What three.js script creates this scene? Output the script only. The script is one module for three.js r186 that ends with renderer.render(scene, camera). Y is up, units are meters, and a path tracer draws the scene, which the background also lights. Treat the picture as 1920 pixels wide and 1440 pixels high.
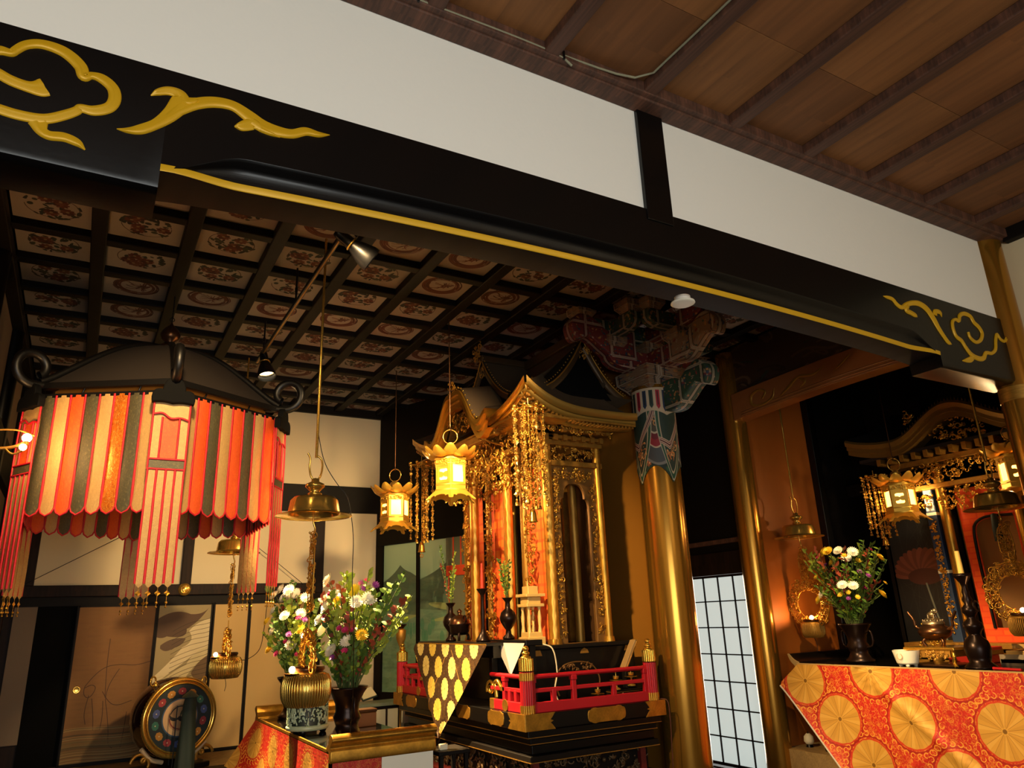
import * as THREE from 'three';
import { mergeGeometries, mergeVertices, toCreasedNormals } from 'three/addons/utils/BufferGeometryUtils.js';
import { RoundedBoxGeometry } from 'three/addons/geometries/RoundedBoxGeometry.js';
import { RectAreaLightUniformsLib } from 'three/addons/lights/RectAreaLightUniformsLib.js';

// ───────────────────────── camera, light, exposure ─────────────────────────
const scene = new THREE.Scene();
scene.background = new THREE.Color(0x1a1c20);
const camera = new THREE.PerspectiveCamera(55.416, 1920 / 1440, 0.05, 60);
camera.position.set(0, 1.5, 3);
camera.rotation.set(0.30925, -0.528076, -0.038524, 'YXZ');
scene.add(camera);
const renderer = new THREE.WebGLRenderer({ antialias: true });
renderer.toneMapping = THREE.LinearToneMapping;
renderer.toneMappingExposure = 1.0;
renderer.shadowMap.enabled = true;
RectAreaLightUniformsLib.init();
const WARM = new THREE.Color(1.0, 0.67, 0.31), WARMER = new THREE.Color(1.0, 0.54, 0.2), DAY = new THREE.Color(0.97, 1.0, 0.96);
// daylight of unseen paper windows placed behind the viewer to light the hall
const unseenWinLight = new THREE.RectAreaLight(DAY, 6.8, 5.4, 2.0); unseenWinLight.position.set(-0.3, 1.55, 6.2); unseenWinLight.rotation.y = 0; unseenWinLight.lookAt(-0.3, 1.75, 0); scene.add(unseenWinLight);
function spot(x, y, z, tx, ty, tz, cd, angle, pen = 0.6, col = WARM, soft = 2) {
  const s = new THREE.SpotLight(col, cd, 0, angle, pen, 2); s.position.set(x, y, z); s.target.position.set(tx, ty, tz);
  s.castShadow = true; s.shadow.mapSize.set(1024, 1024); s.shadow.bias = -0.0005; s.shadow.radius = soft; scene.add(s, s.target); return s;
}
function point(x, y, z, cd, col = WARM, radius = 1.5) {
  const s = new THREE.PointLight(col, cd, 0, 2); s.position.set(x, y, z); s.castShadow = true; s.shadow.radius = radius; scene.add(s); return s;
}

// ───────────────────────── helpers ─────────────────────────
const PI = Math.PI, V3 = (x, y, z) => new THREE.Vector3(x, y, z), V2 = (x, y) => new THREE.Vector2(x, y);
function rng(seed) { let s = seed | 0; return () => { s = (s + 0x6d2b79f5) | 0; let t = Math.imul(s ^ (s >>> 15), 1 | s); t = (t + Math.imul(t ^ (t >>> 7), 61 | t)) ^ t; return ((t ^ (t >>> 14)) >>> 0) / 4294967296; }; }
const lerp = (a, b, t) => a + (b - a) * t, clamp = (v, a = 0, b = 1) => Math.min(b, Math.max(a, v)), smooth = (t) => { t = clamp(t); return t * t * (3 - 2 * t); };
const used = new Map();
function numbered(n) { const k = used.get(n) || 0; used.set(n, k + 1); return k ? n + '_' + String(k).padStart(3, '0') : n; }
function flat(g) { const o = g.index ? g.toNonIndexed() : g; for (const k of Object.keys(o.attributes)) if (!['position', 'normal', 'uv'].includes(k)) o.deleteAttribute(k); if (!o.attributes.normal) o.computeVertexNormals(); if (!o.attributes.uv) o.setAttribute('uv', new THREE.BufferAttribute(new Float32Array(o.attributes.position.count * 2), 2)); o.morphAttributes = {}; return o; }
function merge(list) { return list.length === 1 ? flat(list[0]) : mergeGeometries(list.map(flat)); }
function boxUV(g) { // uv in metres from the dominant axis of each face
  const o = flat(g), p = o.attributes.position, uv = o.attributes.uv, a = V3(), b = V3(), c = V3();
  for (let i = 0; i < p.count; i += 3) {
    a.fromBufferAttribute(p, i); b.fromBufferAttribute(p, i + 1); c.fromBufferAttribute(p, i + 2);
    const n = b.clone().sub(a).cross(c.clone().sub(a)), ax = Math.abs(n.x), ay = Math.abs(n.y), az = Math.abs(n.z);
    [a, b, c].forEach((v, k) => { if (ax >= ay && ax >= az) uv.setXY(i + k, v.z, v.y); else if (ay >= az) uv.setXY(i + k, v.x, v.z); else uv.setXY(i + k, v.x, v.y); });
  }
  return o;
}
function xf(g, x = 0, y = 0, z = 0, rx = 0, ry = 0, rz = 0, s = 1) {
  const m = new THREE.Matrix4().compose(V3(x, y, z), new THREE.Quaternion().setFromEuler(new THREE.Euler(rx, ry, rz, 'YXZ')), Array.isArray(s) ? V3(...s) : V3(s, s, s));
  return g.applyMatrix4(m);
}
const box = (w, h, d, x = 0, y = 0, z = 0, rx = 0, ry = 0, rz = 0) => xf(boxUV(new THREE.BoxGeometry(w, h, d)), x, y, z, rx, ry, rz);
const rbox = (w, h, d, r, x = 0, y = 0, z = 0, rx = 0, ry = 0, rz = 0) => xf(boxUV(new RoundedBoxGeometry(w, h, d, 2, Math.min(r, w / 2.01, h / 2.01, d / 2.01))), x, y, z, rx, ry, rz);
const span = (x0, x1, y0, y1, z0, z1, r = 0) => (r ? rbox : box)(...(r ? [x1 - x0, y1 - y0, z1 - z0, r] : [x1 - x0, y1 - y0, z1 - z0]), (x0 + x1) / 2, (y0 + y1) / 2, (z0 + z1) / 2);
const cyl = (rt, rb, h, x = 0, y = 0, z = 0, n = 20, rx = 0, ry = 0, rz = 0) => xf(new THREE.CylinderGeometry(rt, rb, h, n), x, y, z, rx, ry, rz);
const ball = (r, x = 0, y = 0, z = 0, n = 12, s = 1) => xf(new THREE.SphereGeometry(r, n, Math.max(6, n * 0.7 | 0)), x, y, z, 0, 0, 0, s);
const torus = (R, r, x = 0, y = 0, z = 0, rx = 0, ry = 0, rz = 0, arc = 2 * PI, n = 20, m = 8) => xf(new THREE.TorusGeometry(R, r, m, n, arc), x, y, z, rx, ry, rz);
const lathe = (pts, n = 24, x = 0, y = 0, z = 0) => xf(new THREE.LatheGeometry(pts.map((p) => V2(p[0], p[1])), n), x, y, z);
const tube = (pts, r, n = 24, m = 6, closed = false) => new THREE.TubeGeometry(new THREE.CatmullRomCurve3(pts.map((p) => V3(...p)), closed), n, r, m, closed);
function rod(a, b, r, m = 8, r2) { const A = V3(...a), B = V3(...b), d = B.clone().sub(A), g = new THREE.CylinderGeometry(r2 ?? r, r, d.length(), m); g.applyQuaternion(new THREE.Quaternion().setFromUnitVectors(V3(0, 1, 0), d.clone().normalize())); const c = A.add(B).multiplyScalar(0.5); g.translate(c.x, c.y, c.z); return g; }
function shapeOf(pts) { return new THREE.Shape(pts.map((p) => V2(p[0], p[1]))); }
function extr(shape, depth, bevel = 0, curve = 10) { return new THREE.ExtrudeGeometry(shape, { depth, bevelEnabled: bevel > 0, bevelSize: bevel, bevelThickness: bevel, bevelSegments: 2, curveSegments: curve }); }
function spline(pts, n, closed = false) { return new THREE.CatmullRomCurve3(pts.map((p) => V3(p[0], p[1], p[2] || 0)), closed, 'centripetal').getPoints(n); }
// a surface from rows of points rows[i][j] = [x, y, z]; uv = (u, v) rows / columns in 0..1 unless uvf given
function sheet(rows, uvf) {
  const n = rows.length, m = rows[0].length, pos = [], uv = [], idx = [];
  for (let i = 0; i < n; i++) for (let j = 0; j < m; j++) { pos.push(...rows[i][j]); const q = uvf ? uvf(rows[i][j], i / (n - 1), j / (m - 1)) : [j / (m - 1), 1 - i / (n - 1)]; uv.push(q[0], q[1]); }
  for (let i = 0; i < n - 1; i++) for (let j = 0; j < m - 1; j++) { const a = i * m + j, b = a + 1, c = a + m, d = c + 1; idx.push(a, c, b, b, c, d); }
  const g = new THREE.BufferGeometry(); g.setAttribute('position', new THREE.Float32BufferAttribute(pos, 3)); g.setAttribute('uv', new THREE.Float32BufferAttribute(uv, 2)); g.setIndex(idx); g.computeVertexNormals(); return g;
}
// raised ribbon along pts [x, y, w] in the plane z = 0, ridge height h
function ribbon(pts, h, n = 60) {
  const c = spline(pts.map((p) => [p[0], p[1], p[2]]), n), rows = [];
  for (let i = 0; i <= n; i++) { const a = c[Math.max(0, i - 1)], b = c[Math.min(n, i + 1)], t = V2(b.x - a.x, b.y - a.y).normalize(), w = Math.max(0.001, c[i].z) / 2;
    rows.push([[-1, 0], [-0.82, 0.8], [-0.15, 1], [0.1, 0.45], [0.8, 0.75], [1, 0]].map(([s, k]) => [c[i].x - t.y * w * s, c[i].y + t.x * w * s, k * h * Math.min(1, w / 0.012)])); }
  return sheet(rows);
}
function mesh(name, geo, mat, parent = scene) {
  const g = Array.isArray(geo) ? merge(geo) : geo, o = new THREE.Mesh(g, mat);
  o.name = parent === scene ? numbered(name) : sub(parent, name); o.castShadow = o.receiveShadow = true; parent.add(o); return o;
}
function sub(parent, name) { const m = (parent.__n ||= new Map()), k = m.get(name) || 0; m.set(name, k + 1); return k ? name + '_' + String(k).padStart(3, '0') : name; }
function thing(name, label, category, [x, y, z] = [0, 0, 0], ry = 0, group) { const o = new THREE.Group(); o.name = numbered(name); o.position.set(x, y, z); o.rotation.y = ry; o.userData = { label, category }; if (group) o.userData.group = group; scene.add(o); return o; }
function tag(o, label, category, group) { o.userData.label = label; o.userData.category = category; if (group) o.userData.group = group; return o; }
function struct(name, label) { const o = new THREE.Group(); o.name = numbered(name); o.userData = { kind: 'structure', label, category: 'structure' }; delete o.userData.category; scene.add(o); return o; }
function dup(src, label, [x, y, z], ry = 0, group) { const o = src.clone(); o.name = numbered(src.name.replace(/_\d{3}$/, '')); o.userData = { ...src.userData, label }; if (group) o.userData.group = group; o.position.set(x, y, z); o.rotation.y = ry; scene.add(o); return o; }

// ───────────────────────── textures ─────────────────────────
function canvasTex(w, h, draw, rx = 1, ry = 1, srgb = true) {
  const c = document.createElement('canvas'); c.width = w; c.height = h; draw(c.getContext('2d'), w, h);
  const t = new THREE.CanvasTexture(c); if (srgb) t.colorSpace = THREE.SRGBColorSpace; t.wrapS = t.wrapT = THREE.RepeatWrapping; t.repeat.set(rx, ry); t.magFilter = THREE.LinearFilter; return t;
}
function noiseFn(seed) { const r = rng(seed), T = new Float32Array(65536); for (let i = 0; i < T.length; i++) T[i] = r(); const at = (x, y, p) => T[(((y % p + p) % p) * 256 + ((x % p + p) % p)) & 65535];
  return (x, y, p = 256) => { const xi = Math.floor(x), yi = Math.floor(y), fx = smooth(x - xi), fy = smooth(y - yi); return lerp(lerp(at(xi, yi, p), at(xi + 1, yi, p), fx), lerp(at(xi, yi + 1, p), at(xi + 1, yi + 1, p), fx), fy); }; }
function pixTex(w, h, fn, rx = 1, ry = 1, srgb = true) { const d = new Uint8Array(w * h * 4); for (let y = 0; y < h; y++) for (let x = 0; x < w; x++) { const c = fn(x / w, y / h), k = (y * w + x) * 4; d[k] = clamp(c[0]) * 255; d[k + 1] = clamp(c[1]) * 255; d[k + 2] = clamp(c[2]) * 255; d[k + 3] = 255; }
  const t = new THREE.DataTexture(d, w, h); if (srgb) t.colorSpace = THREE.SRGBColorSpace; t.wrapS = t.wrapT = THREE.RepeatWrapping; t.repeat.set(rx, ry); t.magFilter = THREE.LinearFilter; t.minFilter = THREE.LinearMipmapLinearFilter; t.generateMipmaps = true; t.needsUpdate = true; return t; }
const N1 = noiseFn(11), N2 = noiseFn(23);
function woodTex(seed, base, amp, rx, ry, grainX = 40, grainY = 3) { const n = noiseFn(seed); return pixTex(512, 512, (u, v) => { const g = n(u * grainX, v * grainY, grainX) * 0.5 + n(u * grainX * 3, v * grainY * 2, grainX * 3) * 0.3 + n(u * 6, v * 4, 4) * 0.5 - 0.65; return base.map((b) => b * (1 + amp * g)); }, rx, ry); }
const M = {};
const std = (o) => new THREE.MeshStandardMaterial(o), phys = (o) => new THREE.MeshPhysicalMaterial(o);
const fine = pixTex(256, 256, (u, v) => { const k = N1(u * 64, v * 64, 64) * 0.5 + N2(u * 16, v * 16, 16) * 0.5; return [k, k, k]; }, 1, 1, false);
const leafTone = pixTex(256, 256, (u, v) => { const k = 0.82 + 0.18 * N1(u * 20, v * 20, 20) + 0.1 * (N2(u * 90, v * 90, 90) - 0.5); return [k, k * (0.97 + 0.03 * N2(u * 12, v * 12, 12)), k * 0.95]; }, 1, 1);
M.plaster = std({ color: 0xf2efe6, roughness: 0.92, bumpMap: fine, bumpScale: 0.0006 });
M.plasterWarm = std({ color: 0xdccdaa, roughness: 0.92, bumpMap: fine, bumpScale: 0.0006 });
M.lacquer = phys({ color: 0x060505, roughness: 0.36, specularIntensity: 0.5, clearcoat: 0.22, clearcoatRoughness: 0.18, bumpMap: fine, bumpScale: 0.0004 });
M.blackWood = phys({ color: 0x100b07, roughness: 0.6, specularIntensity: 0.35, bumpMap: fine, bumpScale: 0.0006 });
M.darkWood = phys({ specularIntensity: 0.4, map: woodTex(3, [0.13, 0.075, 0.045], 0.8, 1.2, 0.4), roughness: 0.6 });
M.boards = [0, 1, 2].map((i) => std({ map: woodTex(5 + i, [[0.52, 0.33, 0.175], [0.485, 0.305, 0.16], [0.54, 0.35, 0.185]][i], 0.24, 1.1, 0.5, 24, 3), roughness: 0.72 }));
M.batten = std({ map: woodTex(9, [0.33, 0.21, 0.155], 0.6, 2, 0.5), roughness: 0.65 });
M.gold = std({ color: 0xd9a441, metalness: 0.85, roughness: 0.34, map: leafTone });
M.goldBright = std({ color: 0xe8b54a, metalness: 0.9, roughness: 0.2 });
M.goldDull = std({ color: 0xb98a3a, metalness: 0.65, roughness: 0.45, map: leafTone });
M.goldPaint = std({ color: 0xd8a716, metalness: 0.15, roughness: 0.42 });
M.brass = std({ color: 0xdfb152, metalness: 0.82, roughness: 0.2 });
M.bronze = std({ color: 0x5a3d28, metalness: 0.9, roughness: 0.3 });
M.darkBronze = std({ color: 0x241712, metalness: 0.7, roughness: 0.3 });
M.vermilion = std({ color: 0xa30f1c, roughness: 0.42 });
M.black = phys({ color: 0x050505, roughness: 0.8, specularIntensity: 0.2 });
M.blackMetal = std({ color: 0x101012, metalness: 0.4, roughness: 0.35 });
M.tatami = std({ map: woodTex(17, [0.62, 0.5, 0.3], 0.35, 3, 3, 90, 40), roughness: 0.85 });
// ───────────────────────── the setting ─────────────────────────
const AX = 2.8675;                                        // middle of the bay along the great beam
const floorS = struct('floor', 'raised tatami floors of the temple hall and an unseen dark board floor');
mesh('slab', [span(-4.2, 10, -0.5, -0.3, -8.4, 6.7)], M.darkWood, floorS);
mesh('unseen_raised_floor', [span(-0.9, 5.75, -0.3, 0, -6.9, -0.4)], M.darkWood, floorS); mesh('tatami', [span(-0.9, 5.75, -0.3, 0, -8.1, -6.9)], M.tatami, floorS);  // unseen front floor, dark boards chosen to cut light bounced onto the ceiling
mesh('alcove_floor', [span(7.06, 9.7, -0.3, 0.0, -3.4, -0.1)], M.tatami, floorS);
mesh('floor_edge', [span(-0.9, 5.8, -0.29, 0.012, -0.4, -0.32), span(5.75, 5.83, -0.29, 0.012, -8.1, -0.32)], M.darkWood, floorS);

// outer ceiling: boards, battens and edge moulding
const ceilO = struct('ceiling', 'brown board ceiling with battens over the outer hall');
mesh('ceiling_backing', span(-4.2, 7.2, 4.76, 4.85, -0.1, 6.7), M.darkWood, ceilO);
const BX = []; for (let i = -6; i <= 5; i++) BX.push(2.758 + i * 0.738);
{
  const r = rng(4);
  for (let i = 0; i <= BX.length; i++) {
    const x0 = i ? BX[i - 1] : -4.0, x1 = i < BX.length ? BX[i] : 6.95; let z = 0.05, off = 0.55 + 0.5 * r();
    while (z < 6.4) { const z1 = Math.min(6.45, z + (z < 0.1 ? off : 1.12)); mesh('ceiling_board', span(x0, x1, 4.70 + 0.004 * r(), 4.76, z + 0.002, z1 - 0.002), M.boards[(r() * 3) | 0], ceilO); z = z1; }
  }
  for (const x of BX) mesh('batten', span(x - 0.05, x + 0.05, 4.622, 4.702, 0.12, 6.45, 0.014), M.batten, ceilO);
  mesh('edge_moulding', [span(-4.0, 6.95, 4.6, 4.70, -0.02, 0.11, 0.012), span(-4.0, 6.95, 4.615, 4.70, 0.1, 0.15, 0.01)], M.batten, ceilO);
}
// white wall over the great beam, its post, the outer walls
const wallF = struct('wall_front', 'white plaster wall above the black beam');
mesh('plaster_panel', span(-4.0, 2.76, 3.78, 4.62, -0.12, -0.02), M.plaster, wallF);
mesh('plaster_panel', span(2.96, 6.85, 3.78, 4.62, -0.12, -0.02), M.plaster, wallF);
mesh('wall_post', span(2.757, 2.967, 3.8, 4.62, -0.14, 0.01, 0.006), M.lacquer, wallF);
mesh('upper_wall', span(-4.0, 7.0, 4.6, 4.9, -0.24, -0.1), M.darkWood, wallF);
const wallLO = struct('wall_left_outer', 'outer hall left wall'); mesh('plaster', span(-4.15, -4.0, -0.4, 4.75, -0.3, 6.6), M.plasterWarm, wallLO);
mesh('side_partition', span(-4.1, -1.1, -0.4, 4.75, -0.3, -0.2), M.darkWood, wallLO);
const wallRO = struct('wall_right_outer', 'grey plaster wall beside the right corner pillar');
mesh('plaster', span(6.98, 7.12, -0.4, 4.75, 0.05, 6.6), M.plasterWarm, wallRO);
mesh('wall_beam', span(6.9, 7.0, 4.58, 4.74, 0.1, 6.45, 0.01), M.blackWood, wallRO);
const wallRear = struct('wall_rear', 'wall behind the viewer with unseen paper windows placed to light the hall');
mesh('plaster', [span(-4.1, 7.1, 2.65, 4.75, 6.45, 6.6), span(-4.1, 7.1, -0.4, 0.5, 6.45, 6.6), span(-4.1, -3.1, 0.5, 2.65, 6.45, 6.6), span(2.5, 7.1, 0.5, 2.65, 6.45, 6.6)], M.plaster, wallRear);
M.paperGlow = std({ color: 0xf2f0e6, emissive: new THREE.Color(0.9, 0.95, 1.0), emissiveIntensity: 0.5, roughness: 0.9 });
function shojiWindow(name, w, h, nx, ny, ox, oy, mat, bar, parent = scene) {
  const g = new THREE.Group(); g.name = numbered(name); g.userData = { kind: 'structure' }; parent.add(g);
  const cw = w / nx, ch = h / ny;
  for (let i = 0; i < nx; i++) for (let j = 0; j < ny; j++) mesh('paper_pane', box(cw - 0.008, ch - 0.008, 0.004, ox + (i + 0.5) * cw, oy + (j + 0.5) * ch, 0), mat, g);
  for (let i = 0; i <= nx; i++) mesh('muntin', box(i % nx ? 0.014 : 0.05, h, 0.022, ox + i * cw, oy + h / 2, 0.008), bar, g);
  for (let j = 0; j <= ny; j++) mesh('muntin', box(w, j % ny ? 0.014 : 0.05, 0.02, ox + w / 2, oy + j * ch, 0.009), bar, g);
  return g;
}
const unseenWin = shojiWindow('unseen_window_2', 5.6, 2.15, 14, 6, 0, 0, M.paperGlow, M.darkWood); unseenWin.position.set(2.5, 0.5, 6.5); unseenWin.rotation.y = PI;  // unseen window, out of view, placed to light the outer hall

// the great black beam with gilded edge and carved scrolls
const beam = struct('beam', 'great black lacquered beam with gilded edge and carved gold scrolls');
{
  const XL = -1.25, XR = 6.86, c0 = 0.081, c1 = 5.654, D = -0.26, N = 110;
  const top = (x) => 3.832 + 0.043 * Math.sin(PI * clamp((x + 0.9) / 7.7));
  const ye = (x) => 3.34 + 0.09 * Math.pow(Math.max(0, Math.sin(PI * (x - c0) / (c1 - c0))), 0.75);
  const ch = (x) => smooth(Math.min((x - c0) / 0.34, (c1 - x) / 0.34));                        // cheeks at the ends of the scoop
  const rows = [], soff = [], gilt = [], scoop = [];
  for (let i = 0; i <= N; i++) {
    const x = lerp(c0, c1, i / N), e = ye(x), k = ch(x), r = e + 0.012 + 0.12 * k;
    rows.push([[x, top(x), D], [x, top(x), 0], [x, r, 0]]);
    const sc = []; for (let j = 0; j <= 8; j++) { const t = j / 8; sc.push([x, lerp(r, e + 0.034, t) - 0.006 * Math.sin(PI * t), -0.05 * k * Math.sin(PI / 2 * Math.pow(t, 0.6)) + 0.018 * k * Math.exp(-Math.pow((t - 0.12) / 0.1, 2))]); } scoop.push(sc);
    gilt.push([[x, e + 0.034, -0.05 * k], [x, e + 0.03, -0.05 * k + 0.004], [x, e + 0.004, -0.055 * k + 0.002], [x, e, -0.058 * k]]);
    soff.push([[x, e, -0.058 * k], [x, e - 0.004, D + 0.01], [x, e, D], [x, top(x), D]]);
  }
  const full = (x0, x1) => { const R = []; for (let i = 0; i <= 14; i++) { const x = lerp(x0, x1, i / 14); R.push([[x, top(x), D], [x, top(x), 0], [x, 3.285, 0], [x, 3.264, -0.008], [x, 3.25, -0.025], [x, 3.245, -0.045], [x, 3.245, D], [x, top(x), D]]); } return sheet(R); };
  const cap = (x) => sheet([[[x, ye(x), 0], [x, ye(x), D]], [[x, 3.245, 0], [x, 3.245, D]]]);
  mesh('beam_body', [toCreasedNormals(boxUV(sheet(rows)), 0.5), toCreasedNormals(boxUV(full(XL, c0)), 0.5), toCreasedNormals(boxUV(full(c1, XR)), 0.5), cap(c0), cap(c1)], M.lacquer, beam);
  mesh('scooped_face', [sheet(scoop)], M.lacquer, beam);
  mesh('soffit', [toCreasedNormals(sheet(soff), 0.5)], M.darkLacquer = phys({ color: 0x160b07, roughness: 0.7, specularIntensity: 0.25 }), beam);
  mesh('gilded_edge', [sheet(gilt)], M.goldPaint, beam);
  // carving, points traced in metres [x, y, width]
  const K = 0.3646, px = (u, v, w) => BP(u * K, v * K, w * K), R3 = 280 / 1920, pr = (u, v, w) => BP(1640 + u * R3, 530 + v * R3, w * R3);
  function BP(X, Y, w) { // a point of the photograph's beam face in metres (camera known)
    const d = V3((X - 960) / 1370.93, (720 - Y) / 1370.93, -1).applyEuler(camera.rotation), t = -3 / d.z; return [d.x * t, 1.5 + d.y * t, w * t / 1370.93 * 1.3];
  }
  const left = [
    [[230, 450, 80], [205, 455, 75], [150, 450, 50], [60, 418, 45], [0, 385, 45], [-90, 330, 46], [-110, 270, 48], [0, 262, 40], [60, 275, 32], [80, 262, 34], [130, 236, 36], [210, 230, 40], [330, 270, 48], [415, 345, 50], [432, 398, 40], [470, 392, 30], [525, 408, 42], [580, 455, 46], [590, 510, 46], [560, 555, 44], [480, 572, 42], [410, 560, 34], [395, 572, 36], [330, 595, 40], [230, 614, 42], [100, 595, 44], [0, 565, 44], [-120, 520, 44], [-220, 480, 44], [-260, 420, 40]],
    [[195, 630, 70], [215, 675, 46], [250, 698, 40], [330, 708, 40], [395, 735, 34], [438, 772, 6]],
    [[600, 664, 4], [660, 674, 24], [720, 668, 42], [800, 640, 44], [875, 590, 60], [915, 545, 70], [930, 505, 64], [905, 480, 44], [860, 470, 36], [810, 478, 26], [775, 493, 4]],
    [[860, 610, 30], [930, 565, 46], [1010, 535, 50], [1110, 528, 48], [1200, 548, 46], [1280, 600, 56], [1350, 650, 60], [1430, 678, 48], [1500, 690, 40], [1570, 678, 36], [1640, 695, 22], [1695, 695, 3]],
    [[1330, 655, 30], [1300, 640, 50], [1240, 652, 40], [1205, 652, 6]],
    [[930, 520, 40], [980, 525, 34], [1040, 508, 3]], [[1340, 660, 36], [1390, 685, 26], [1440, 708, 3]],
  ];
  const right = [
    [[1195, 640, 30], [1215, 700, 34], [1290, 765, 36], [1355, 740, 38], [1372, 650, 40], [1330, 575, 44], [1265, 510, 42], [1225, 440, 40], [1140, 400, 44], [1085, 430, 42], [1075, 495, 34], [1035, 475, 32], [995, 500, 36], [1000, 590, 40], [1040, 690, 42], [1110, 750, 44], [1160, 830, 44], [1230, 920, 50], [1310, 970, 54], [1390, 975, 50], [1425, 905, 40], [1500, 910, 36], [1545, 860, 34], [1548, 740, 34], [1565, 665, 30], [1610, 730, 30], [1665, 755, 30], [1695, 690, 26], [1712, 655, 10]],
    [[1260, 950, 40], [1235, 985, 60], [1180, 1000, 46], [1120, 1005, 6]],
    [[990, 795, 4], [940, 770, 40], [880, 690, 46], [810, 580, 56], [740, 450, 70], [660, 340, 66], [570, 275, 60], [480, 262, 54], [400, 285, 50], [340, 320, 44], [280, 285, 40], [220, 215, 36], [150, 188, 30], [105, 172, 4]],
    [[770, 430, 50], [770, 375, 50], [830, 385, 40], [862, 445, 4]],
    [[420, 300, 40], [400, 355, 50], [460, 390, 50], [510, 420, 44], [545, 445, 6]], [[700, 390, 20], [680, 345, 14], [668, 318, 3]],
  ];
  for (const p of left) { const g = ribbon(p.map((q) => px(...q)), 0.014, p.length * 8); g.translate(0, 0, 0.001); mesh('carved_scroll', [g], M.goldPaint, beam); }
  for (const p of right) { const g = ribbon(p.map((q) => pr(...q)), 0.014, p.length * 8); g.translate(0, 0, 0.001); mesh('carved_scroll', [g], M.goldPaint, beam); }
}
// white round detector under the beam
{
  const t = thing('smoke_detector', 'small white round detector on the underside edge of the black beam', 'detector', [3.07, 3.35, -0.1]);
  mesh('base', [lathe([[0, 0.03], [0.05, 0.03], [0.052, 0.0]], 20)], M.plaster, t);
  mesh('cover', [lathe([[0.052, 0.0], [0.074, -0.006], [0.076, -0.014], [0.06, -0.022], [0, -0.024]], 24)], std({ color: 0xe9e4d2, roughness: 0.5 }), t);
}
// cables along the ceiling edge
{
  const m = std({ color: 0x8d8a70, roughness: 0.6 });
  for (const [k, z, y, lab] of [[0, 0.135, 4.655, 'thin grey cable along the ceiling edge that bends up beside a batten'], [1, 0.135, 4.628, 'lower thin grey cable of the pair along the ceiling edge']]) {
    const pts = k ? [[-3, y, z + 0.01], [0, y, z + 0.012], [1.0, y, z + 0.012], [2.1, y, z + 0.011], [2.16, y - 0.03, z + 0.01]] : [[-3, y, z + 0.01], [0.8, y, z + 0.012], [2.2, y - 0.005, z + 0.012], [2.56, y - 0.01, z + 0.05], [2.67, y + 0.0, z + 0.09], [2.69, y + 0.01, z + 0.22], [2.695, 4.66, 1.2], [2.695, 4.66, 4], [2.695, 4.66, 6]];
    const t = thing('cable', lab, 'cable'); mesh('cable_run', [tube(pts, 0.0075, 90, 6)], m, t);
    if (!k) for (const x of [0.2, 1.18, 2.1]) mesh('clip', [box(0.012, 0.06, 0.012, x, y - 0.013, z + 0.018)], M.blackMetal, t);
  }
}

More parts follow.
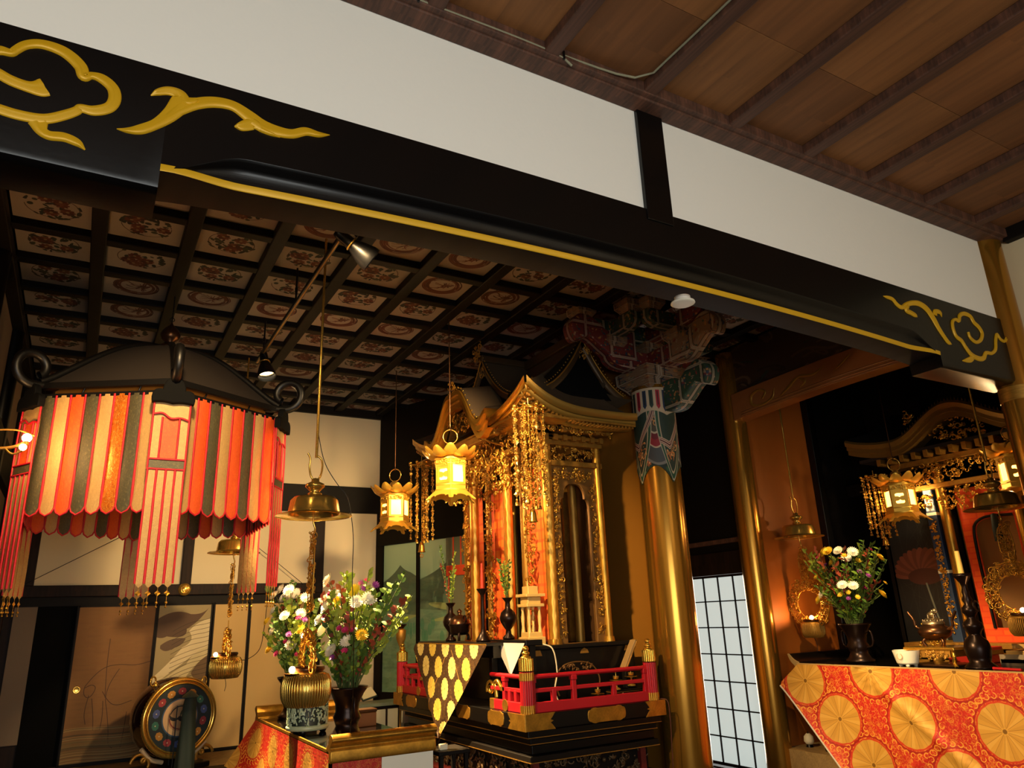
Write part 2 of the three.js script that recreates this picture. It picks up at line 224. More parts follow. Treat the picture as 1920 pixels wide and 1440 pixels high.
// pillars
M.goldPillar = std({ color: 0xb5812f, metalness: 0.8, roughness: 0.2 });
const pillarR = struct('pillar', 'gold corner pillar at the right end of the beam'); mesh('shaft', [cyl(0.15, 0.155, 5.0, 6.86, 2.2, -0.06, 40)], M.goldPillar, pillarR);
mesh('collar', [cyl(0.156, 0.157, 0.12, 6.86, 3.17, -0.06, 40)], M.goldDull, pillarR);
const pillarT = struct('pillar', 'slim gold pillar beside the paper window'); mesh('shaft', [cyl(0.145, 0.15, 5.0, 7.06, 2.2, -3.46, 40)], M.goldPillar, pillarT);
const pillarM = struct('pillar', 'thick gold pillar with painted capital behind the shrine'); mesh('shaft', [cyl(0.228, 0.234, 4.2, 5.36, 1.8, -3.06, 56)], M.goldPillar, pillarM);
{
  const tex = canvasTex(1024, 512, (c, w, h) => {
    c.fillStyle = '#233d2c'; c.fillRect(0, 0, w, h); const r = rng(8);
    for (let i = 0; i < 260; i++) { c.fillStyle = ['#2f5a3a', '#1b2c26', '#4c7350', '#1d3550'][(r() * 4) | 0]; c.beginPath(); c.ellipse(r() * w, h * 0.3 + r() * h * 0.7, 6 + 22 * r(), 5 + 12 * r(), r() * 3, 0, 7); c.fill(); }
    for (let i = 0; i < 90; i++) { const x = r() * w, y = h * 0.38 + r() * h * 0.6; c.fillStyle = ['#c9803f', '#d79a58', '#a85a34', '#b0413a'][(r() * 4) | 0]; for (let k = 0; k < 6; k++) { c.beginPath(); c.ellipse(x + 12 * Math.cos(k), y + 12 * Math.sin(k), 9, 6, k, 0, 7); c.fill(); } c.fillStyle = '#e4c79a'; c.beginPath(); c.arc(x, y, 5, 0, 7); c.fill(); }
    // overlapping lappets with pale outlines
    const lap = (x, y0, y1, q, cols) => { cols.forEach(([col, k]) => { const d = q * k, yb = h * (y0 + (y1 - y0) * (0.55 + 0.45 * k)); c.fillStyle = col; c.beginPath(); c.moveTo(x - d, h * y0); c.bezierCurveTo(x - d * 1.1, h * lerp(y0, y1, 0.55), x - d * 0.4, yb, x, yb); c.bezierCurveTo(x + d * 0.4, yb, x + d * 1.1, h * lerp(y0, y1, 0.55), x + d, h * y0); c.fill(); }); };
    const scrolls = (x, y, q, n) => { for (let i = 0; i < n; i++) { c.strokeStyle = ['#cf8a4a', '#dba266', '#b86f3a'][(r() * 3) | 0]; c.lineWidth = 7; c.beginPath(); c.arc(x + (r() - 0.5) * q, y + (r() - 0.5) * q, 8 + 10 * r(), r() * 6, r() * 6 + 4); c.stroke(); } };
    for (let k = 0; k < 4; k++) { const x = (k + 0.5) * w / 4; lap(x, 0.3, 0.99, w / 7, [['#7f7a72', 1], ['#4a4c4c', 0.9]]); }
    for (let k = 0; k < 4; k++) { const x = (k + 0.5) * w / 4; lap(x, 0.2, 0.78, w / 9, [['#c4a98c', 1], ['#8f1c26', 0.92], ['#6d1520', 0.6]]); lap(x, 0.2, 0.6, w / 12, [['#bda88c', 1], ['#4c4436', 0.86]]); scrolls(x, h * 0.42, 60, 8); }
    for (let k = 0; k < 4; k++) { const x = k * w / 4; for (const q of [x, x + w]) { lap(q, 0.3, 1.0, w / 9, [['#b9aa90', 1], ['#2c5138', 0.94], ['#b8a284', 0.78], ['#2a3a30', 0.7]]); scrolls(q, h * 0.72, 90, 14); } }
    for (let k = 0; k < 4; k++) for (const [lw, st] of [[40, '#c9b395'], [30, '#7a3a40'], [20, '#cdb594'], [9, '#5c2630']]) { const x = k * w / 4; for (const q of [x, x + w]) { c.strokeStyle = st; c.lineWidth = lw; c.beginPath(); c.moveTo(q + w / 8, h * 0.3); c.quadraticCurveTo(q + w / 16, h * 0.62, q - w / 11, h * 0.66); c.stroke(); } }
    c.fillStyle = '#c2a98a'; c.fillRect(0, 0, w, h * 0.3);
    for (let k = 0; k < 20; k++) { const x = (k + 0.5) * w / 20; c.fillStyle = ['#a3202f', '#28344a', '#26382c'][k % 3]; c.beginPath(); c.moveTo(x - 15, 16); c.lineTo(x + 15, 16); c.lineTo(x + 15, h * 0.23); c.lineTo(x, h * 0.27); c.lineTo(x - 15, h * 0.23); c.fill(); c.fillStyle = '#111'; c.fillRect(x - 3, 24, 6, h * 0.17); }
  });
  M.paintSleeve = std({ map: tex, roughness: 0.65 });
  const rows = []; for (let j = 0; j <= 12; j++) { const R = []; for (let i = 0; i <= 96; i++) { const a = i / 96 * 2 * PI, yb = 2.79 + 0.2 * Math.pow(Math.abs(Math.sin((a + 0.1) * 2)), 0.8), y = lerp(3.86, yb, j / 12), q = 0.236 + 0.003 * (j / 12); R.push([5.36 + q * Math.sin(a), y, -3.06 + q * Math.cos(a)]); } rows.push(R); }
  mesh('painted_sleeve', [sheet(rows)], M.paintSleeve, pillarM);
  // bracket set
  const pal = (bg, seed) => std({ roughness: 0.65, map: canvasTex(256, 256, (c, w, h) => { c.fillStyle = bg; c.fillRect(0, 0, w, h); const r = rng(seed); for (let i = 0; i < 46; i++) { c.fillStyle = ['#8a5a3a', '#2f5340', '#74302c', '#8f7d68', '#27364c', '#a8743e'][(r() * 6) | 0]; c.beginPath(); c.ellipse(r() * w, r() * h, 5 + 16 * r(), 4 + 7 * r(), r() * 3, 0, 7); c.fill(); } c.strokeStyle = '#a08e7a'; c.lineWidth = 9; c.strokeRect(6, 6, w - 12, h - 12); c.strokeStyle = '#1a1614'; c.lineWidth = 5; c.strokeRect(22, 22, w - 44, h - 44); }, 3, 3) });
  M.paintRed = pal('#6b2420', 31); M.paintGreen = pal('#26412f', 32); M.paintTan = pal('#80644c', 33);
  const blk = (w, h, x, y, z) => { const s = w / 2, rows = [[0.62, 0], [0.72, 0.18], [0.98, 0.5], [1, 1]].map(([k, t]) => { const q = s * k; return [[x - q, y + h * t, z - q], [x + q, y + h * t, z - q], [x + q, y + h * t, z + q], [x - q, y + h * t, z + q], [x - q, y + h * t, z - q]]; }); return toCreasedNormals(merge([sheet(rows.reverse()), box(w, 0.005, w, x, y + h, z)]), 0.4); };
  const arm = (L, h, d, ax, x, y, z) => { const s = new THREE.Shape(); s.moveTo(-L, h); s.lineTo(L, h); s.lineTo(L, h * 0.55); s.quadraticCurveTo(L * 0.95, 0.0, L * 0.55, 0); s.lineTo(-L * 0.55, 0); s.quadraticCurveTo(-L * 0.95, 0, -L, h * 0.55); return xf(boxUV(extr(s, d, 0.008).translate(0, 0, -d / 2)), x, y, z, 0, ax === 'z' ? PI / 2 : 0); };
  const nose = (x, y, z, ry, s = 1) => { // carved scroll nose
    const p = [[0, 0], [0.2, -0.02], [0.34, 0.06], [0.5, 0.16], [0.62, 0.12], [0.66, 0.24], [0.56, 0.34], [0.42, 0.3], [0.3, 0.22], [0.2, 0.26], [0, 0.26]]; const sh = new THREE.Shape(); sh.moveTo(0, 0); sh.splineThru(p.slice(1).map((q) => V2(q[0] * s, q[1] * s))); return xf(boxUV(extr(sh, 0.15, 0.02).translate(0, 0, -0.075)), x, y, z, 0, ry); };
  const B = struct('capital', 'painted bracket set on the thick gold pillar');
  mesh('bearing_block', [blk(0.56, 0.24, 5.36, 3.86, -3.06)], M.paintTan, B);
  mesh('bracket_arm', [arm(0.62, 0.2, 0.16, 'x', 5.36, 4.09, -3.06)], M.paintRed, B); mesh('bracket_arm', [arm(0.62, 0.2, 0.16, 'z', 5.36, 4.09, -3.06)], M.paintRed, B);
  for (const [x, z] of [[-0.52, 0], [0.52, 0], [0, 0.52], [0, -0.52], [0, 0]]) mesh('bearing_block', [blk(0.26, 0.14, 5.36 + x, 4.29, -3.06 + z)], M.paintTan, B);
  mesh('bracket_arm', [arm(0.98, 0.18, 0.14, 'x', 5.36, 4.43, -3.06)], M.paintGreen, B); mesh('bracket_arm', [arm(0.98, 0.18, 0.14, 'z', 5.36, 4.43, -3.06)], M.paintRed, B);
  mesh('bracket_arm', [arm(0.45, 0.16, 0.13, 'x', 5.36, 4.43, -2.54)], M.paintGreen, B); mesh('bracket_arm', [arm(0.45, 0.16, 0.13, 'z', 4.84, 4.43, -3.06)], M.paintGreen, B);
  for (const [x, z] of [[-0.9, 0], [0, 0.9], [-0.52, 0.36], [-0.36, 0.52], [0.36, 0.52]]) mesh('bearing_block', [blk(0.24, 0.13, 5.36 + x, 4.6, -3.06 + z)], M.paintTan, B);
  mesh('carved_nose', [nose(5.42, 3.62, -2.9, -PI / 2, 1.1)], M.paintGreen, B); mesh('carved_nose', [nose(5.1, 4.2, -3.06, PI, 1.25)], M.paintRed, B); mesh('carved_nose', [nose(5.36, 4.1, -2.6, -PI / 2, 1.0)], M.paintTan, B);
}
// cross beam, side panel above it
const cross = struct('beam', 'carved side beam between the slim pillar and the corner pillar');
{
  const s = new THREE.Shape(); const z0 = 0.1, z1 = 3.34; s.moveTo(z0, 3.79); s.lineTo(z0 + 0.3, 3.79); s.quadraticCurveTo((z0 + z1) / 2, 3.86, z1 - 0.3, 3.79); s.lineTo(z1, 3.77); s.lineTo(z1, 4.1); s.quadraticCurveTo((z0 + z1) / 2, 4.16, z0, 4.1); s.closePath();
  M.brownLacquer = phys({ color: 0x86522a, roughness: 0.38, clearcoat: 0.4, bumpMap: fine, bumpScale: 0.0006 });
  const g = xf(boxUV(extr(s, 0.2, 0.006).translate(0, 0, -0.1)), 7.03, 0, 0, 0, PI / 2); mesh('beam_body', [g], M.brownLacquer, cross);
  mesh('edge_bead', [tube([[6.92, 3.83, -3.2], [6.925, 3.86, -2.6], [6.925, 3.885, -1.7], [6.925, 3.865, -0.8], [6.92, 3.83, -0.15]], 0.012, 30), tube([[6.92, 3.8, -3.2], [6.925, 3.825, -2.6], [6.925, 3.85, -1.7], [6.925, 3.83, -0.8], [6.92, 3.8, -0.15]], 0.012, 30)], M.brownLacquer, cross);
  const sc = [[[-2.85, 3.92, .02], [-2.8, 3.99, .03], [-2.9, 4.04, .035], [-3.02, 3.99, .035], [-3.02, 3.89, .035], [-2.88, 3.85, .035], [-2.7, 3.9, .03], [-2.66, 4.0, .01]], [[-2.6, 3.87, .01], [-2.45, 3.95, .04], [-2.3, 4.03, .04], [-2.1, 4.0, .03], [-1.95, 4.05, .005]], [[-2.3, 4.02, .03], [-2.22, 3.95, .03], [-2.3, 3.9, .005]], [[-1.85, 3.95, .005], [-1.7, 4.02, .03], [-1.6, 4.08, .005]]];
  for (const p of sc) mesh('carved_scroll', [xf(ribbon(p, 0.012, 40), 6.922, 0, 0, 0, -PI / 2)].map((q) => { const a = q.attributes.position; for (let i = 0; i < a.count; i++) a.setZ(i, a.getZ(i)); return q; }), M.goldDull, cross);
}
const wallU = struct('wall_side_upper', 'dark painted panel over the carved side beam');
mesh('panel', span(7.02, 7.1, 4.1, 4.8, -3.4, -0.1), std({ roughness: 0.6, map: canvasTex(512, 256, (c, w, h) => { c.fillStyle = '#3a261a'; c.fillRect(0, 0, w, h); const r = rng(77); for (let i = 0; i < 60; i++) { c.strokeStyle = ['#4d3828', '#2b1c14', '#5b4632', '#243026'][(r() * 4) | 0]; c.lineWidth = 4 + 8 * r(); c.beginPath(); const x = r() * w, y = r() * h; c.moveTo(x, y); c.bezierCurveTo(x + 60, y - 50 * r(), x + 90 * r(), y + 60, x + 140 * r(), y - 30 + 60 * r()); c.stroke(); } }, 0.3, 1) }), wallU);

// coffered ceiling with painted roundels
const ceilI = struct('ceiling_inner', 'black coffered ceiling with painted flower roundels');
{
  const mats = []; const GX = 0.683, GZ = 0.65, X0 = -0.9, Z0 = -0.32;
  for (let k = 0; k < 10; k++) {
    const t = canvasTex(256, 256, (c, w, h) => {
      const r = rng(100 + k); c.fillStyle = '#948a80'; c.fillRect(0, 0, w, h); for (let i = 0; i < 500; i++) { c.fillStyle = `rgba(150,125,100,${0.06 * r()})`; c.fillRect(r() * w, r() * h, 8 * r(), 30 * r()); }
      c.save(); c.translate(128, 128); c.beginPath(); c.arc(0, 0, 92, 0, 7); c.clip();
      const reds = ['#4a211b', '#55281f', '#391a1a', '#5d352a'], greens = ['#1b2520', '#222d25', '#171f1d', '#2f3427'];
      const leafy = k % 3;
      if (leafy === 2) for (let i = 0; i < 60; i++) { c.strokeStyle = reds[(r() * 4) | 0]; c.lineWidth = 2 + 4 * r(); const a = r() * 7, q = 60 + 32 * r(); c.beginPath(); c.arc(0, 0, q, a, a + 1 + r()); c.stroke(); if (i % 4 === 0) { c.beginPath(); c.moveTo(-60 + 120 * r(), -50 + 100 * r()); c.quadraticCurveTo(30 * r(), 40 * r(), 60 * r(), -50 * r()); c.stroke(); } }
      else { for (let i = 0; i < 55; i++) { c.fillStyle = greens[(r() * 4) | 0]; const a = r() * 7, q = 92 * Math.sqrt(r()); c.beginPath(); c.ellipse(q * Math.cos(a), q * Math.sin(a), 8 + 12 * r(), 4 + 6 * r(), r() * 3, 0, 7); if (r() < (leafy ? 0.5 : 0.85)) c.fill(); }
        for (let i = 0; i < (leafy ? 8 : 5); i++) { const a = r() * 7, q = 62 * Math.sqrt(r()), x = q * Math.cos(a), y = q * Math.sin(a); for (let p = 0; p < 9; p++) { c.fillStyle = reds[(r() * 4) | 0]; c.beginPath(); c.ellipse(x + 14 * Math.cos(p * 0.7), y + 14 * Math.sin(p * 0.7), 12, 7, p * 0.7, 0, 7); c.fill(); } c.fillStyle = '#7a6a4c'; c.beginPath(); c.arc(x, y, 6, 0, 7); c.fill(); }
        for (let i = 0; i < 9; i++) { c.strokeStyle = '#3b2a22'; c.lineWidth = 2.5; const a = r() * 7; c.beginPath(); c.arc(0, 0, 84, a, a + 1.1); c.stroke(); } }
      c.restore();
    });
    mats.push(std({ map: t, roughness: 0.8 }));
  }
  const pg = new THREE.BoxGeometry(GX - 0.1, 0.02, GZ - 0.1), r = rng(5);
  for (let j = 0; j < 12; j++) for (let i = 0; i < 12; i++) { const m = mesh('ceiling_panel', pg, mats[(r() * 10) | 0], ceilI); m.position.set(X0 + (i + 0.5) * GX, 4.78, Z0 - (j + 0.5) * GZ); m.rotation.y = [0, PI / 2][0]; }
  for (let i = 0; i <= 12; i++) mesh('coffer_beam', span(X0 + i * GX - 0.06, X0 + i * GX + 0.06, 4.69, 4.8, -8.1, -0.26, 0.012), M.blackWood, ceilI);
  for (let j = 0; j <= 12; j++) mesh('coffer_beam', span(-0.9, 7.3, 4.7, 4.8, Z0 - j * GZ - 0.055, Z0 - j * GZ + 0.055, 0.012), M.blackWood, ceilI);
  mesh('ceiling_backing', span(-1.1, 9.8, 4.8, 4.9, -8.2, -0.2), M.blackWood, ceilI);
}

// back wall
const wallB = struct('wall_back', 'back wall of plaster panels between black rails and posts');
const ZB = -8.03;
mesh('wall_core', span(-1.1, 7.2, -0.3, 4.9, ZB - 0.2, ZB - 0.05), M.darkWood, wallB);
for (const [x0, x1, y0, y1] of [[-0.8, 4.68, 3.5, 4.68], [-0.66, 1.17, 2.05, 3.14], [1.29, 2.95, 2.05, 3.14], [3.06, 3.9, 0.2, 3.14]]) mesh('plaster_panel', span(x0, x1, y0, y1, ZB - 0.06, ZB), M.plasterWarm, wallB);
mesh('rail', span(-0.9, 5.2, 3.12, 3.52, ZB - 0.03, ZB + 0.06, 0.01), M.blackWood, wallB);
mesh('rail', span(-0.9, 3.06, 1.95, 2.09, ZB - 0.03, ZB + 0.07, 0.01), M.darkWood, wallB);
mesh('rail', span(-0.9, 3.06, 1.84, 1.95, ZB - 0.06, ZB + 0.02), M.blackWood, wallB);
mesh('rail', span(-0.9, 4.7, 4.64, 4.8, ZB - 0.03, ZB + 0.06), M.blackWood, wallB);
for (const [x0, x1, y0, y1] of [[1.16, 1.29, 2.05, 3.14], [2.93, 3.08, 0, 3.14], [4.68, 5.0, 2.6, 4.7], [-0.92, -0.76, 0, 4.7], [-0.62, -0.5, 1.95, 3.14]]) mesh('wall_post', span(x0, x1, y0, y1, ZB - 0.04, ZB + 0.05, 0.008), M.darkWood, wallB);
mesh('nail_cover', [lathe([[0, 0.03], [0.03, 0.028], [0.06, 0.015], [0.075, 0.012], [0.08, 0]], 24).rotateX(PI / 2).translate(1.215, 2.02, ZB + 0.07), torus(0.045, 0.008, 1.215, 2.02, ZB + 0.09)], M.brass, wallB);
mesh('sill', span(-0.9, 3.06, -0.02, 0.03, ZB - 0.05, ZB + 0.05), M.blackWood, wallB);
mesh('plaster_panel', span(-0.66, -0.42, 0.3, 1.84, ZB - 0.05, ZB - 0.01), std({ color: 0x7a6a58, roughness: 0.9 }), wallB);
mesh('opening_shade', span(-0.42, 0.0, 0.0, 1.84, ZB - 0.055, ZB - 0.02), M.black, wallB);  // black sheet stands for the shade in the open doorway
// left wall
const wallL = struct('wall_left', 'dark timber and plaster left wall');
mesh('plaster_panel', span(-1.1, -0.95, 3.5, 4.8, -8.1, -0.3), std({ color: 0x8a7460, roughness: 0.9 }), wallL);
mesh('board_panel', span(-1.12, -0.97, -0.3, 3.5, -8.1, -0.3), M.blackWood, wallL);
for (const z of [-7.9, -5.9, -3.9]) mesh('wall_post', [cyl(0.09, 0.09, 5, -0.93, 2.3, z, 20)], M.lacquer, wallL);
mesh('rail', span(-0.97, -0.86, 3.12, 3.52, -8.0, -0.3, 0.01), M.blackWood, wallL); mesh('rail', span(-0.97, -0.86, 1.9, 2.1, -8.0, -0.3, 0.01), M.darkWood, wallL); mesh('rail', span(-0.97, -0.84, 4.6, 4.8, -8.0, -0.3, 0.01), M.blackWood, wallL);
mesh('plaster_panel', span(-0.97, -0.93, 2.1, 3.12, -8.0, -6.1), std({ color: 0x6b5a4a, roughness: 0.9 }), wallL);

// gilded wall behind the shrine, side screen with landscape panels
const wallG = struct('wall_altar', 'gilded wall behind the main shrine');
mesh('gilt_panel', span(5.26, 5.34, 0.0, 4.8, -6.1, -3.2), std({ color: 0xb4792a, metalness: 0.5, roughness: 0.45, bumpMap: fine, bumpScale: 0.0004 }), wallG);
const landscape = (seed, w, h) => canvasTex(w, h, (c) => {
  const r = rng(seed); const g = c.createLinearGradient(0, 0, 0, h); g.addColorStop(0, '#bfdcae'); g.addColorStop(0.25, '#a5c7a0'); g.addColorStop(0.5, '#7c9a7c'); g.addColorStop(1, '#86b08e'); c.fillStyle = g; c.fillRect(0, 0, w, h);
  c.fillStyle = '#5e7056'; c.beginPath(); c.moveTo(0, h * 0.26); c.quadraticCurveTo(w * 0.3, h * 0.22, w * 0.5, h * 0.15); c.quadraticCurveTo(w * 0.62, h * 0.19, w * 0.8, h * 0.205); c.lineTo(w, h * 0.24); c.lineTo(w, h * 0.5); c.lineTo(0, h * 0.46); c.fill();
  for (let i = 0; i < 500; i++) { c.fillStyle = ['rgba(150,175,120,.10)', 'rgba(60,85,60,.10)', 'rgba(110,150,115,.12)', 'rgba(70,120,95,.12)'][(r() * 4) | 0]; c.beginPath(); c.ellipse(r() * w, h * 0.25 + r() * h * 0.75, 10 + 60 * r(), 4 + 18 * r(), 0, 0, 7); c.fill(); }
  c.fillStyle = 'rgba(165,175,105,.8)'; c.beginPath(); c.ellipse(w * 0.45, h * 0.45, w * 0.3, h * 0.022, 0.15, 0, 7); c.fill(); c.beginPath(); c.ellipse(w * 0.6, h * 0.52, w * 0.4, h * 0.014, -0.1, 0, 7); c.fill();
  for (let i = 0; i < 16; i++) { c.fillStyle = 'rgba(70,135,100,.55)'; c.beginPath(); c.ellipse(r() * w, h * (0.55 + 0.1 * r()), 14, 30, 0, 0, 7); c.fill(); }
});
{
  const scr = struct('wall_screen', 'side wall of green landscape panels in black frames'), A = V3(3.93, 0, -8.0), Bp = V3(4.72, 0, -6.15), L = A.distanceTo(Bp);
  scr.position.copy(A); scr.rotation.y = Math.atan2(-(Bp.z - A.z), Bp.x - A.x); // local +x runs from the back wall towards the altar
  const y0 = 0.55, y1 = 2.62; let x = 0.12; const face = 0.0;
  for (const [w, s] of [[0.7, 3], [1.1, 4]]) { const m = mesh('painted_panel', sheet([[[x, y1, face], [x + w, y1, face]], [[x, y0, face], [x + w, y0, face]]]), std({ map: landscape(s, 384, 768), roughness: 0.75 }), scr); mesh('frame_stile', box(0.06, y1 - y0 + 0.1, 0.05, x + w + 0.03, (y0 + y1) / 2, 0), M.blackWood, scr); x += w + 0.06; }
  mesh('frame_stile', box(0.14, 2.9, 0.08, 0.05, 1.45, 0), M.blackWood, scr);
  mesh('frame_rail', box(L, 0.3, 0.08, L / 2, y1 + 0.15, 0.01), M.blackWood, scr); mesh('frame_rail', box(L, y0, 0.08, L / 2, y0 / 2, 0), M.blackWood, scr);
  mesh('upper_panel', box(L, 2.0, 0.06, L / 2, 3.9, -0.02), M.blackWood, scr); mesh('panel_backing', box(L, 2.2, 0.03, L / 2, 1.6, -0.03), M.blackWood, scr);
}
// passage wall with the bright paper window, right alcove shell
const wallR = struct('wall_right', 'dark wall of the side passage with a paper window');
mesh('board_panel', [span(7.1, 7.2, 2.12 - 0.2, 4.8, -8.1, -3.55), span(7.1, 7.2, -0.4, 2.0, -8.1, -4.95)], M.blackWood, wallR);
mesh('rail', span(7.02, 7.12, 1.92, 2.2, -8.0, -3.6, 0.01), M.darkWood, wallR); mesh('rail', span(7.04, 7.12, 2.3, 2.36, -8.0, -3.6, 0.01), M.batten, wallR);
M.paperDay = std({ color: 0xe8ecec, emissive: new THREE.Color(0.84, 1.0, 0.95), emissiveIntensity: 0.5, roughness: 0.9 });
const winS = shojiWindow('window_1', 1.3, 2.22, 5, 7, 0, 0, M.paperDay, M.darkWood); winS.position.set(7.1, -0.3, -4.9); winS.rotation.y = -PI / 2;
const winSL = new THREE.RectAreaLight(DAY, 4, 1.2, 2.1); winSL.position.set(7.06, 0.85, -4.3); winSL.lookAt(0, 0.85, -4.3); scene.add(winSL);
mesh('outer_backing', span(7.2, 7.3, -0.4, 2.1, -5.0, -3.5), M.blackWood, wallR);
const alc = struct('wall_alcove', 'dark alcove around the right shrine');
mesh('brown_wall', span(7.2, 8.32, 0, 4.8, -3.5, -3.4), std({ color: 0x9c5516, roughness: 0.55, metalness: 0.2 }), alc);
mesh('alcove_post', span(8.3, 8.42, 0, 4.8, -3.52, -3.3, 0.01), M.lacquer, alc);
mesh('board_panel', [span(8.4, 9.8, 0, 4.8, -3.5, -3.42), span(9.7, 9.85, -0.4, 4.9, -3.5, 0.3), span(7.1, 9.8, -0.4, 4.9, 0.0, 0.14), span(7.0, 9.8, 4.75, 4.9, -3.5, 0.1)], M.blackWood, alc);
// ───────────────────────── carving helpers ─────────────────────────
const leafG = (() => { const g = new THREE.SphereGeometry(1, 7, 5); g.scale(1, 0.5, 0.28); return g; })();
// openwork foliage and curls filling w × h (local x, y), relief d towards +z
function carve(w, h, d, n, seed, inside) {
  const r = rng(seed), L = [];
  for (let i = 0; i < n; i++) {
    let x = (r() - 0.5) * w, y = (r() - 0.5) * h; if (inside && !inside(x, y)) continue; const z = (r() - 0.2) * d, s = (0.6 + 0.8 * r()) * Math.min(0.06, Math.max(0.018, Math.sqrt(w * h / n) * 0.62)), k = r();
    if (k < 0.4) L.push(xf(new THREE.TorusGeometry(s * 0.8, s * 0.26, 5, 9, 3 + 2.5 * r()), x, y, z, (r() - 0.5), (r() - 0.5), r() * 6));
    else if (k < 0.85) { const a = r() * 6; for (let q = 0; q < 3; q++) L.push(xf(leafG.clone(), x + s * 0.6 * Math.cos(a + q), y + s * 0.6 * Math.sin(a + q), z, (r() - 0.5) * 0.8, (r() - 0.5) * 0.8, a + q, s * 0.8)); }
    else L.push(ball(s * 0.55, x, y, z + d * 0.2, 7));
  }
  return merge(L);
}
const faceX = (g, x, y, z) => xf(g, x, y, z, 0, -PI / 2, 0);     // local +z looks towards -x, local x runs along +z
// ───────────────────────── altar platform with red railing ─────────────────────────
const dais = thing('altar_platform', 'black lacquered altar platform with gold plates carrying the large shrine', 'altar', [0, 0, 0]);
{
  const x0 = 3.44, x1 = 4.99, zN = -2.89, zF = -6.0;
  mesh('top_board', [span(x0, x1, 0.57, 0.70, zF, zN, 0.008)], M.lacquer, dais);
  [[0.05, 0.5, 0.565], [0.1, 0.44, 0.497], [0.13, 0.36, 0.437], [0.09, 0.30, 0.357]].forEach(([o, a, b], i) => mesh('moulding', [span(x0 + o, x1 - o * 0.4, a, b, zF + o, zN - o, 0.01)], i % 2 ? M.blackWood : M.lacquer, dais));
  for (const [o, y] of [[0.045, 0.506], [0.095, 0.446], [0.085, 0.303]]) mesh('gilt_line', [span(x0 + o, x1 - o * 0.4, y, y + 0.006, zF + o, zN - o + 0.001)], M.goldDull, dais);
  mesh('core', [span(x0 + 0.2, x1 - 0.1, 0, 0.56, zF + 0.2, zN - 0.2)], M.blackWood, dais);
  mesh('carved_panel', [xf(carve(1.3, 0.26, 0.03, 150, 61), 4.2, 0.15, zN - 0.2), faceX(carve(2.7, 0.26, 0.03, 200, 62), x0 + 0.2, 0.15, -4.45)], std({ color: 0x57432a, metalness: 0.5, roughness: 0.5 }), dais);
  mesh('foot_board', [span(x0 + 0.05, x1, 0, 0.03, zF + 0.05, zN - 0.05)], std({ color: 0x5a1512, roughness: 0.5 }), dais);
  for (const x of [3.62, 4.8]) mesh('red_stile', [span(x - 0.03, x + 0.03, 0.03, 0.3, zN - 0.2, zN - 0.15)], std({ color: 0x5a1512, roughness: 0.5 }), dais);
  // gilt plates: cusped outlines on the near face and the front face
  const plate = (w, h) => { const s = new THREE.Shape(), q = h / 2; s.moveTo(-w / 2, 0); s.quadraticCurveTo(-w / 2, q * 0.8, -w / 2 + q * 0.5, q * 0.75); s.quadraticCurveTo(-w / 2 + q, q * 1.15, -w / 4, q * 0.92); s.lineTo(w / 4, q * 0.92); s.quadraticCurveTo(w / 2 - q, q * 1.15, w / 2 - q * 0.5, q * 0.75); s.quadraticCurveTo(w / 2, q * 0.8, w / 2, 0); s.quadraticCurveTo(w / 2, -q * 0.8, w / 2 - q * 0.5, -q * 0.75); s.quadraticCurveTo(w / 2 - q, -q * 1.15, w / 4, -q * 0.92); s.lineTo(-w / 4, -q * 0.92); s.quadraticCurveTo(-w / 2 + q, -q * 1.15, -w / 2 + q * 0.5, -q * 0.75); s.quadraticCurveTo(-w / 2, -q * 0.8, -w / 2, 0); return extr(s, 0.004, 0.003, 6); };
  const corner = (w) => { const s = shapeOf([[0, -0.066], [w, -0.066], [w - 0.03, -0.03], [w - 0.05, -0.012], [w - 0.02, 0], [w - 0.05, 0.012], [w - 0.03, 0.03], [w, 0.066], [0, 0.066]]); return extr(s, 0.005, 0.002); };
  for (const [x, w] of [[4.3, 0.42]]) mesh('gilt_plate', [xf(plate(w, 0.125), x, 0.636, zN)], M.gold, dais);
  for (const z of [-3.42, -4.1, -4.8, -5.45]) mesh('gilt_plate', [faceX(plate(0.3, 0.125), x0, 0.636, z)], M.gold, dais);
  mesh('gilt_corner', [xf(corner(0.3), x0 - 0.001, 0.636, zN), xf(corner(0.3), x0, 0.636, zN - 0.3 + 0.3, 0, -PI / 2, PI).translate(0, 0, 0)], M.gold, dais);
  mesh('gilt_corner', [xf(corner(0.24).rotateZ(PI), x1 + 0.001, 0.636, zN)], M.gold, dais);
  mesh('gilt_corner', [faceX(corner(0.3), x0, 0.636, zF)], M.gold, dais);
}
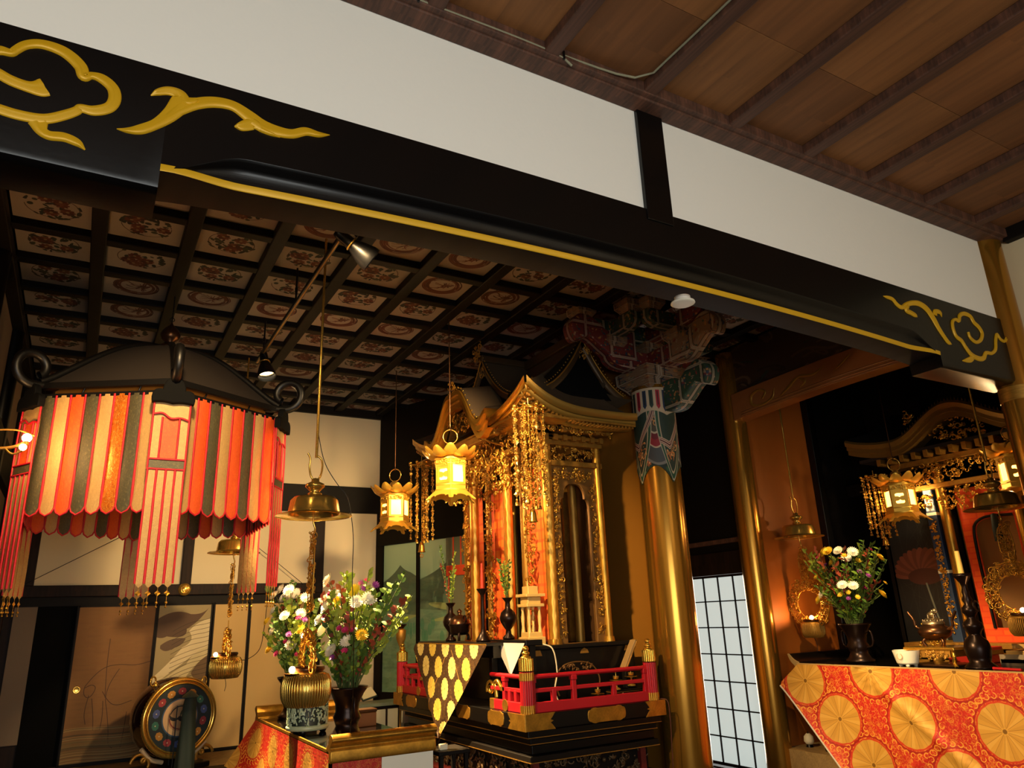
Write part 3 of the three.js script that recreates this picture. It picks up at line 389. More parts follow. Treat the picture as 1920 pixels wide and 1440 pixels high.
function railing(name, label, segs, posts, ends) { // segs: [x0,z0,x1,z1]; posts: [x,z,scale]
  const t = thing(name, label, 'railing'); const y0 = 0.70;
  for (const [x, z, tall] of posts) {
    const fl = []; for (let i = 0; i < 16; i++) fl.push(cyl(0.014, 0.014, 0.34, x + 0.05 * Math.cos(i * PI / 8), y0 + 0.17, z + 0.05 * Math.sin(i * PI / 8), 7));
    mesh('post', [cyl(0.052, 0.052, 0.34, x, y0 + 0.17, z, 20), ...fl], M.vermilion, t);
    const gb = (ya, yb) => { const L = [cyl(0.057, 0.057, yb - ya, x, (ya + yb) / 2, z, 20)]; for (let i = 0; i < 16; i++) L.push(cyl(0.0145, 0.0145, yb - ya, x + 0.0525 * Math.cos(i * PI / 8), (ya + yb) / 2, z + 0.0525 * Math.sin(i * PI / 8), 7)); return merge(L); };
    mesh('gilt_band', [gb(y0 - 0.0, y0 + 0.07)], M.gold, t); if (tall) mesh('gilt_band', [gb(y0 + 0.27, y0 + 0.335)], M.gold, t);
    mesh('gilt_cap', [gb(y0 + 0.35, y0 + 0.45)], M.goldBright, t);
    mesh('finial', [lathe([[0, 0.56], [0.012, 0.555], [0.026, 0.545], [0.03, 0.53], [0.022, 0.515], [0.024, 0.51], [0.036, 0.5], [0.036, 0.488], [0.028, 0.48], [0.03, 0.475], [0.046, 0.465], [0.05, 0.452], [0.045, 0.44]].reverse(), 20, x, y0, z)], M.goldBright, t);
  }
  for (const [xa, za, xb, zb, bal] of segs) {
    mesh('top_rail', [rod([xa, y0 + 0.295, za], [xb, y0 + 0.295, zb], 0.02, 12)], M.vermilion, t);
    const L = Math.hypot(xb - xa, zb - za), ry = -Math.atan2(zb - za, xb - xa), cx = (xa + xb) / 2, cz = (za + zb) / 2;
    mesh('middle_rail', [rbox(L, 0.034, 0.03, 0.006, cx, y0 + 0.18, cz, 0, ry)], M.vermilion, t);
    mesh('bottom_rail', [rbox(L, 0.085, 0.045, 0.006, cx, y0 + 0.0425, cz, 0, ry)], M.vermilion, t);
    for (const [u, tall] of bal) { const x = lerp(xa, xb, u), z = lerp(za, zb, u); mesh('baluster', [rbox(0.045, tall ? 0.23 : 0.1, 0.04, 0.005, x, y0 + 0.085 + (tall ? 0.1 : 0.045), z, 0, ry)], M.vermilion, t); if (tall) mesh('bearing_block', [rbox(0.06, 0.04, 0.05, 0.006, x, y0 + 0.265, z, 0, ry)], M.vermilion, t); }
  }
  for (const [x, z, dir] of ends) { // gilt scroll where the rail ends at the opening, running in dir along z
    const p = []; for (let i = 0; i <= 26; i++) { const a = i / 26 * 8.2, q = 0.075 - 0.0075 * a; p.push([x, y0 + 0.17 + q * Math.sin(a - 0.5), z + dir * (0.02 + q * Math.cos(a - 0.5))]); }
    mesh('gilt_scroll', [tube(p, 0.016, 60, 8)], M.goldBright, t);
    mesh('gilt_scroll', [tube([[x, y0 + 0.18, z - dir * 0.2], [x, y0 + 0.24, z - dir * 0.12], [x, y0 + 0.22, z - dir * 0.07], [x, y0 + 0.17, z - dir * 0.09], [x, y0 + 0.1, z - dir * 0.1]], 0.02, 30, 8)], M.goldBright, t);
    mesh('end_plate', [faceX(extr(new THREE.Shape().absarc(0, 0, 0.05, 0, 2 * PI), 0.004, 0.002), x - 0.024, y0 + 0.045, z - dir * 0.3), span(x - 0.026, x + 0.026, y0, y0 + 0.088, Math.min(z, z - dir * 0.08), Math.max(z, z - dir * 0.08), 0.004), span(x - 0.02, x + 0.02, y0 + 0.16, y0 + 0.2, Math.min(z - dir * 0.2, z - dir * 0.28), Math.max(z - dir * 0.2, z - dir * 0.28), 0.004)], M.gold, t);
  }
  return t;
}
railing('railing', 'red railing with gold capped posts along the near side of the altar platform', [[3.51, -2.96, 4.87, -2.96, [[0.04, 1], [0.2, 0], [0.36, 1], [0.69, 0], [0.97, 1]]], [3.51, -2.96, 3.51, -3.62, [[0.28, 0], [0.6, 1], [0.45, 0]]]], [[3.51, -2.96, 1], [4.9, -2.96, 0]], [[3.51, -3.62, -1]]);
railing('railing', 'short red railing with gold scroll behind the brown and gold cloth, beside the landscape panels', [[3.51, -5.92, 3.51, -5.05, [[0.2, 1], [0.4, 0], [0.62, 1], [0.8, 0]]], [3.51, -5.92, 4.4, -5.92, [[0.3, 1], [0.7, 1]]]], [[3.51, -5.92, 0]], [[3.51, -5.05, 1]]);

// ───────────────────────── the large shrine ─────────────────────────
const shr = thing('shrine', 'large gilded altar shrine with curved dark roofs standing on the railed platform', 'shrine');
const bark = std({ color: 0x463726, roughness: 0.7, bumpMap: fine, bumpScale: 0.002 }), orange = std({ roughness: 0.8, map: canvasTex(256, 256, (c, w, h) => { c.fillStyle = '#e0561a'; c.fillRect(0, 0, w, h); const r = rng(3); for (let j = 0; j < 16; j++) for (let i = 0; i < 6; i++) { c.fillStyle = `rgba(255,${150 + 60 * r() | 0},40,${0.12 + 0.25 * r()})`; c.fillRect((i + (j % 2) / 2) * w / 6 + 2, j * h / 16 + 2, w / 6 - 5, h / 16 - 4); } }) });
{
  const zc = -4.35, xF = 4.12, xR = 4.78, zN = -3.42, zF = -5.28;
  mesh('base_box', [span(3.8, 5.0, 0.70, 1.2, -5.42, -3.3, 0.01)], M.lacquer, shr);
  for (const [pts, x] of [[[[0, 0], [0.09, 0], [0.07, 0.05], [0, 0.05]], 3.8], [[[0, 0], [0.1, 0], [0.09, 0.03], [0.05, 0.05], [0.01, 0.03]], 4.33], [[[0, 0], [0.12, 0], [0.12, 0.05], [0.02, 0.05]], 4.87]]) mesh('gilt_fitting', [xf(extr(shapeOf(pts), 0.004), x, 1.145, -3.3)], M.goldDull, shr);
  mesh('cusped_opening', [tube(spline([[4.06, 0.78, -3.295], [4.02, 0.9, -3.295], [4.1, 1.03, -3.295], [4.28, 1.07, -3.295], [4.46, 1.03, -3.295], [4.54, 0.9, -3.295], [4.5, 0.78, -3.295]], 30).map((v) => [v.x, v.y, v.z]), 0.008, 40, 6), xf(carve(0.36, 0.05, 0.01, 20, 44), 4.28, 1.03, -3.295)], std({ color: 0x6b4a22, metalness: 0.5, roughness: 0.5 }), shr);
  mesh('floor_board', [span(3.76, 5.02, 1.2, 1.235, -5.46, -3.27, 0.008)], M.blackWood, shr);
  const colm = (x, z, y1, r, mat) => { mesh('column', [cyl(r, r, y1 - 1.235, x, (y1 + 1.235) / 2, z, 24), cyl(r * 1.25, r * 1.35, 0.05, x, 1.26, z, 24), cyl(r * 1.12, r * 1.12, 0.03, x, y1 - 0.1, z, 24), cyl(r * 1.12, r * 1.12, 0.03, x, y1 - 0.25, z, 24)], mat, shr); };
  const scaleGold = std({ color: 0xd39a3c, metalness: 0.8, roughness: 0.35, bumpScale: 0.004, bumpMap: pixTex(128, 128, (u, v) => { const a = u * 8, b = v * 16 + (Math.floor(a) % 2) * 0.5, fx = a % 1 - 0.5, fy = b % 1 - 0.5, k = Math.min(1, Math.hypot(fx, fy) * 1.7); return [k, k, k]; }, 1, 1, false) });
  colm(xF, zN, 3.3, 0.055, scaleGold); colm(xR, zN, 3.3, 0.045, M.gold); colm(xF, zF, 3.3, 0.055, scaleGold); colm(xR, zF, 3.3, 0.05, M.gold);
  colm(3.9, -4.68, 3.25, 0.052, scaleGold); colm(3.9, -3.88, 3.25, 0.052, scaleGold); colm(xF, -4.7, 3.2, 0.05, M.goldDull); colm(xF, -3.9, 3.2, 0.05, M.goldDull);
  // near side wall with cusped arch
  const s = shapeOf([[4.17, 1.235], [xR - 0.04, 1.235], [xR - 0.04, 3.02], [4.17, 3.02]]), ho = new THREE.Path(); ho.moveTo(4.27, 1.235); ho.lineTo(4.265, 2.58); ho.quadraticCurveTo(4.265, 2.68, 4.315, 2.69); ho.bezierCurveTo(4.32, 2.83, 4.39, 2.845, 4.455, 2.845); ho.bezierCurveTo(4.52, 2.845, 4.59, 2.83, 4.595, 2.69); ho.quadraticCurveTo(4.645, 2.68, 4.645, 2.58); ho.lineTo(4.64, 1.235); s.holes.push(ho);
  mesh('arched_side_panel', [extr(s, 0.03, 0.006, 14).translate(0, 0, zN - 0.03)], std({ color: 0x8a6230, metalness: 0.6, roughness: 0.45 }), shr);  // duller gold: the weaker light on this side is in the colour
  mesh('arch_carving', [xf(carve(0.065, 1.6, 0.02, 80, 71), 4.215, 2.1, zN + 0.012), xf(carve(0.065, 1.6, 0.02, 80, 72), 4.69, 2.1, zN + 0.012), xf(carve(0.5, 0.13, 0.02, 50, 73), 4.455, 2.93, zN + 0.012)], M.gold, shr);
  mesh('lintel', [span(4.05, 4.83, 3.02, 3.08, zN - 0.05, zN + 0.04, 0.01), span(4.05, 4.83, 3.24, 3.3, zN - 0.06, zN + 0.06, 0.01), span(xF - 0.06, xF + 0.05, 3.2, 3.3, zF, zN, 0.01), span(3.85, 3.95, 3.18, 3.25, -4.9, -3.65, 0.01)], M.goldDull, shr);
  mesh('lintel_carving', [xf(carve(0.6, 0.15, 0.025, 60, 74), 4.45, 3.16, zN), faceX(carve(1.8, 0.3, 0.04, 170, 75), xF - 0.03, 3.05, zc)], M.gold, shr);
  mesh('inner_back', [span(xR + 0.02, xR + 0.05, 1.235, 3.3, zF, zN - 0.06), span(xF, xR, 1.235, 3.3, zF + 0.0, zF + 0.03)], std({ color: 0x4a3018, metalness: 0.3, roughness: 0.5 }), shr);
  mesh('inner_pillar', [cyl(0.05, 0.05, 2, 4.62, 2.2, -3.7, 16), box(0.1, 2, 0.04, 4.7, 2.2, -3.95)], M.goldDull, shr);
  // curtains and hanging foliage carving at the front
  const drape = (z0, z1, x, sw) => { const R = []; for (let j = 0; j <= 16; j++) { const row = []; for (let i = 0; i <= 14; i++) { const u = i / 14; row.push([x + 0.012 * Math.sin(u * 19) , lerp(3.02, 1.26, j / 16), lerp(z0, z1, u) + sw * (j / 16) * (u - 0.5)]); } R.push(row); } return sheet(R); };
  mesh('curtain', [drape(-4.62, -4.22, 4.1, 0.05)], orange, shr); mesh('curtain', [drape(-3.8, -3.5, 4.1, 0.12)], orange, shr); mesh('curtain', [drape(-5.2, -4.85, 4.1, 0.05)], orange, shr);
  for (const [z, w] of [[-4.52, 0.14], [-3.62, 0.12], [-5.1, 0.14]]) mesh('vine_carving', [faceX(carve(w, 1.75, 0.06, 120, 80 + (z * 10 | 0)), 4.02, 2.15, z)], M.gold, shr);
  mesh('beam_carving', [faceX(carve(0.75, 0.42, 0.12, 120, 91), 3.8, 3.2, -4.28), faceX(carve(0.4, 0.6, 0.2, 120, 92), 3.86, 3.1, -3.78), faceX(carve(0.4, 0.6, 0.2, 90, 93), 3.86, 3.1, -4.85)], M.gold, shr);
  // bracket bands under the eaves
  const bands = []; for (let k = 0; k < 3; k++) { const o = 0.1 + 0.13 * k, y = 3.3 + 0.06 * k; bands.push(span(xF - o, xR + 0.05, y, y + 0.04, zN - 0.02, zN + o, 0.006), span(xF - o, xF + 0.05, y, y + 0.04, zF - o, zN + o, 0.006)); for (let i = 0; i < 7; i++) bands.push(box(0.05, 0.06, 0.05, lerp(xF - o + 0.05, xR, i / 6), y + 0.01, zN + o)); for (let i = 0; i < 15; i++) bands.push(box(0.05, 0.06, 0.05, xF - o, y + 0.01, lerp(zF - o, zN + o, i / 14))); }
  mesh('eaves_brackets', bands, M.goldDull, shr);
  mesh('eaves_carving', [xf(carve(0.9, 0.14, 0.06, 60, 94), 4.4, 3.4, zN + 0.22), faceX(carve(0.6, 0.2, 0.08, 60, 95), 3.9, 3.4, -3.6)], M.gold, shr);
  // main roof
  const ex0 = 3.6, ex1 = 4.97, ez1 = -2.9, ez0 = 2 * zc - ez1, rx = 4.5, yr = 4.42, gz = -3.2, gz0 = 2 * zc - gz;
  const eave = (s) => 3.48 + 0.27 * Math.pow(Math.abs(s), 3.2);
  const rise = (t) => Math.pow(t, 1.5);
  const R1 = [], R2 = [], R3 = [];
  for (let i = 0; i <= 16; i++) { const t = i / 16, row = [], row2 = []; const zz1 = t < 0.42 ? lerp(ez1, gz - 0.08, t / 0.42) : gz + 0.08, zz0 = t < 0.42 ? lerp(ez0, gz0 + 0.08, t / 0.42) : gz0 - 0.08;
    for (let j = 0; j <= 30; j++) { const s = j / 15 - 1, z = lerp(zz0, zz1, j / 30); row.push([lerp(ex0, rx, t), lerp(eave(s) + 0.03, yr, rise(t)), z]); row2.push([lerp(ex1, rx, t), lerp(3.6 + 0.1 * Math.abs(s), yr, rise(t)), z]); } R1.push(row); R2.push(row2.reverse()); }
  for (let i = 0; i <= 8; i++) { const t = i / 8 * 0.42, row = []; for (let j = 0; j <= 20; j++) { const u = j / 20, s = u * 1.4 - 1; row.push([lerp(lerp(ex0, rx, t), lerp(ex1, rx, t), u), lerp(eave(s) + 0.03, yr, rise(t)), lerp(ez1, gz, i / 8)]); } R3.push(row); }
  const mir = (R) => R.map((row) => row.map(([x, y, z]) => [x, y, 2 * zc - z]).reverse());
  mesh('roof_slope', [sheet(R1)], bark, shr); mesh('roof_slope', [sheet(R2)], bark, shr); mesh('roof_slope', [sheet(R3)], bark, shr); mesh('roof_slope', [sheet(mir(R3))], bark, shr);
  // eave boards (gilt) and rafter ends
  const fascia = (pts, o, h0, h1, d) => { const rows = []; for (const [dy, dd] of [[h0, 0], [h1, 0.004], [h1, d], [h0, d]]) rows.push(pts.map(([x, y, z, nx, nz]) => [x + nx * (o - dd), y + dy, z + nz * (o - dd)])); return sheet(rows); };
  const nearE = [], frontE = []; for (let i = 0; i <= 40; i++) { const u = i / 40; nearE.push([lerp(ex0, ex1, u), eave(u * 1.4 - 1), ez1, 0, 1]); frontE.push([ex0, eave(u * 2 - 1), lerp(ez0, ez1, u), -1, 0]); }
  mesh('eave_board', [fascia(nearE, 0.02, 0.045, -0.03, 0.1), fascia(nearE, -0.02, -0.035, -0.085, 0.1), fascia(nearE, -0.1, -0.09, -0.12, 0.1)], std({ color: 0x9a7a35, metalness: 0.55, roughness: 0.42 }), shr);  // near boards duller than the front ones, their shade put into the colour
  const parts = [frontE.filter((q) => q[2] > -3.72), frontE.filter((q) => q[2] < -4.98)];
  for (const p of parts) mesh('eave_board', [fascia(p, 0.02, 0.045, -0.03, 0.1), fascia(p, -0.02, -0.035, -0.085, 0.1), fascia(p, -0.1, -0.09, -0.12, 0.1)], M.gold, shr);
  const raft = []; for (let i = 1; i < 30; i++) { const u = i / 30; raft.push(box(0.022, 0.024, 0.2, lerp(ex0, ex1, u), eave(u * 1.4 - 1) - 0.105, ez1 - 0.12)); } for (let i = 1; i < 64; i++) { const u = i / 64; raft.push(box(0.2, 0.024, 0.022, ex0 + 0.12, eave(u * 2 - 1) - 0.105, lerp(ez0, ez1, u))); }
  mesh('rafter_ends', raft, M.goldDull, shr);
  mesh('eave_soffit', [box(1.3, 0.02, 0.4, 4.3, 3.42, -3.1, 0.1), box(0.5, 0.02, 2.9, 3.85, 3.42, zc, 0, 0, -0.1)], M.goldDull, shr);
  // gables: barge boards, dark pediment, ridge
  function gable(cx, w, y0, y1, mat) { const L = [], half = (sg) => { const rows = []; for (let i = 0; i <= 18; i++) { const t = i / 18, x = sg * w / 2 * (1 - t), y = lerp(y0, y1, 0.4 * t + 0.6 * t * t), nx = -sg * 0.6, ny = -0.8, th = 0.07; rows.push([[x, y, 0.05], [x + sg * 0.002, y + 0.014, 0.055], [x + nx * 0.02 * 0, y, 0.06], [x + nx * th * 0.6, y + ny * th, 0.06], [x + nx * th * 0.6, y + ny * th, 0.02]]); } return sheet(sg > 0 ? rows : rows.map((r) => r.slice().reverse())); }; return { boards: merge([half(1), half(-1)]), trim: merge([1, -1].flatMap((sg) => { const p = []; for (let i = 0; i <= 18; i++) { const t = i / 18; p.push([sg * (w / 2 * (1 - t) + 0.004), lerp(y0, y1, 0.4 * t + 0.6 * t * t) + 0.004, 0.06]); } return [tube(p, 0.009, 30, 6), ...p.map((q) => ball(0.008, q[0] + sg * 0.03, q[1] + 0.022, 0.05, 6))]; })), ped: sheet([[[0, y1 - 0.06, 0.01], [0, y1 - 0.06, 0.01]], [[-w / 4, lerp(y0, y1, 0.3), 0.01], [w / 4, lerp(y0, y1, 0.3), 0.01]], [[-w / 2, y0 - 0.05, 0.01], [w / 2, y0 - 0.05, 0.01]]]), drop: xf(carve(0.12, 0.14, 0.03, 14, 9), 0, y1 - 0.16, 0.05) }; }
  const dk = std({ color: 0x4a3620, metalness: 0.4, roughness: 0.45 });
  const ga = gable(0, 1.02, 3.8, 4.4); for (const [k, m] of [['boards', dk], ['trim', M.goldDull], ['ped', M.black], ['drop', M.goldDull]]) mesh({ boards: 'barge_board', trim: 'gable_trim', ped: 'pediment', drop: 'gable_pendant' }[k], [xf(ga[k], rx, 0, gz)], m, shr);
  const gb = gable(0, 1.25, 3.86, 4.46); for (const [k, m] of [['boards', dk], ['trim', M.goldDull], ['ped', M.black], ['drop', M.goldDull]]) mesh({ boards: 'barge_board', trim: 'gable_trim', ped: 'pediment', drop: 'gable_pendant' }[k], [faceX(gb[k], 3.93, 0, zc)], m, shr);
  const dorm = (sg) => { const R = []; for (let i = 0; i <= 10; i++) { const t = i / 10, z = zc + sg * 0.625 * (1 - t), y = lerp(3.86, 4.46, 0.4 * t + 0.6 * t * t); R.push([[3.9, y, z], [4.5, y + 0.02, z]]); } return sheet(sg > 0 ? R : R.map((r) => r.slice().reverse())); };
  mesh('dormer_roof', [dorm(1), dorm(-1)], bark, shr);
  mesh('ridge', [span(rx - 0.05, rx + 0.05, yr - 0.02, yr + 0.1, gz0 - 0.1, gz + 0.1, 0.02), span(3.86, rx, 4.44, 4.53, zc - 0.04, zc + 0.04, 0.02)], dk, shr);
  mesh('ridge_end_ornament', [xf(carve(0.22, 0.24, 0.06, 26, 97), rx, yr + 0.12, gz + 0.12), faceX(carve(0.2, 0.22, 0.06, 24, 98), 3.85, 4.56, zc)], M.goldDull, shr);
  // undulating front gable over the entrance
  const top = (z) => { const a = Math.abs(z - zc) / 0.8; return 3.52 + 0.45 * (1 - smooth((a - 0.16) / 0.6)) - 0.03 * a * a + 0.09 * smooth((a - 0.78) / 0.24); };
  const prof = [], fr = [], bk = []; for (let i = 0; i <= 60; i++) { const z = zc - 0.8 + 1.6 * i / 60, y = top(z), k = 0.17; fr.push([[3.9, y + 0.05, z], [3.50, y + 0.04, z], [3.47, y + 0.035, z], [3.465, y - 0.02, z], [3.49, y - 0.025, z], [3.485, y - 0.09, z], [3.51, y - 0.095, z], [3.505, y - k, z], [3.58, y - k, z]]); }
  mesh('karahafu_board', [toCreasedNormals(sheet(fr), 0.5)], M.gold, shr);
  const karaRoof = []; for (let i = 0; i <= 60; i++) { const z = zc - 0.8 + 1.6 * i / 60, y = top(z) + 0.055; karaRoof.push([[4.1, y + 0.12, z], [3.49, y, z]]); } mesh('karahafu_roof', [sheet(karaRoof)], bark, shr);
  const studs = []; for (let i = 4; i <= 56; i++) { const z = zc - 0.8 + 1.6 * i / 60; if (i % 2) studs.push(ball(0.012, 3.5, top(z) + 0.062, z, 6)); } mesh('gilt_studs', studs, M.goldBright, shr);
  mesh('ridge_end_ornament', [faceX(carve(0.18, 0.14, 0.05, 18, 99), 3.5, top(zc) + 0.1, zc)], M.gold, shr);
  mesh('gable_carving', [faceX(carve(0.5, 0.24, 0.1, 60, 101), 3.62, 3.66, zc)], M.gold, shr);
  const ribs = []; for (let i = 0; i < 22; i++) { const z = zc - 0.55 + 1.1 * i / 21; ribs.push(tube([[3.62, top(z) - 0.2, z], [3.75, top(z) - 0.22, z], [3.9, top(z) - 0.24, z]], 0.012, 6, 5)); } mesh('rib_vault', [...ribs, sheet(Array.from({ length: 20 }, (_, i) => { const z = zc - 0.6 + 1.2 * i / 19; return [[3.6, top(z) - 0.19, z], [3.95, top(z) - 0.22, z]]; }))], M.goldDull, shr);
  mesh('cross_tie', [span(3.62, 3.7, 3.36, 3.46, zc - 0.72, zc + 0.72, 0.02)], M.goldDull, shr);
}
// ───────────────────────── hanging bead ornaments ─────────────────────────
function yoraku(label, pos, h, R, seed, src) {
  if (src) return dup(src, label, pos, 0, 'hanging bead ornaments under the eaves of the shrines');
  const t = thing('hanging_ornament', label, 'ornament', pos, 0, 'hanging bead ornaments under the eaves of the shrines'), r = rng(seed);
  const top = [cyl(0.006, 0.006, 0.14, 0, 0.05, 0, 6), torus(R * 0.8, 0.007, 0, 0, 0, PI / 2), torus(R * 0.45, 0.007, 0, 0.03, 0, PI / 2)]; for (let i = 0; i < 8; i++) { const a = i * PI / 4; top.push(rod([0, 0.02, 0], [R * Math.cos(a), 0.0, R * Math.sin(a)], 0.005, 6), ball(0.022, R * 1.03 * Math.cos(a), 0.02, R * 1.03 * Math.sin(a), 8)); }
  mesh('top_wheel', top, M.goldBright, t);
  for (let i = 0; i < 13; i++) { const a = i < 8 ? i * PI / 4 : (i - 8) * 2 * PI / 5 + 0.3, q = i < 8 ? R * 0.98 : R * 0.5, x = q * Math.cos(a), z = q * Math.sin(a), L = [], len = h * (i < 8 ? 0.8 + 0.1 * (i % 2) : 0.95); let y = -0.03;
    while (y > -len) { const k = r(); if (k < 0.3) { L.push(xf(new THREE.OctahedronGeometry(0.026), x, y, z, 0, r() * 3, 0, [1, 1.2, 0.3])); y -= 0.055; } else if (k < 0.55) { for (let p = 0; p < 5; p++) L.push(ball(0.011, x + 0.014 * Math.cos(p * 1.257), y + 0.014 * Math.sin(p * 1.257), z, 5)); y -= 0.05; } else { L.push(ball(0.013, x, y, z, 6)); y -= 0.032; } }
    L.push(cyl(0.0025, 0.0025, len, x, -len / 2, z, 4), lathe([[0, 0.02], [0.012, 0.015], [0.02, -0.02], [0.016, -0.022]], 8, x, y, z)); mesh('bead_strand', L, i % 3 ? M.brass : M.gold, t); }
  mesh('bell', [cyl(0.003, 0.003, h * 0.98, 0, -h * 0.49, 0, 4), lathe([[0, -h + 0.02], [0.02, -h + 0.015], [0.034, -h - 0.03], [0.04, -h - 0.09], [0.05, -h - 0.105], [0.046, -h - 0.107]], 16)], M.goldBright, t);
  mesh('clapper_petal', [torus(0.02, 0.005, 0, -h - 0.15, 0), cyl(0.002, 0.002, 0.06, 0, -h - 0.11, 0, 4)], M.goldDull, t); return t;
}
const yo1 = yoraku('gilt bead ornament hanging at the near corner of the large shrine roof', [3.6, 3.43, -2.88], 0.98, 0.15, 5);
yoraku('gilt bead ornament at the far roof corner of the large shrine, between the two lanterns', [3.62, 3.40, -5.58], 0.98, 0.15, 5, yo1);
// ───────────────────────── the hexagonal canopy ─────────────────────────
const brocade = (base, spots, seed, metal, rough, n = 700) => std({ roughness: rough, metalness: metal, map: canvasTex(256, 512, (c, w, h) => { c.fillStyle = base; c.fillRect(0, 0, w, h); const r = rng(seed); for (let i = 0; i < n; i++) { c.strokeStyle = spots[(r() * spots.length) | 0]; c.globalAlpha = 0.15 + 0.5 * r(); c.lineWidth = 1 + 3 * r(); c.beginPath(); const x = r() * w, y = r() * h; c.arc(x, y, 3 + 9 * r(), r() * 6, r() * 6 + 2.5); c.stroke(); } }), bumpMap: fine, bumpScale: 0.001 });
const MC = { cream: brocade('#b8935a', ['#c9a565', '#9a7a48', '#d4b06a'], 1, 0.12, 0.6), orange: brocade('#d3501a', ['#e06a1c', '#bd4318', '#e87c22'], 2, 0.05, 0.6), olive: brocade('#4c4730', ['#75693e', '#302d20', '#8a7a44'], 3, 0.15, 0.55), glint: brocade('#d9741c', ['#ffc74a', '#b0481a', '#ffe08a', '#8a3a1a'], 4, 0.45, 0.35, 1500), pipe: std({ color: 0xc01426, roughness: 0.55 }) };
const CAN = V3(0.478, 0, -4.46);
{
  const t = thing('canopy', 'black hexagonal hanging canopy with striped orange and cream brocade curtain strips', 'canopy', [CAN.x, 0, CAN.z]);
  const blk = std({ color: 0x070606, roughness: 0.42 }), roofM = std({ color: 0x2a221c, roughness: 0.7, bumpMap: fine, bumpScale: 0.001 });
  const R = 1.08, yT = 3.385, yE = 3.455, C = (k, q, y) => [q * Math.sin(k * PI / 3), y, q * Math.cos(k * PI / 3)];
  for (let k = 0; k < 6; k++) {
    const rows = [], P0 = C(k, 1, 0), P1 = C(k + 1, 1, 0);
    for (let i = 0; i <= 14; i++) { const f = i / 14, q = lerp(1.1, 0.09, f), y = yE + 0.03 + 0.62 * Math.pow(Math.sin(f * PI / 2), 1.15) * (1) , row = []; for (let j = 0; j <= 8; j++) { const u = j / 8, k2 = 1 + 0.06 * Math.sin(PI * u) * f * (1 - f) * 4; row.push([q * k2 * lerp(P0[0], P1[0], u), y, q * k2 * lerp(P0[2], P1[2], u)]); } rows.push(row.reverse()); }
    mesh('roof_panel', [sheet(rows)], roofM, t);
    const ribp = []; for (let i = 0; i <= 14; i++) { const f = i / 14, q = lerp(1.12, 0.06, f); ribp.push([q * P0[0], yE + 0.045 + 0.62 * Math.pow(Math.sin(f * PI / 2), 1.15), q * P0[2]]); } mesh('roof_rib', [tube(ribp, 0.03, 30, 6)], blk, t);
    const sp = []; const q0 = 1.08; for (let i = 0; i <= 34; i++) { const a = -PI / 2 + i / 34 * 5.6, rr = 0.14 - 0.011 * Math.max(0, i - 14) * 0.32, cy = yE + 0.15; sp.push([(q0 + 0.1 + rr * Math.cos(a)) * P0[0], cy + rr * Math.sin(a), (q0 + 0.1 + rr * Math.cos(a)) * P0[2]]); } sp.unshift([(q0 - 0.1) * P0[0], yE + 0.035, (q0 - 0.1) * P0[2]]);
    mesh('corner_scroll', [tube(sp, 0.038, 60, 8)], blk, t);
    const edge = (q, y, h, d) => { const a = C(k, q, y), b = C(k + 1, q, y), L = Math.hypot(a[0] - b[0], a[2] - b[2]); return box(L, h, d, (a[0] + b[0]) / 2, y, (a[2] + b[2]) / 2, 0, (k + 0.5) * PI / 3); };
    mesh('eave_bar', [edge(1.1, yE + 0.012, 0.05, 0.04)], blk, t); mesh('curtain_rail', [edge(R - 0.01, yT, 0.035, 0.03)], blk, t);
    mesh('eave_soffit', [edge(R - 0.1, yE - 0.01, 0.085, 0.012)], std({ color: 0xd07a22, roughness: 0.5, metalness: 0.2 }), t);
    for (const u of [0.28, 0.72]) { const a = C(k, R - 0.02, 0), b = C(k + 1, R - 0.02, 0); mesh('rail_stay', [rod([lerp(a[0], b[0], u), yT, lerp(a[2], b[2], u)], [lerp(a[0], b[0], u + 0.03), yE + 0.02, lerp(a[2], b[2], u + 0.03)], 0.008, 5)], blk, t); }
  }
  // curtain strips, each with its red piping
  const n = 9, L = R * 0.98, w = L / n, hS = 0.95; const strip = (seed) => { const r = rng(seed), rows = []; for (let i = 0; i <= 12; i++) { const f = i / 12, row = []; for (let j = 0; j <= 4; j++) { const u = j / 4 - 0.5; row.push([u * w * 0.99, -f * hS - (i === 12 ? 0.04 * (1 - Math.abs(u) * 2) : 0), 0.006 * Math.sin(f * 7 + seed) * f + 0.008 * Math.cos(u * PI)]); } rows.push(row); } return sheet(rows, (p) => [p[0] / w + 0.5 + seed * 0.13, p[1] * 2.2]); };
  const sg = [0, 1, 2].map(strip), pg = tube([[-w / 2, 0, 0.006], [-w / 2, -0.4, 0.006], [-w / 2, -hS + 0.01, 0.006], [-w / 2 + 0.006, -hS - 0.005, 0.008], [0, -hS - 0.042, 0.014], [w / 2 - 0.006, -hS - 0.005, 0.008], [w / 2, -hS + 0.01, 0.006], [w / 2, -0.4, 0.006], [w / 2, 0, 0.006]], 0.008, 40, 5);
  const seq = [['olive', 'cream', 'orange', 'olive', 'cream', 'orange', 'olive', 'cream', 'orange'], ['olive', 'cream', 'orange', 'olive', 'cream', 'glint', 'olive', 'cream', 'orange']];
  for (let k = 0; k < 6; k++) { const a = C(k, R, 0), b = C(k + 1, R, 0);
    for (let i = 0; i < n; i++) { const u = (i + 0.5) / n, kind = k === 5 ? seq[1][i] : k === 0 ? seq[0][i] : seq[0][(i + k) % 9]; const s = mesh('curtain_strip', sg[(i + k) % 3], MC[kind], t); s.position.set(lerp(a[0], b[0], u), yT, lerp(a[2], b[2], u)); s.rotation.y = (k + 0.5) * PI / 3; const p = new THREE.Mesh(pg, MC.pipe); p.name = 'piping'; p.castShadow = p.receiveShadow = true; s.add(p); } }
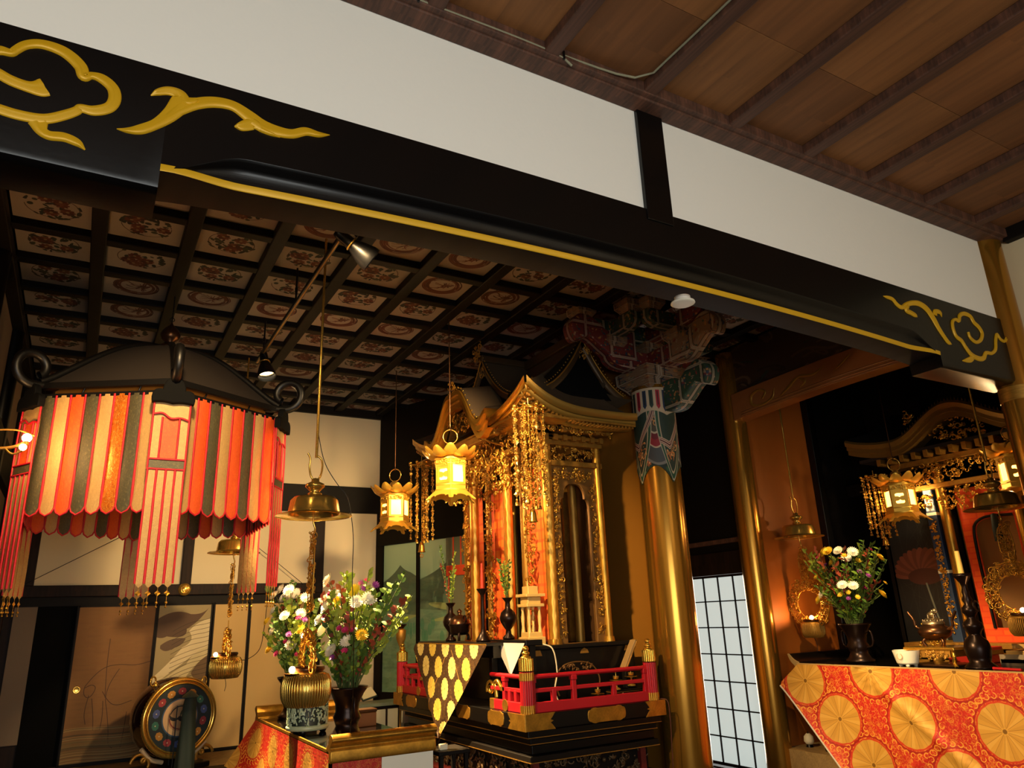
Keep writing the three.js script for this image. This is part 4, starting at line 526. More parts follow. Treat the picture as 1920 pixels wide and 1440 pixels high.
  // corner clips and banners
  const clip = new THREE.Shape(); clip.moveTo(-0.15, -0.1); clip.quadraticCurveTo(-0.17, 0.0, -0.1, 0.0); clip.quadraticCurveTo(-0.075, 0.0, -0.08, -0.02); clip.quadraticCurveTo(-0.08, 0.1, 0, 0.1); clip.quadraticCurveTo(0.08, 0.1, 0.08, -0.02); clip.quadraticCurveTo(0.075, 0, 0.1, 0); clip.quadraticCurveTo(0.17, 0, 0.15, -0.1); clip.quadraticCurveTo(0.08, -0.08, 0, -0.1); clip.quadraticCurveTo(-0.08, -0.08, -0.15, -0.1);
  const clipM = phys({ color: 0x040404, roughness: 0.8, specularIntensity: 0.3 }); const clipG = extr(clip, 0.04, 0.008, 8);
  const bw = 0.27, head = sheet([[[-bw / 2, 0, 0], [bw / 2, 0, 0]], [[-bw / 2, -0.16, 0.004], [bw / 2, -0.16, 0.004]]]), part = (x0, x1, y0, y1, z = 0.004) => { const R = []; for (let i = 0; i <= 8; i++) { const y = lerp(y0, y1, i / 8); R.push([[x0, y, z + 0.008 * Math.sin(y * 6)], [x1, y, z + 0.008 * Math.sin(y * 6)]]); } return sheet(R, (p) => [p[0] * 4, p[1] * 2.5]); };
  const lw = (bw - 0.02) / 4;
  for (let k = 0; k < 6; k++) {
    const c = C(k, R + 0.06, yT - 0.02), g = new THREE.Group(); g.name = sub(t, 'corner_banner'); g.position.set(...c); g.rotation.y = k * PI / 3; t.add(g);
    mesh('hanging_clip', clipG, clipM, g);
    mesh('banner_head', [part(-bw / 2, bw / 2, -0.08, -0.22)], MC.cream, g); mesh('banner_side', [part(-bw / 2, -bw / 4.2, -0.22, -0.56)], MC.cream, g); mesh('banner_side', [part(bw / 4.2, bw / 2, -0.22, -0.56)], MC.cream, g); mesh('banner_body', [part(-bw / 4.2, bw / 4.2, -0.22, -0.56)], MC.orange, g); mesh('banner_band', [part(-bw / 2, bw / 2, -0.57, -0.64, 0.006)], MC.olive, g);
    const pp = (pts) => tube(pts, 0.0085, 20, 5); mesh('banner_piping', [pp([[-bw / 2, -0.08, 0.006], [-bw / 2, -0.4, 0.012], [-bw / 2, -0.65, 0.01]]), pp([[bw / 2, -0.08, 0.006], [bw / 2, -0.4, 0.012], [bw / 2, -0.65, 0.01]]), pp([[-bw / 2, -0.2, 0.012], [-bw / 4, -0.19, 0.012], [0, -0.23, 0.012], [bw / 4, -0.22, 0.012], [bw / 2, -0.24, 0.012]]), pp([[-bw / 2, -0.565, 0.01], [bw / 2, -0.565, 0.01]]), pp([[-bw / 2, -0.645, 0.012], [bw / 2, -0.645, 0.012]]), pp([[-bw / 4.2, -0.22, 0.008], [-bw / 4.2, -0.56, 0.01]]), pp([[bw / 4.2, -0.22, 0.008], [bw / 4.2, -0.56, 0.01]])], MC.pipe, g);
    for (let i = 0; i < 4; i++) { const x = -bw / 2 + 0.005 + i * (lw + 0.004), drop = 1.52; mesh('banner_leg', [part(x, x + lw, -0.65, -drop), sheet([[[x, -drop, 0.002], [x + lw, -drop, 0.002]], [[x + lw / 2, -drop - 0.03, 0.002], [x + lw / 2, -drop - 0.03, 0.002]]])], MC.cream, g); for (const q of [x, x + lw]) mesh('leg_piping', [pp([[q, -0.65, 0.01], [q, -1.1, 0.008], [q, -drop, 0.006]])], MC.pipe, g);
      mesh('pendant', [cyl(0.002, 0.002, 0.16, x + lw / 2, -drop - 0.09, 0, 4), xf(new THREE.OctahedronGeometry(0.022), x + lw / 2, -drop - 0.07, 0, 0, 0, 0, [1, 1, 0.3]), ball(0.011, x + lw / 2, -drop - 0.14, 0, 7), ball(0.008, x + lw / 2, -drop - 0.17, 0, 6)], M.gold, g); }
  }
  mesh('finial', [lathe([[0, 4.42], [0.02, 4.38], [0.07, 4.33], [0.092, 4.28], [0.08, 4.23], [0.04, 4.2], [0.06, 4.18], [0.1, 4.15], [0.11, 4.12], [0.06, 4.1], [0, 4.09]].reverse(), 24)], M.bronze, t);
  mesh('hanging_chain', [cyl(0.006, 0.006, 0.36, 0, 4.58, 0, 6), torus(0.02, 0.004, 0, 4.44, 0), torus(0.02, 0.004, 0, 4.5, 0, 0, PI / 2)], M.blackMetal, t);
}
// ───────────────────────── track with two spotlights ─────────────────────────
M.glowWarm = std({ color: 0xfff2d8, emissive: new THREE.Color(1.0, 0.82, 0.5), emissiveIntensity: 6, roughness: 0.6 });
{
  const t = thing('lighting_track', 'black lighting track hung under the coffered ceiling', 'track'); mesh('rail', [rbox(0.035, 0.035, 3.4, 0.006, 1.43, 4.36, -3.45)], M.blackMetal, t); mesh('rail_slot', [box(0.012, 0.004, 3.38, 1.43, 4.341, -3.45)], M.goldDull, t);
  for (const z of [-2.0, -3.4, -4.8]) mesh('hanger', [cyl(0.009, 0.009, 0.36, 1.43, 4.55, z, 8), cyl(0.014, 0.014, 0.05, 1.43, 4.5, z, 8)], M.blackMetal, t);
}
function bulletSpot(label, pos, target, cd, ang, top = [1.43, 4.35], soft = 2) {
  const t = thing('spotlight', label, 'spotlight', pos, 0), g = new THREE.Group(); g.name = 'head'; t.add(g); const d = V3(...target).sub(V3(...pos)).normalize(); g.quaternion.setFromUnitVectors(V3(0, -1, 0), d);
  const sh = (n, geo, m) => { const o = mesh(n, geo, m, g); return o; };
  sh('housing', [lathe([[0, 0.2], [0.03, 0.195], [0.042, 0.16], [0.046, 0.08], [0.05, 0.04], [0.075, -0.03], [0.095, -0.1], [0.098, -0.14], [0.093, -0.14], [0.09, -0.1], [0.07, -0.03], [0.045, 0.04], [0.0, 0.045]], 28)], M.blackMetal);
  sh('collar', [torus(0.05, 0.008, 0, 0.05, 0, PI / 2)], M.brass);
  sh('reflector', [lathe([[0.03, 0.02], [0.055, -0.03], [0.078, -0.085]], 24)], std({ color: 0xf3d9a4, metalness: 1, roughness: 0.2 }));
  sh('lamp', [lathe([[0, -0.05], [0.03, -0.052], [0.055, -0.06], [0.07, -0.075], [0, -0.085]], 20)], M.glowWarm);
  mesh('stem', [rod([0, 0.1, 0], [top[0] - pos[0], top[1] - pos[1], 0], 0.012, 8)], M.blackMetal, t);
  const p = V3(...pos).addScaledVector(d, 0.16); spot(p.x, p.y, p.z, ...target, cd, ang, 0.75, WARM, soft); return t;
}
// ───────────────────────── hanging lanterns ─────────────────────────
M.lanternGold = std({ color: 0xe0b040, metalness: 0.55, roughness: 0.38 });
M.lanternGlow = std({ color: 0xfff3cf, emissive: new THREE.Color(1.0, 0.78, 0.36), emissiveIntensity: 1.25, roughness: 0.8 });
function lantern(label, pos, ry, wireTop, src) {
  point(pos[0], pos[1], pos[2], pos[0] > 7 ? 2 : 4.5, WARM, 2);
  if (src) return dup(src, label, pos, ry, 'gilt hanging lanterns');
  const t = thing('hanging_lantern', label, 'lantern', pos, ry, 'gilt hanging lanterns'), R = 0.165, C = (k, q, y) => [q * Math.sin(k * PI / 3), y, q * Math.cos(k * PI / 3)];
  for (let k = 0; k < 6; k++) {
    const a = (k + 0.5) * PI / 3, ap = R * Math.cos(PI / 6), put = (g) => xf(xf(g, 0, 0, ap), 0, 0, 0, 0, a); const w = R;
    mesh('corner_post', [cyl(0.009, 0.009, 0.33, ...C(k, R, 0), 8)], M.lanternGold, t);
    if (k % 3) { const f = shapeOf([[-w / 2, -0.16], [w / 2, -0.16], [w / 2, 0.16], [-w / 2, 0.16]]); f.holes.push(shapeOf([[-w / 2 + 0.022, -0.08], [w / 2 - 0.022, -0.08], [w / 2 - 0.022, 0.1], [-w / 2 + 0.022, 0.1]])); mesh('pane_frame', [put(extr(f, 0.006, 0.002))], M.lanternGold, t); }
    else { const f = shapeOf([[-w / 2, -0.16], [w / 2, -0.16], [w / 2, 0.16], [-w / 2, 0.16]]); for (const sy of [-1, 1]) { const h = new THREE.Path(); h.moveTo(0, sy * 0.012); h.quadraticCurveTo(-0.02, sy * 0.03, -0.045, sy * 0.025); h.quadraticCurveTo(-0.055, sy * 0.05, -0.035, sy * 0.06); h.lineTo(0.035, sy * 0.06); h.quadraticCurveTo(0.055, sy * 0.05, 0.045, sy * 0.025); h.quadraticCurveTo(0.02, sy * 0.03, 0, sy * 0.012); f.holes.push(h); } mesh('door_plate', [put(extr(f, 0.006, 0.002))], M.lanternGold, t); mesh('door_frame', [put(merge([box(w - 0.03, 0.008, 0.006, 0, 0.09, 0.01), box(w - 0.03, 0.008, 0.006, 0, -0.085, 0.01), box(0.008, 0.18, 0.006, -w / 2 + 0.02, 0, 0.01), box(0.008, 0.18, 0.006, w / 2 - 0.02, 0, 0.01)]))], M.lanternGold, t); }
    mesh('frieze', [put(carve(w - 0.03, 0.03, 0.006, 14, 200 + k).translate(0, 0.13, 0.008))], M.lanternGold, t);
    const sk = new THREE.Shape(); sk.moveTo(-0.09, 0); sk.lineTo(0.09, 0); sk.lineTo(0.15, -0.13); sk.quadraticCurveTo(0.11, -0.13, 0.105, -0.1); sk.quadraticCurveTo(0.09, -0.06, 0.06, -0.085); sk.quadraticCurveTo(0.05, -0.06, 0, -0.055); sk.quadraticCurveTo(-0.05, -0.06, -0.06, -0.085); sk.quadraticCurveTo(-0.09, -0.06, -0.105, -0.1); sk.quadraticCurveTo(-0.11, -0.13, -0.15, -0.13); sk.closePath();
    mesh('skirt_panel', [xf(xf(extr(sk, 0.005, 0.002), 0, 0, 0, -0.75, 0), 0, 0, 0, 0, 0).translate(0, -0.17, ap + 0.012).applyMatrix4(new THREE.Matrix4().makeRotationY(a))], M.lanternGold, t);
    for (const h of [0, 0.5]) { const pet = sheet(Array.from({ length: 10 }, (_, i) => { const f = 1 - Math.pow(1 - i / 9, 1.9), rr = lerp(0.09, 0.295, f), wd = 0.085 * Math.pow(Math.max(0, Math.sin(PI * (0.22 + 0.78 * f))), 0.45) * (f > 0.99 ? 0 : 1); return Array.from({ length: 7 }, (_, j) => { const u = j / 3 - 1; return [wd * u, 0.21 + (h ? -0.012 : 0) - 0.035 * Math.sin(f * 2.4) + 0.085 * f * f * f + 0.02 * u * u, rr]; }); })); mesh('roof_petal', [xf(pet, 0, 0, 0, 0, (k + h) * PI / 3)], M.lanternGold, t); }
  }
  mesh('paper_liner', [xf(new THREE.CylinderGeometry(R - 0.016, R - 0.016, 0.3, 6), 0, 0, 0)], M.lanternGlow, t);
  const hex = (q, h, y) => xf(new THREE.CylinderGeometry(q, q, h, 6), 0, y, 0, 0, 0);
  for (const a of [[0.185, 0.018, 0.165], [0.16, 0.012, 0.185], [0.185, 0.018, -0.16], [0.178, 0.008, 0.11], [0.178, 0.012, -0.105]]) mesh('body_rim', [hex(...a)], M.lanternGold, t);
  mesh('roof_cap', [lathe([[0.13, 0.19], [0.12, 0.22], [0.06, 0.25], [0.05, 0.26]], 24)], M.lanternGold, t);
  mesh('jewel_knob', [lathe([[0.05, 0.255], [0.065, 0.275], [0.068, 0.3], [0.05, 0.33], [0.02, 0.345], [0, 0.36]], 20)], M.brass, t);
  mesh('ring', [torus(0.075, 0.006, 0, 0.42, 0, 0, PI / 3, 0, 2 * PI, 28)], M.brass, t);
  mesh('hanging_rod', [cyl(0.006, 0.006, wireTop - 0.49, 0, (wireTop + 0.49) / 2, 0, 8), tube([[0, 0.52, 0], [0.02, 0.5, 0], [0.0, 0.48, 0], [-0.02, 0.5, 0]], 0.004, 12, 5)], M.bronze, t); return t;
}
const ln1 = lantern('gilt hexagonal hanging lantern nearest the shrine roof corner, hung higher than its neighbour', [3.2, 2.92, -3.82], -1.48, 4.70 - 2.92, null);
lantern('gilt hexagonal hanging lantern just left of the higher one, before the green landscape panels', [3.2, 2.8, -5.42], -1.83, 0, ln1);
// ───────────────────────── hanging oil lamps ─────────────────────────
M.flame = std({ color: 0xffffff, emissive: new THREE.Color(1.0, 0.62, 0.38), emissiveIntensity: 14 });
function oilLamp(label, pos, rodTop, drop, bowlR, wide, bulbOff, src) {
  point(pos[0] + bulbOff[0], pos[1] - drop + 0.12, pos[2] + bulbOff[1], wide ? 1.5 : 2.0, WARMER, 1.5);
  if (src) return dup(src, label, pos, 0, src.userData.group);
  const t = thing('hanging_oil_lamp', label, 'lamp', pos, 0, wide ? 'hanging oil lamps of the right alcove' : 'hanging oil lamps over the front altar table');
  mesh('hanging_rod', [cyl(0.011, 0.011, rodTop - 0.36, 0, (rodTop + 0.36) / 2, 0, 10)], M.brass, t);
  mesh('hook', [tube([[0, 0.38, 0], [0.04, 0.35, 0], [0.05, 0.28, 0], [0.03, 0.2, 0], [0, 0.18, 0], [-0.03, 0.2, 0], [-0.05, 0.28, 0], [-0.05, 0.35, 0.01], [-0.07, 0.39, 0.01]], 0.008, 40, 7)], M.brass, t);
  mesh('knob', [lathe([[0.02, 0.05], [0.05, 0.06], [0.055, 0.075], [0.035, 0.09], [0.055, 0.11], [0.075, 0.13], [0.07, 0.15], [0.03, 0.17], [0.03, 0.19], [0, 0.2]], 24)], M.brass, t);
  mesh('smoke_dome', [lathe([[0.29, -0.1], [0.285, -0.093], [0.198, -0.085], [0.195, -0.07], [0.18, 0.02], [0.155, 0.045], [0.0, 0.058]], 48), lathe([[0.185, -0.088], [0.17, 0.0], [0, 0.02]], 32)], M.brass, t);
  mesh('lower_hook', [tube([[0, 0.0, 0], [0, -0.14, 0], [0.015, -0.2, 0], [0.0, -0.24, 0], [-0.03, -0.22, 0]], 0.008, 24, 6)], M.brass, t);
  const yB = -drop, sH = drop * (wide ? 0.3 : 0.42), ring = wide ? 0.275 : 0.19;
  const openwork = (g) => faceX(g, 0, 0, 0); const pat = (w, h, n, seed, inside) => { const r = rng(seed), L = []; for (let i = 0; i < n; i++) { const x = (r() - 0.5) * w, y = (r() - 0.5) * h; if (inside && !inside(x, y)) continue; const s = 0.014 + 0.014 * r(); L.push(torus(s, 0.0042, x, y, (r() - 0.5) * 0.03, (r() - 0.5) * 1.2, (r() - 0.5) * 1.2, r() * 6, 4 + 2.3 * r(), 10, 5)); if (r() < 0.5) L.push(ball(0.008, x, y, (r() - 0.5) * 0.03, 6)); } return merge(L); };
  mesh('openwork_strap', [openwork(pat(0.1, sH, 70, 3)).translate(0, -0.24 - sH / 2, 0), ...[-1, 1].map((s) => tube([[0, -0.24, 0.0], [0, -0.3, s * 0.05], [0, -0.24 - sH + 0.05, s * 0.05], [0, -0.24 - sH, 0]], 0.005, 16, 5))], M.gold, t);
  const cyR = yB + ring * 0.95 + 0.02;
  mesh('openwork_ring', [openwork(pat(ring * 2.3, ring * 2.3, wide ? 620 : 420, 4, (x, y) => Math.abs(Math.hypot(x, y) - ring * 0.82) < ring * 0.22 && y > -ring * 0.85)).translate(0, cyR, 0), torus(ring, 0.007, 0, cyR, 0, 0, PI / 2, 0, 2 * PI, 40), torus(ring * 0.6, 0.006, 0, cyR, 0, 0, PI / 2, 0, 2 * PI, 32), cyl(0.006, 0.006, 0.1, 0, cyR + ring + 0.04, 0, 6)], M.gold, t);
  const b = bowlR, ribs = []; for (let i = 0; i < 52; i++) { const a = i * PI / 26; ribs.push(tube([[0.9, 0.1], [1.0, 0.06], [1.04, -0.02], [0.98, -0.1], [0.8, -0.15]].map(([q, y]) => [b * q * Math.cos(a), yB + y * b / 0.16 * 0.8, b * q * Math.sin(a)]), b * 0.042, 10, 5)); }
  mesh('fluted_bowl', [lathe([[0, yB - 0.13 * b / 0.16], [b * 0.75, yB - 0.125 * b / 0.16], [b * 0.95, yB - 0.08 * b / 0.16], [b, yB], [b * 0.88, yB + 0.085 * b / 0.16], [b * 0.7, yB + 0.1 * b / 0.16], [b * 0.66, yB + 0.09 * b / 0.16], [b * 0.6, yB]], 40), ...ribs], wide ? M.goldDull : M.brass, t);
  mesh('rim_band', [lathe([[b * 0.7, yB + 0.1 * b / 0.16], [b * 0.78, yB + 0.115 * b / 0.16], [b * 0.74, yB + 0.135 * b / 0.16], [b * 0.6, yB + 0.13 * b / 0.16]], 32)], M.bronze, t);
  mesh('wick_saucer', [lathe([[0.0, yB + 0.07], [0.045, yB + 0.085], [0.055, yB + 0.1]], 16, bulbOff[0], 0, bulbOff[1])], M.bronze, t);
  mesh('bulb', [ball(0.024, bulbOff[0], yB + 0.125, bulbOff[1], 12)], M.flame, t);
  mesh('flex', [tube([[0, yB - 0.1, 0], [0.02, yB - 0.2, 0.01], [0.01, yB - 0.26, 0]].map((p) => p), 0.003, 10, 4)], M.blackMetal, t); return t;
}
const ol1 = oilLamp('brass hanging oil lamp with broad domed smoke plate, in front of the left table bouquet', [1.5, 2.4, -2.68], 2.3, 1.32, 0.165, false, [-0.12, 0.06], null);
oilLamp('smaller looking brass hanging oil lamp behind the canopy banner, before the cream sliding doors', [1.5, 2.43, -6.1], 0, 1.32, 0.165, false, [-0.12, 0.06], ol1);
const ol2 = oilLamp('brass hanging oil lamp with openwork ring in front of the brown alcove wall', [7.5, 2.4, -3.1], 2.3, 1.15, 0.125, true, [-0.02, 0.02], null);
oilLamp('brass hanging oil lamp in front of the orange curtain of the right shrine', [7.5, 2.42, -0.78], 0, 1.2, 0.14, true, [-0.02, 0.02], ol2);
// lamps of the track, then unseen ones placed to light canopy, shrine, wall
bulletSpot('black spotlight at the far end of the track, its bright lamp facing down', [1.46, 4.2, -4.8], [1.9, 0.75, -3.7], 640, 0.55);
bulletSpot('black spotlight at the near end of the track, turned to the right', [1.5, 4.18, -1.8], [7.2, 0.45, -1.55], 190, 0.27);
bulletSpot('unseen spotlight behind the great beam, placed to light the canopy', [0.25, 4.2, -0.75], [0.5, 2.3, -4.6], 48, 0.55, [0.25, 4.78], 6);
bulletSpot('unseen spotlight behind the great beam, placed to light the large shrine', [0.75, 4.36, -1.15], [4.2, 1.7, -4.1], 150, 0.42, [0.75, 4.78]);
bulletSpot('unseen spotlight behind the great beam, placed to light the back wall', [3.3, 4.25, -0.8], [2.0, 2.0, -8.0], 115, 0.42, [3.3, 4.78], 9);
{ // unseen pendant lamp, out of view, placed to warm wall and pillar
  const t = thing('unseen_pendant_lamp', 'unseen round glass pendant lamp placed to light the outer hall', 'lamp', [4.6, 3.5, 4.4]); mesh('globe', [ball(0.16, 0, 0, 0, 20)], std({ color: 0xfff4dc, emissive: new THREE.Color(1, 0.85, 0.6), emissiveIntensity: 2, roughness: 0.5 }), t); mesh('gallery', [lathe([[0, 0.2], [0.06, 0.19], [0.08, 0.14], [0.07, 0.13]], 20)], M.brass, t); mesh('hanging_rod', [cyl(0.006, 0.006, 0.98, 0, 0.69, 0, 8)], M.bronze, t); point(4.6, 3.5, 4.4, 5, new THREE.Color(1.0, 0.82, 0.55), 8);
}
// ───────────────────────── brocades ─────────────────────────
function kiku(c, x, y, rx, ry, n, base, line, rim, scallop) { // chrysanthemum medallion
  c.save(); c.translate(x, y); c.scale(1, ry / rx); c.fillStyle = base; c.beginPath(); const m = n * 6; for (let i = 0; i <= m; i++) { const a = i / m * 2 * PI, q = rx * (1 - scallop + scallop * Math.abs(Math.cos(a * n / 2))); c.lineTo(q * Math.cos(a), q * Math.sin(a)); } c.fill(); c.strokeStyle = rim; c.lineWidth = rx * 0.05; c.stroke();
  for (let i = 0; i < n; i++) { const a0 = i / n * 2 * PI; c.fillStyle = i % 2 ? 'rgba(120,75,20,.13)' : 'rgba(255,225,140,.16)'; c.beginPath(); c.moveTo(0, 0); c.arc(0, 0, rx * 0.95, a0, a0 + PI / n); c.fill(); } c.globalAlpha = 0.65; c.strokeStyle = line; c.lineWidth = Math.max(1, rx * 0.014); for (let i = 0; i < n; i++) { const a = (i + 0.5) / n * 2 * PI + PI / n * 0; c.beginPath(); c.moveTo(rx * 0.14 * Math.cos(a), rx * 0.14 * Math.sin(a)); c.lineTo(rx * 0.93 * Math.cos(a), rx * 0.93 * Math.sin(a)); c.stroke(); }
  c.globalAlpha = 1; c.beginPath(); c.arc(0, 0, rx * 0.08, 0, 7); c.fillStyle = line; c.fill(); c.restore();
}
function redBrocade(w, h, s, list, R, seed, creases = []) { return canvasTex(w, h, (c) => {
  c.fillStyle = '#bb2417'; c.fillRect(0, 0, w, h); const r = rng(seed);
  for (let i = 0; i < w * h / 150; i++) { const x = r() * w, y = r() * h, q = s * (0.012 + 0.012 * r()); c.strokeStyle = ['#d98a2a', '#c9741f', '#d4472a', '#d8983a', '#a81c14'][(r() * 5) | 0]; c.globalAlpha = 0.55; c.lineWidth = s * 0.007; c.beginPath(); c.arc(x, y, q, r() * 6, r() * 6 + 3.6); c.stroke(); } c.globalAlpha = 1;
  // gold rings following the edges of the medallions
  for (const [x, y] of list) { c.strokeStyle = 'rgba(150,20,14,.8)'; c.lineWidth = s * 0.02; c.beginPath(); c.arc(x * s, h - y * s, R * s * 1.1, 0, 7); c.stroke(); for (let k = 0; k < 26; k++) { const a = k / 26 * 2 * PI; c.strokeStyle = '#e2a13a'; c.lineWidth = s * 0.008; c.beginPath(); c.arc(x * s + R * s * 1.22 * Math.cos(a), h - y * s + R * s * 1.22 * Math.sin(a), s * 0.022, a, a + 4.4); c.stroke(); } }
  for (const [x, y] of list) kiku(c, x * s, h - y * s, R * s, R * s, 16, '#c9963c', '#7a5418', '#c23a1a', 0.02);
  for (const [x0, y0, x1, y1] of creases) { c.strokeStyle = 'rgba(120,20,12,.5)'; c.lineWidth = s * 0.012; c.beginPath(); c.moveTo(x0 * s, h - y0 * s); c.lineTo(x1 * s, h - y1 * s); c.stroke(); }
}); }
const cloth = (map, o = {}) => std({ map, roughness: 0.55, metalness: 0.12, bumpMap: fine, bumpScale: 0.001, side: THREE.DoubleSide, ...o });
const white = std({ color: 0xf3ead8, roughness: 0.8 });
// ───────────────────────── front altar table ─────────────────────────
{
  const t = thing('altar_table', 'low black lacquered altar table with gilt scroll ends near the left bouquets', 'table'); const x0 = 1.78, x1 = 2.6, zN = -2.96, zF = -5.6, y = 0.6;
  mesh('tabletop', [span(x0, x1, y - 0.05, y, zF, zN, 0.006)], phys({ color: 0x080808, roughness: 0.12, clearcoat: 1 }), t);
  mesh('gilt_edge', [span(x0 - 0.012, x0 + 0.004, y - 0.022, y + 0.004, zF, zN, 0.004)], M.gold, t);
  const prof = (sg) => { const s = new THREE.Shape(); s.moveTo(0, -0.075); s.lineTo(0.05, -0.075); s.lineTo(0.05, -0.01); s.quadraticCurveTo(0.03, 0.02, 0.05, 0.045); s.quadraticCurveTo(0.09, 0.07, 0.06, 0.105); s.quadraticCurveTo(0.02, 0.125, 0.0, 0.085); s.quadraticCurveTo(-0.01, 0.05, -0.05, 0.02); s.lineTo(-0.05, 0.0); s.lineTo(0, -0.01); s.closePath(); return xf(extr(s, x1 - x0 + 0.02, 0.005), x0 - 0.01, y, sg > 0 ? zN : zF, 0, PI / 2, 0).applyMatrix4(new THREE.Matrix4()); };
  const nearP = prof(1); mesh('scroll_end', [(() => { const s = new THREE.Shape(); const pts = [[0, -0.075], [-0.05, -0.075], [-0.05, -0.01], [-0.035, 0.02], [-0.05, 0.045], [-0.085, 0.075], [-0.06, 0.105], [-0.02, 0.105], [0.0, 0.08], [0.015, 0.045], [0.06, 0.012], [0.06, 0], [0, -0.01]]; s.moveTo(...pts[0]); s.splineThru(pts.slice(1).map((p) => V2(...p))); return xf(extr(s, x1 - x0 + 0.02, 0.005), x0 - 0.01, y, zN, 0, PI / 2, 0); })()], M.gold, t);
  mesh('scroll_end', [(() => { const s = new THREE.Shape(); const pts = [[0, -0.075], [0.05, -0.075], [0.05, -0.01], [0.035, 0.02], [0.05, 0.045], [0.085, 0.075], [0.06, 0.105], [0.02, 0.105], [0.0, 0.08], [-0.015, 0.045], [-0.06, 0.012], [-0.06, 0], [0, -0.01]]; s.moveTo(...pts[0]); s.splineThru(pts.slice(1).map((p) => V2(...p))); return xf(extr(s, x1 - x0 + 0.02, 0.005), x0 - 0.01, y, zF, 0, PI / 2, 0); })()], M.gold, t);
  mesh('apron', [span(x0 + 0.03, x1 - 0.03, y - 0.16, y - 0.05, zF + 0.05, zN - 0.05)], M.lacquer, t);
  for (const [x, z] of [[x0 + 0.06, zN - 0.08], [x1 - 0.06, zN - 0.08], [x0 + 0.06, zF + 0.08], [x1 - 0.06, zF + 0.08]]) mesh('leg', [rbox(0.07, y - 0.1, 0.07, 0.01, x, (y - 0.1) / 2, z)], M.lacquer, t);
  const s = 330, list = []; for (let i = -1; i < 6; i++) for (let j = -1; j < 3; j++) list.push([0.28 + i * 0.6 + (j & 1 ? 0.3 : 0), 0.1 + j * 0.24]);
  const map = redBrocade(1024, 256, s, list, 0.15, 41); map.repeat.set(1, 1);
  const front = sheet(Array.from({ length: 10 }, (_, i) => { const f = i / 9; return Array.from({ length: 60 }, (_, j) => { const u = j / 59, z = lerp(zF - 0.03, zN + 0.01, u); const fl = Math.exp(-u * 9) * f; return [x0 - 0.016 - 0.26 * fl - 0.02 * f * (1 + Math.sin(u * 31)) * f, y - 0.022 - 0.5 * f + 0.1 * fl, z + 0.02 * f * Math.sin(u * 9)]; }); }), (p, a, b) => [b * 2.65 * s / 1024, 1 - a * 0.5 * s / 256]);
  const cl = mesh('tablecloth', [front], cloth(map)); tag(cl, 'red and gold brocade cloth hanging down the long side of the low altar table', 'tablecloth');
  const map2 = redBrocade(512, 512, 500, [[0.12, 0.62], [0.52, 0.7], [0.3, 0.35]], 0.15, 43);
  const c2 = mesh('tablecloth', [sheet(Array.from({ length: 8 }, (_, i) => Array.from({ length: 16 }, (_, j) => [lerp(x0, 2.25, j / 15), y - 0.08 - 0.5 * i / 7, zN + 0.055 + 0.012 * Math.sin(j) * i / 7])))], cloth(map2)); tag(c2, 'short red and gold brocade cloth at the near end of the low altar table', 'tablecloth');
  const c3 = mesh('paper_cloth', [sheet(Array.from({ length: 8 }, (_, i) => Array.from({ length: 12 }, (_, j) => [lerp(2.16, 2.585, j / 11), y - 0.078 - 0.45 * i / 7, zN + 0.066 + 0.006 * Math.sin(j * 0.6) * i / 7])))], std({ color: 0xf0ead6, roughness: 0.85, side: THREE.DoubleSide })); tag(c3, 'plain white cloth hanging at the near end of the low altar table', 'cloth');
}
// ───────────────────────── flowers ─────────────────────────
const leafM = [0x5f7d22, 0x8a9a2c, 0x44641f, 0x8f3f26].map((c) => std({ color: c, roughness: 0.6, side: THREE.DoubleSide })), stemM = std({ color: 0x4a5a22, roughness: 0.7 });
const petM = { white: std({ color: 0xf6f1dc, roughness: 0.6 }), yellow: std({ color: 0xe6c12a, roughness: 0.6 }), pink: std({ color: 0xc22a6a, roughness: 0.6 }), lilac: std({ color: 0x8d3a8a, roughness: 0.6 }) };
const leafBase = sheet([[[0, 0, 0], [0, 0, 0], [0, 0, 0]], [[-0.28, 0.35, 0.06], [0, 0.35, 0], [0.28, 0.35, 0.06]], [[-0.24, 0.7, 0.02], [0, 0.7, -0.03], [0.24, 0.7, 0.02]], [[0, 1, -0.1], [0, 1, -0.1], [0, 1, -0.1]]]);
function mumGeo(n, rad, dome) { const L = [], p = sheet([[[-0.12, 0.1, 0], [0.12, 0.1, 0]], [[-0.16, 0.6, 0.06], [0.16, 0.6, 0.06]], [[-0.05, 1, 0.26], [0.05, 1, 0.26]]]); for (let k = 0; k < 4; k++) for (let i = 0; i < n - k * 2; i++) L.push(xf(p.clone(), 0, 0, k * 0.12 * rad, 0, 0, (i + k * 0.37) / (n - k * 2) * 2 * PI, [rad, rad * (1 - 0.2 * k), rad * dome]).applyMatrix4(new THREE.Matrix4())); L.push(ball(rad * 0.3, 0, 0, rad * 0.25, 7)); return merge(L); }
const mumG = { big: mumGeo(18, 0.062, 1.2), small: mumGeo(11, 0.032, 0.9) };
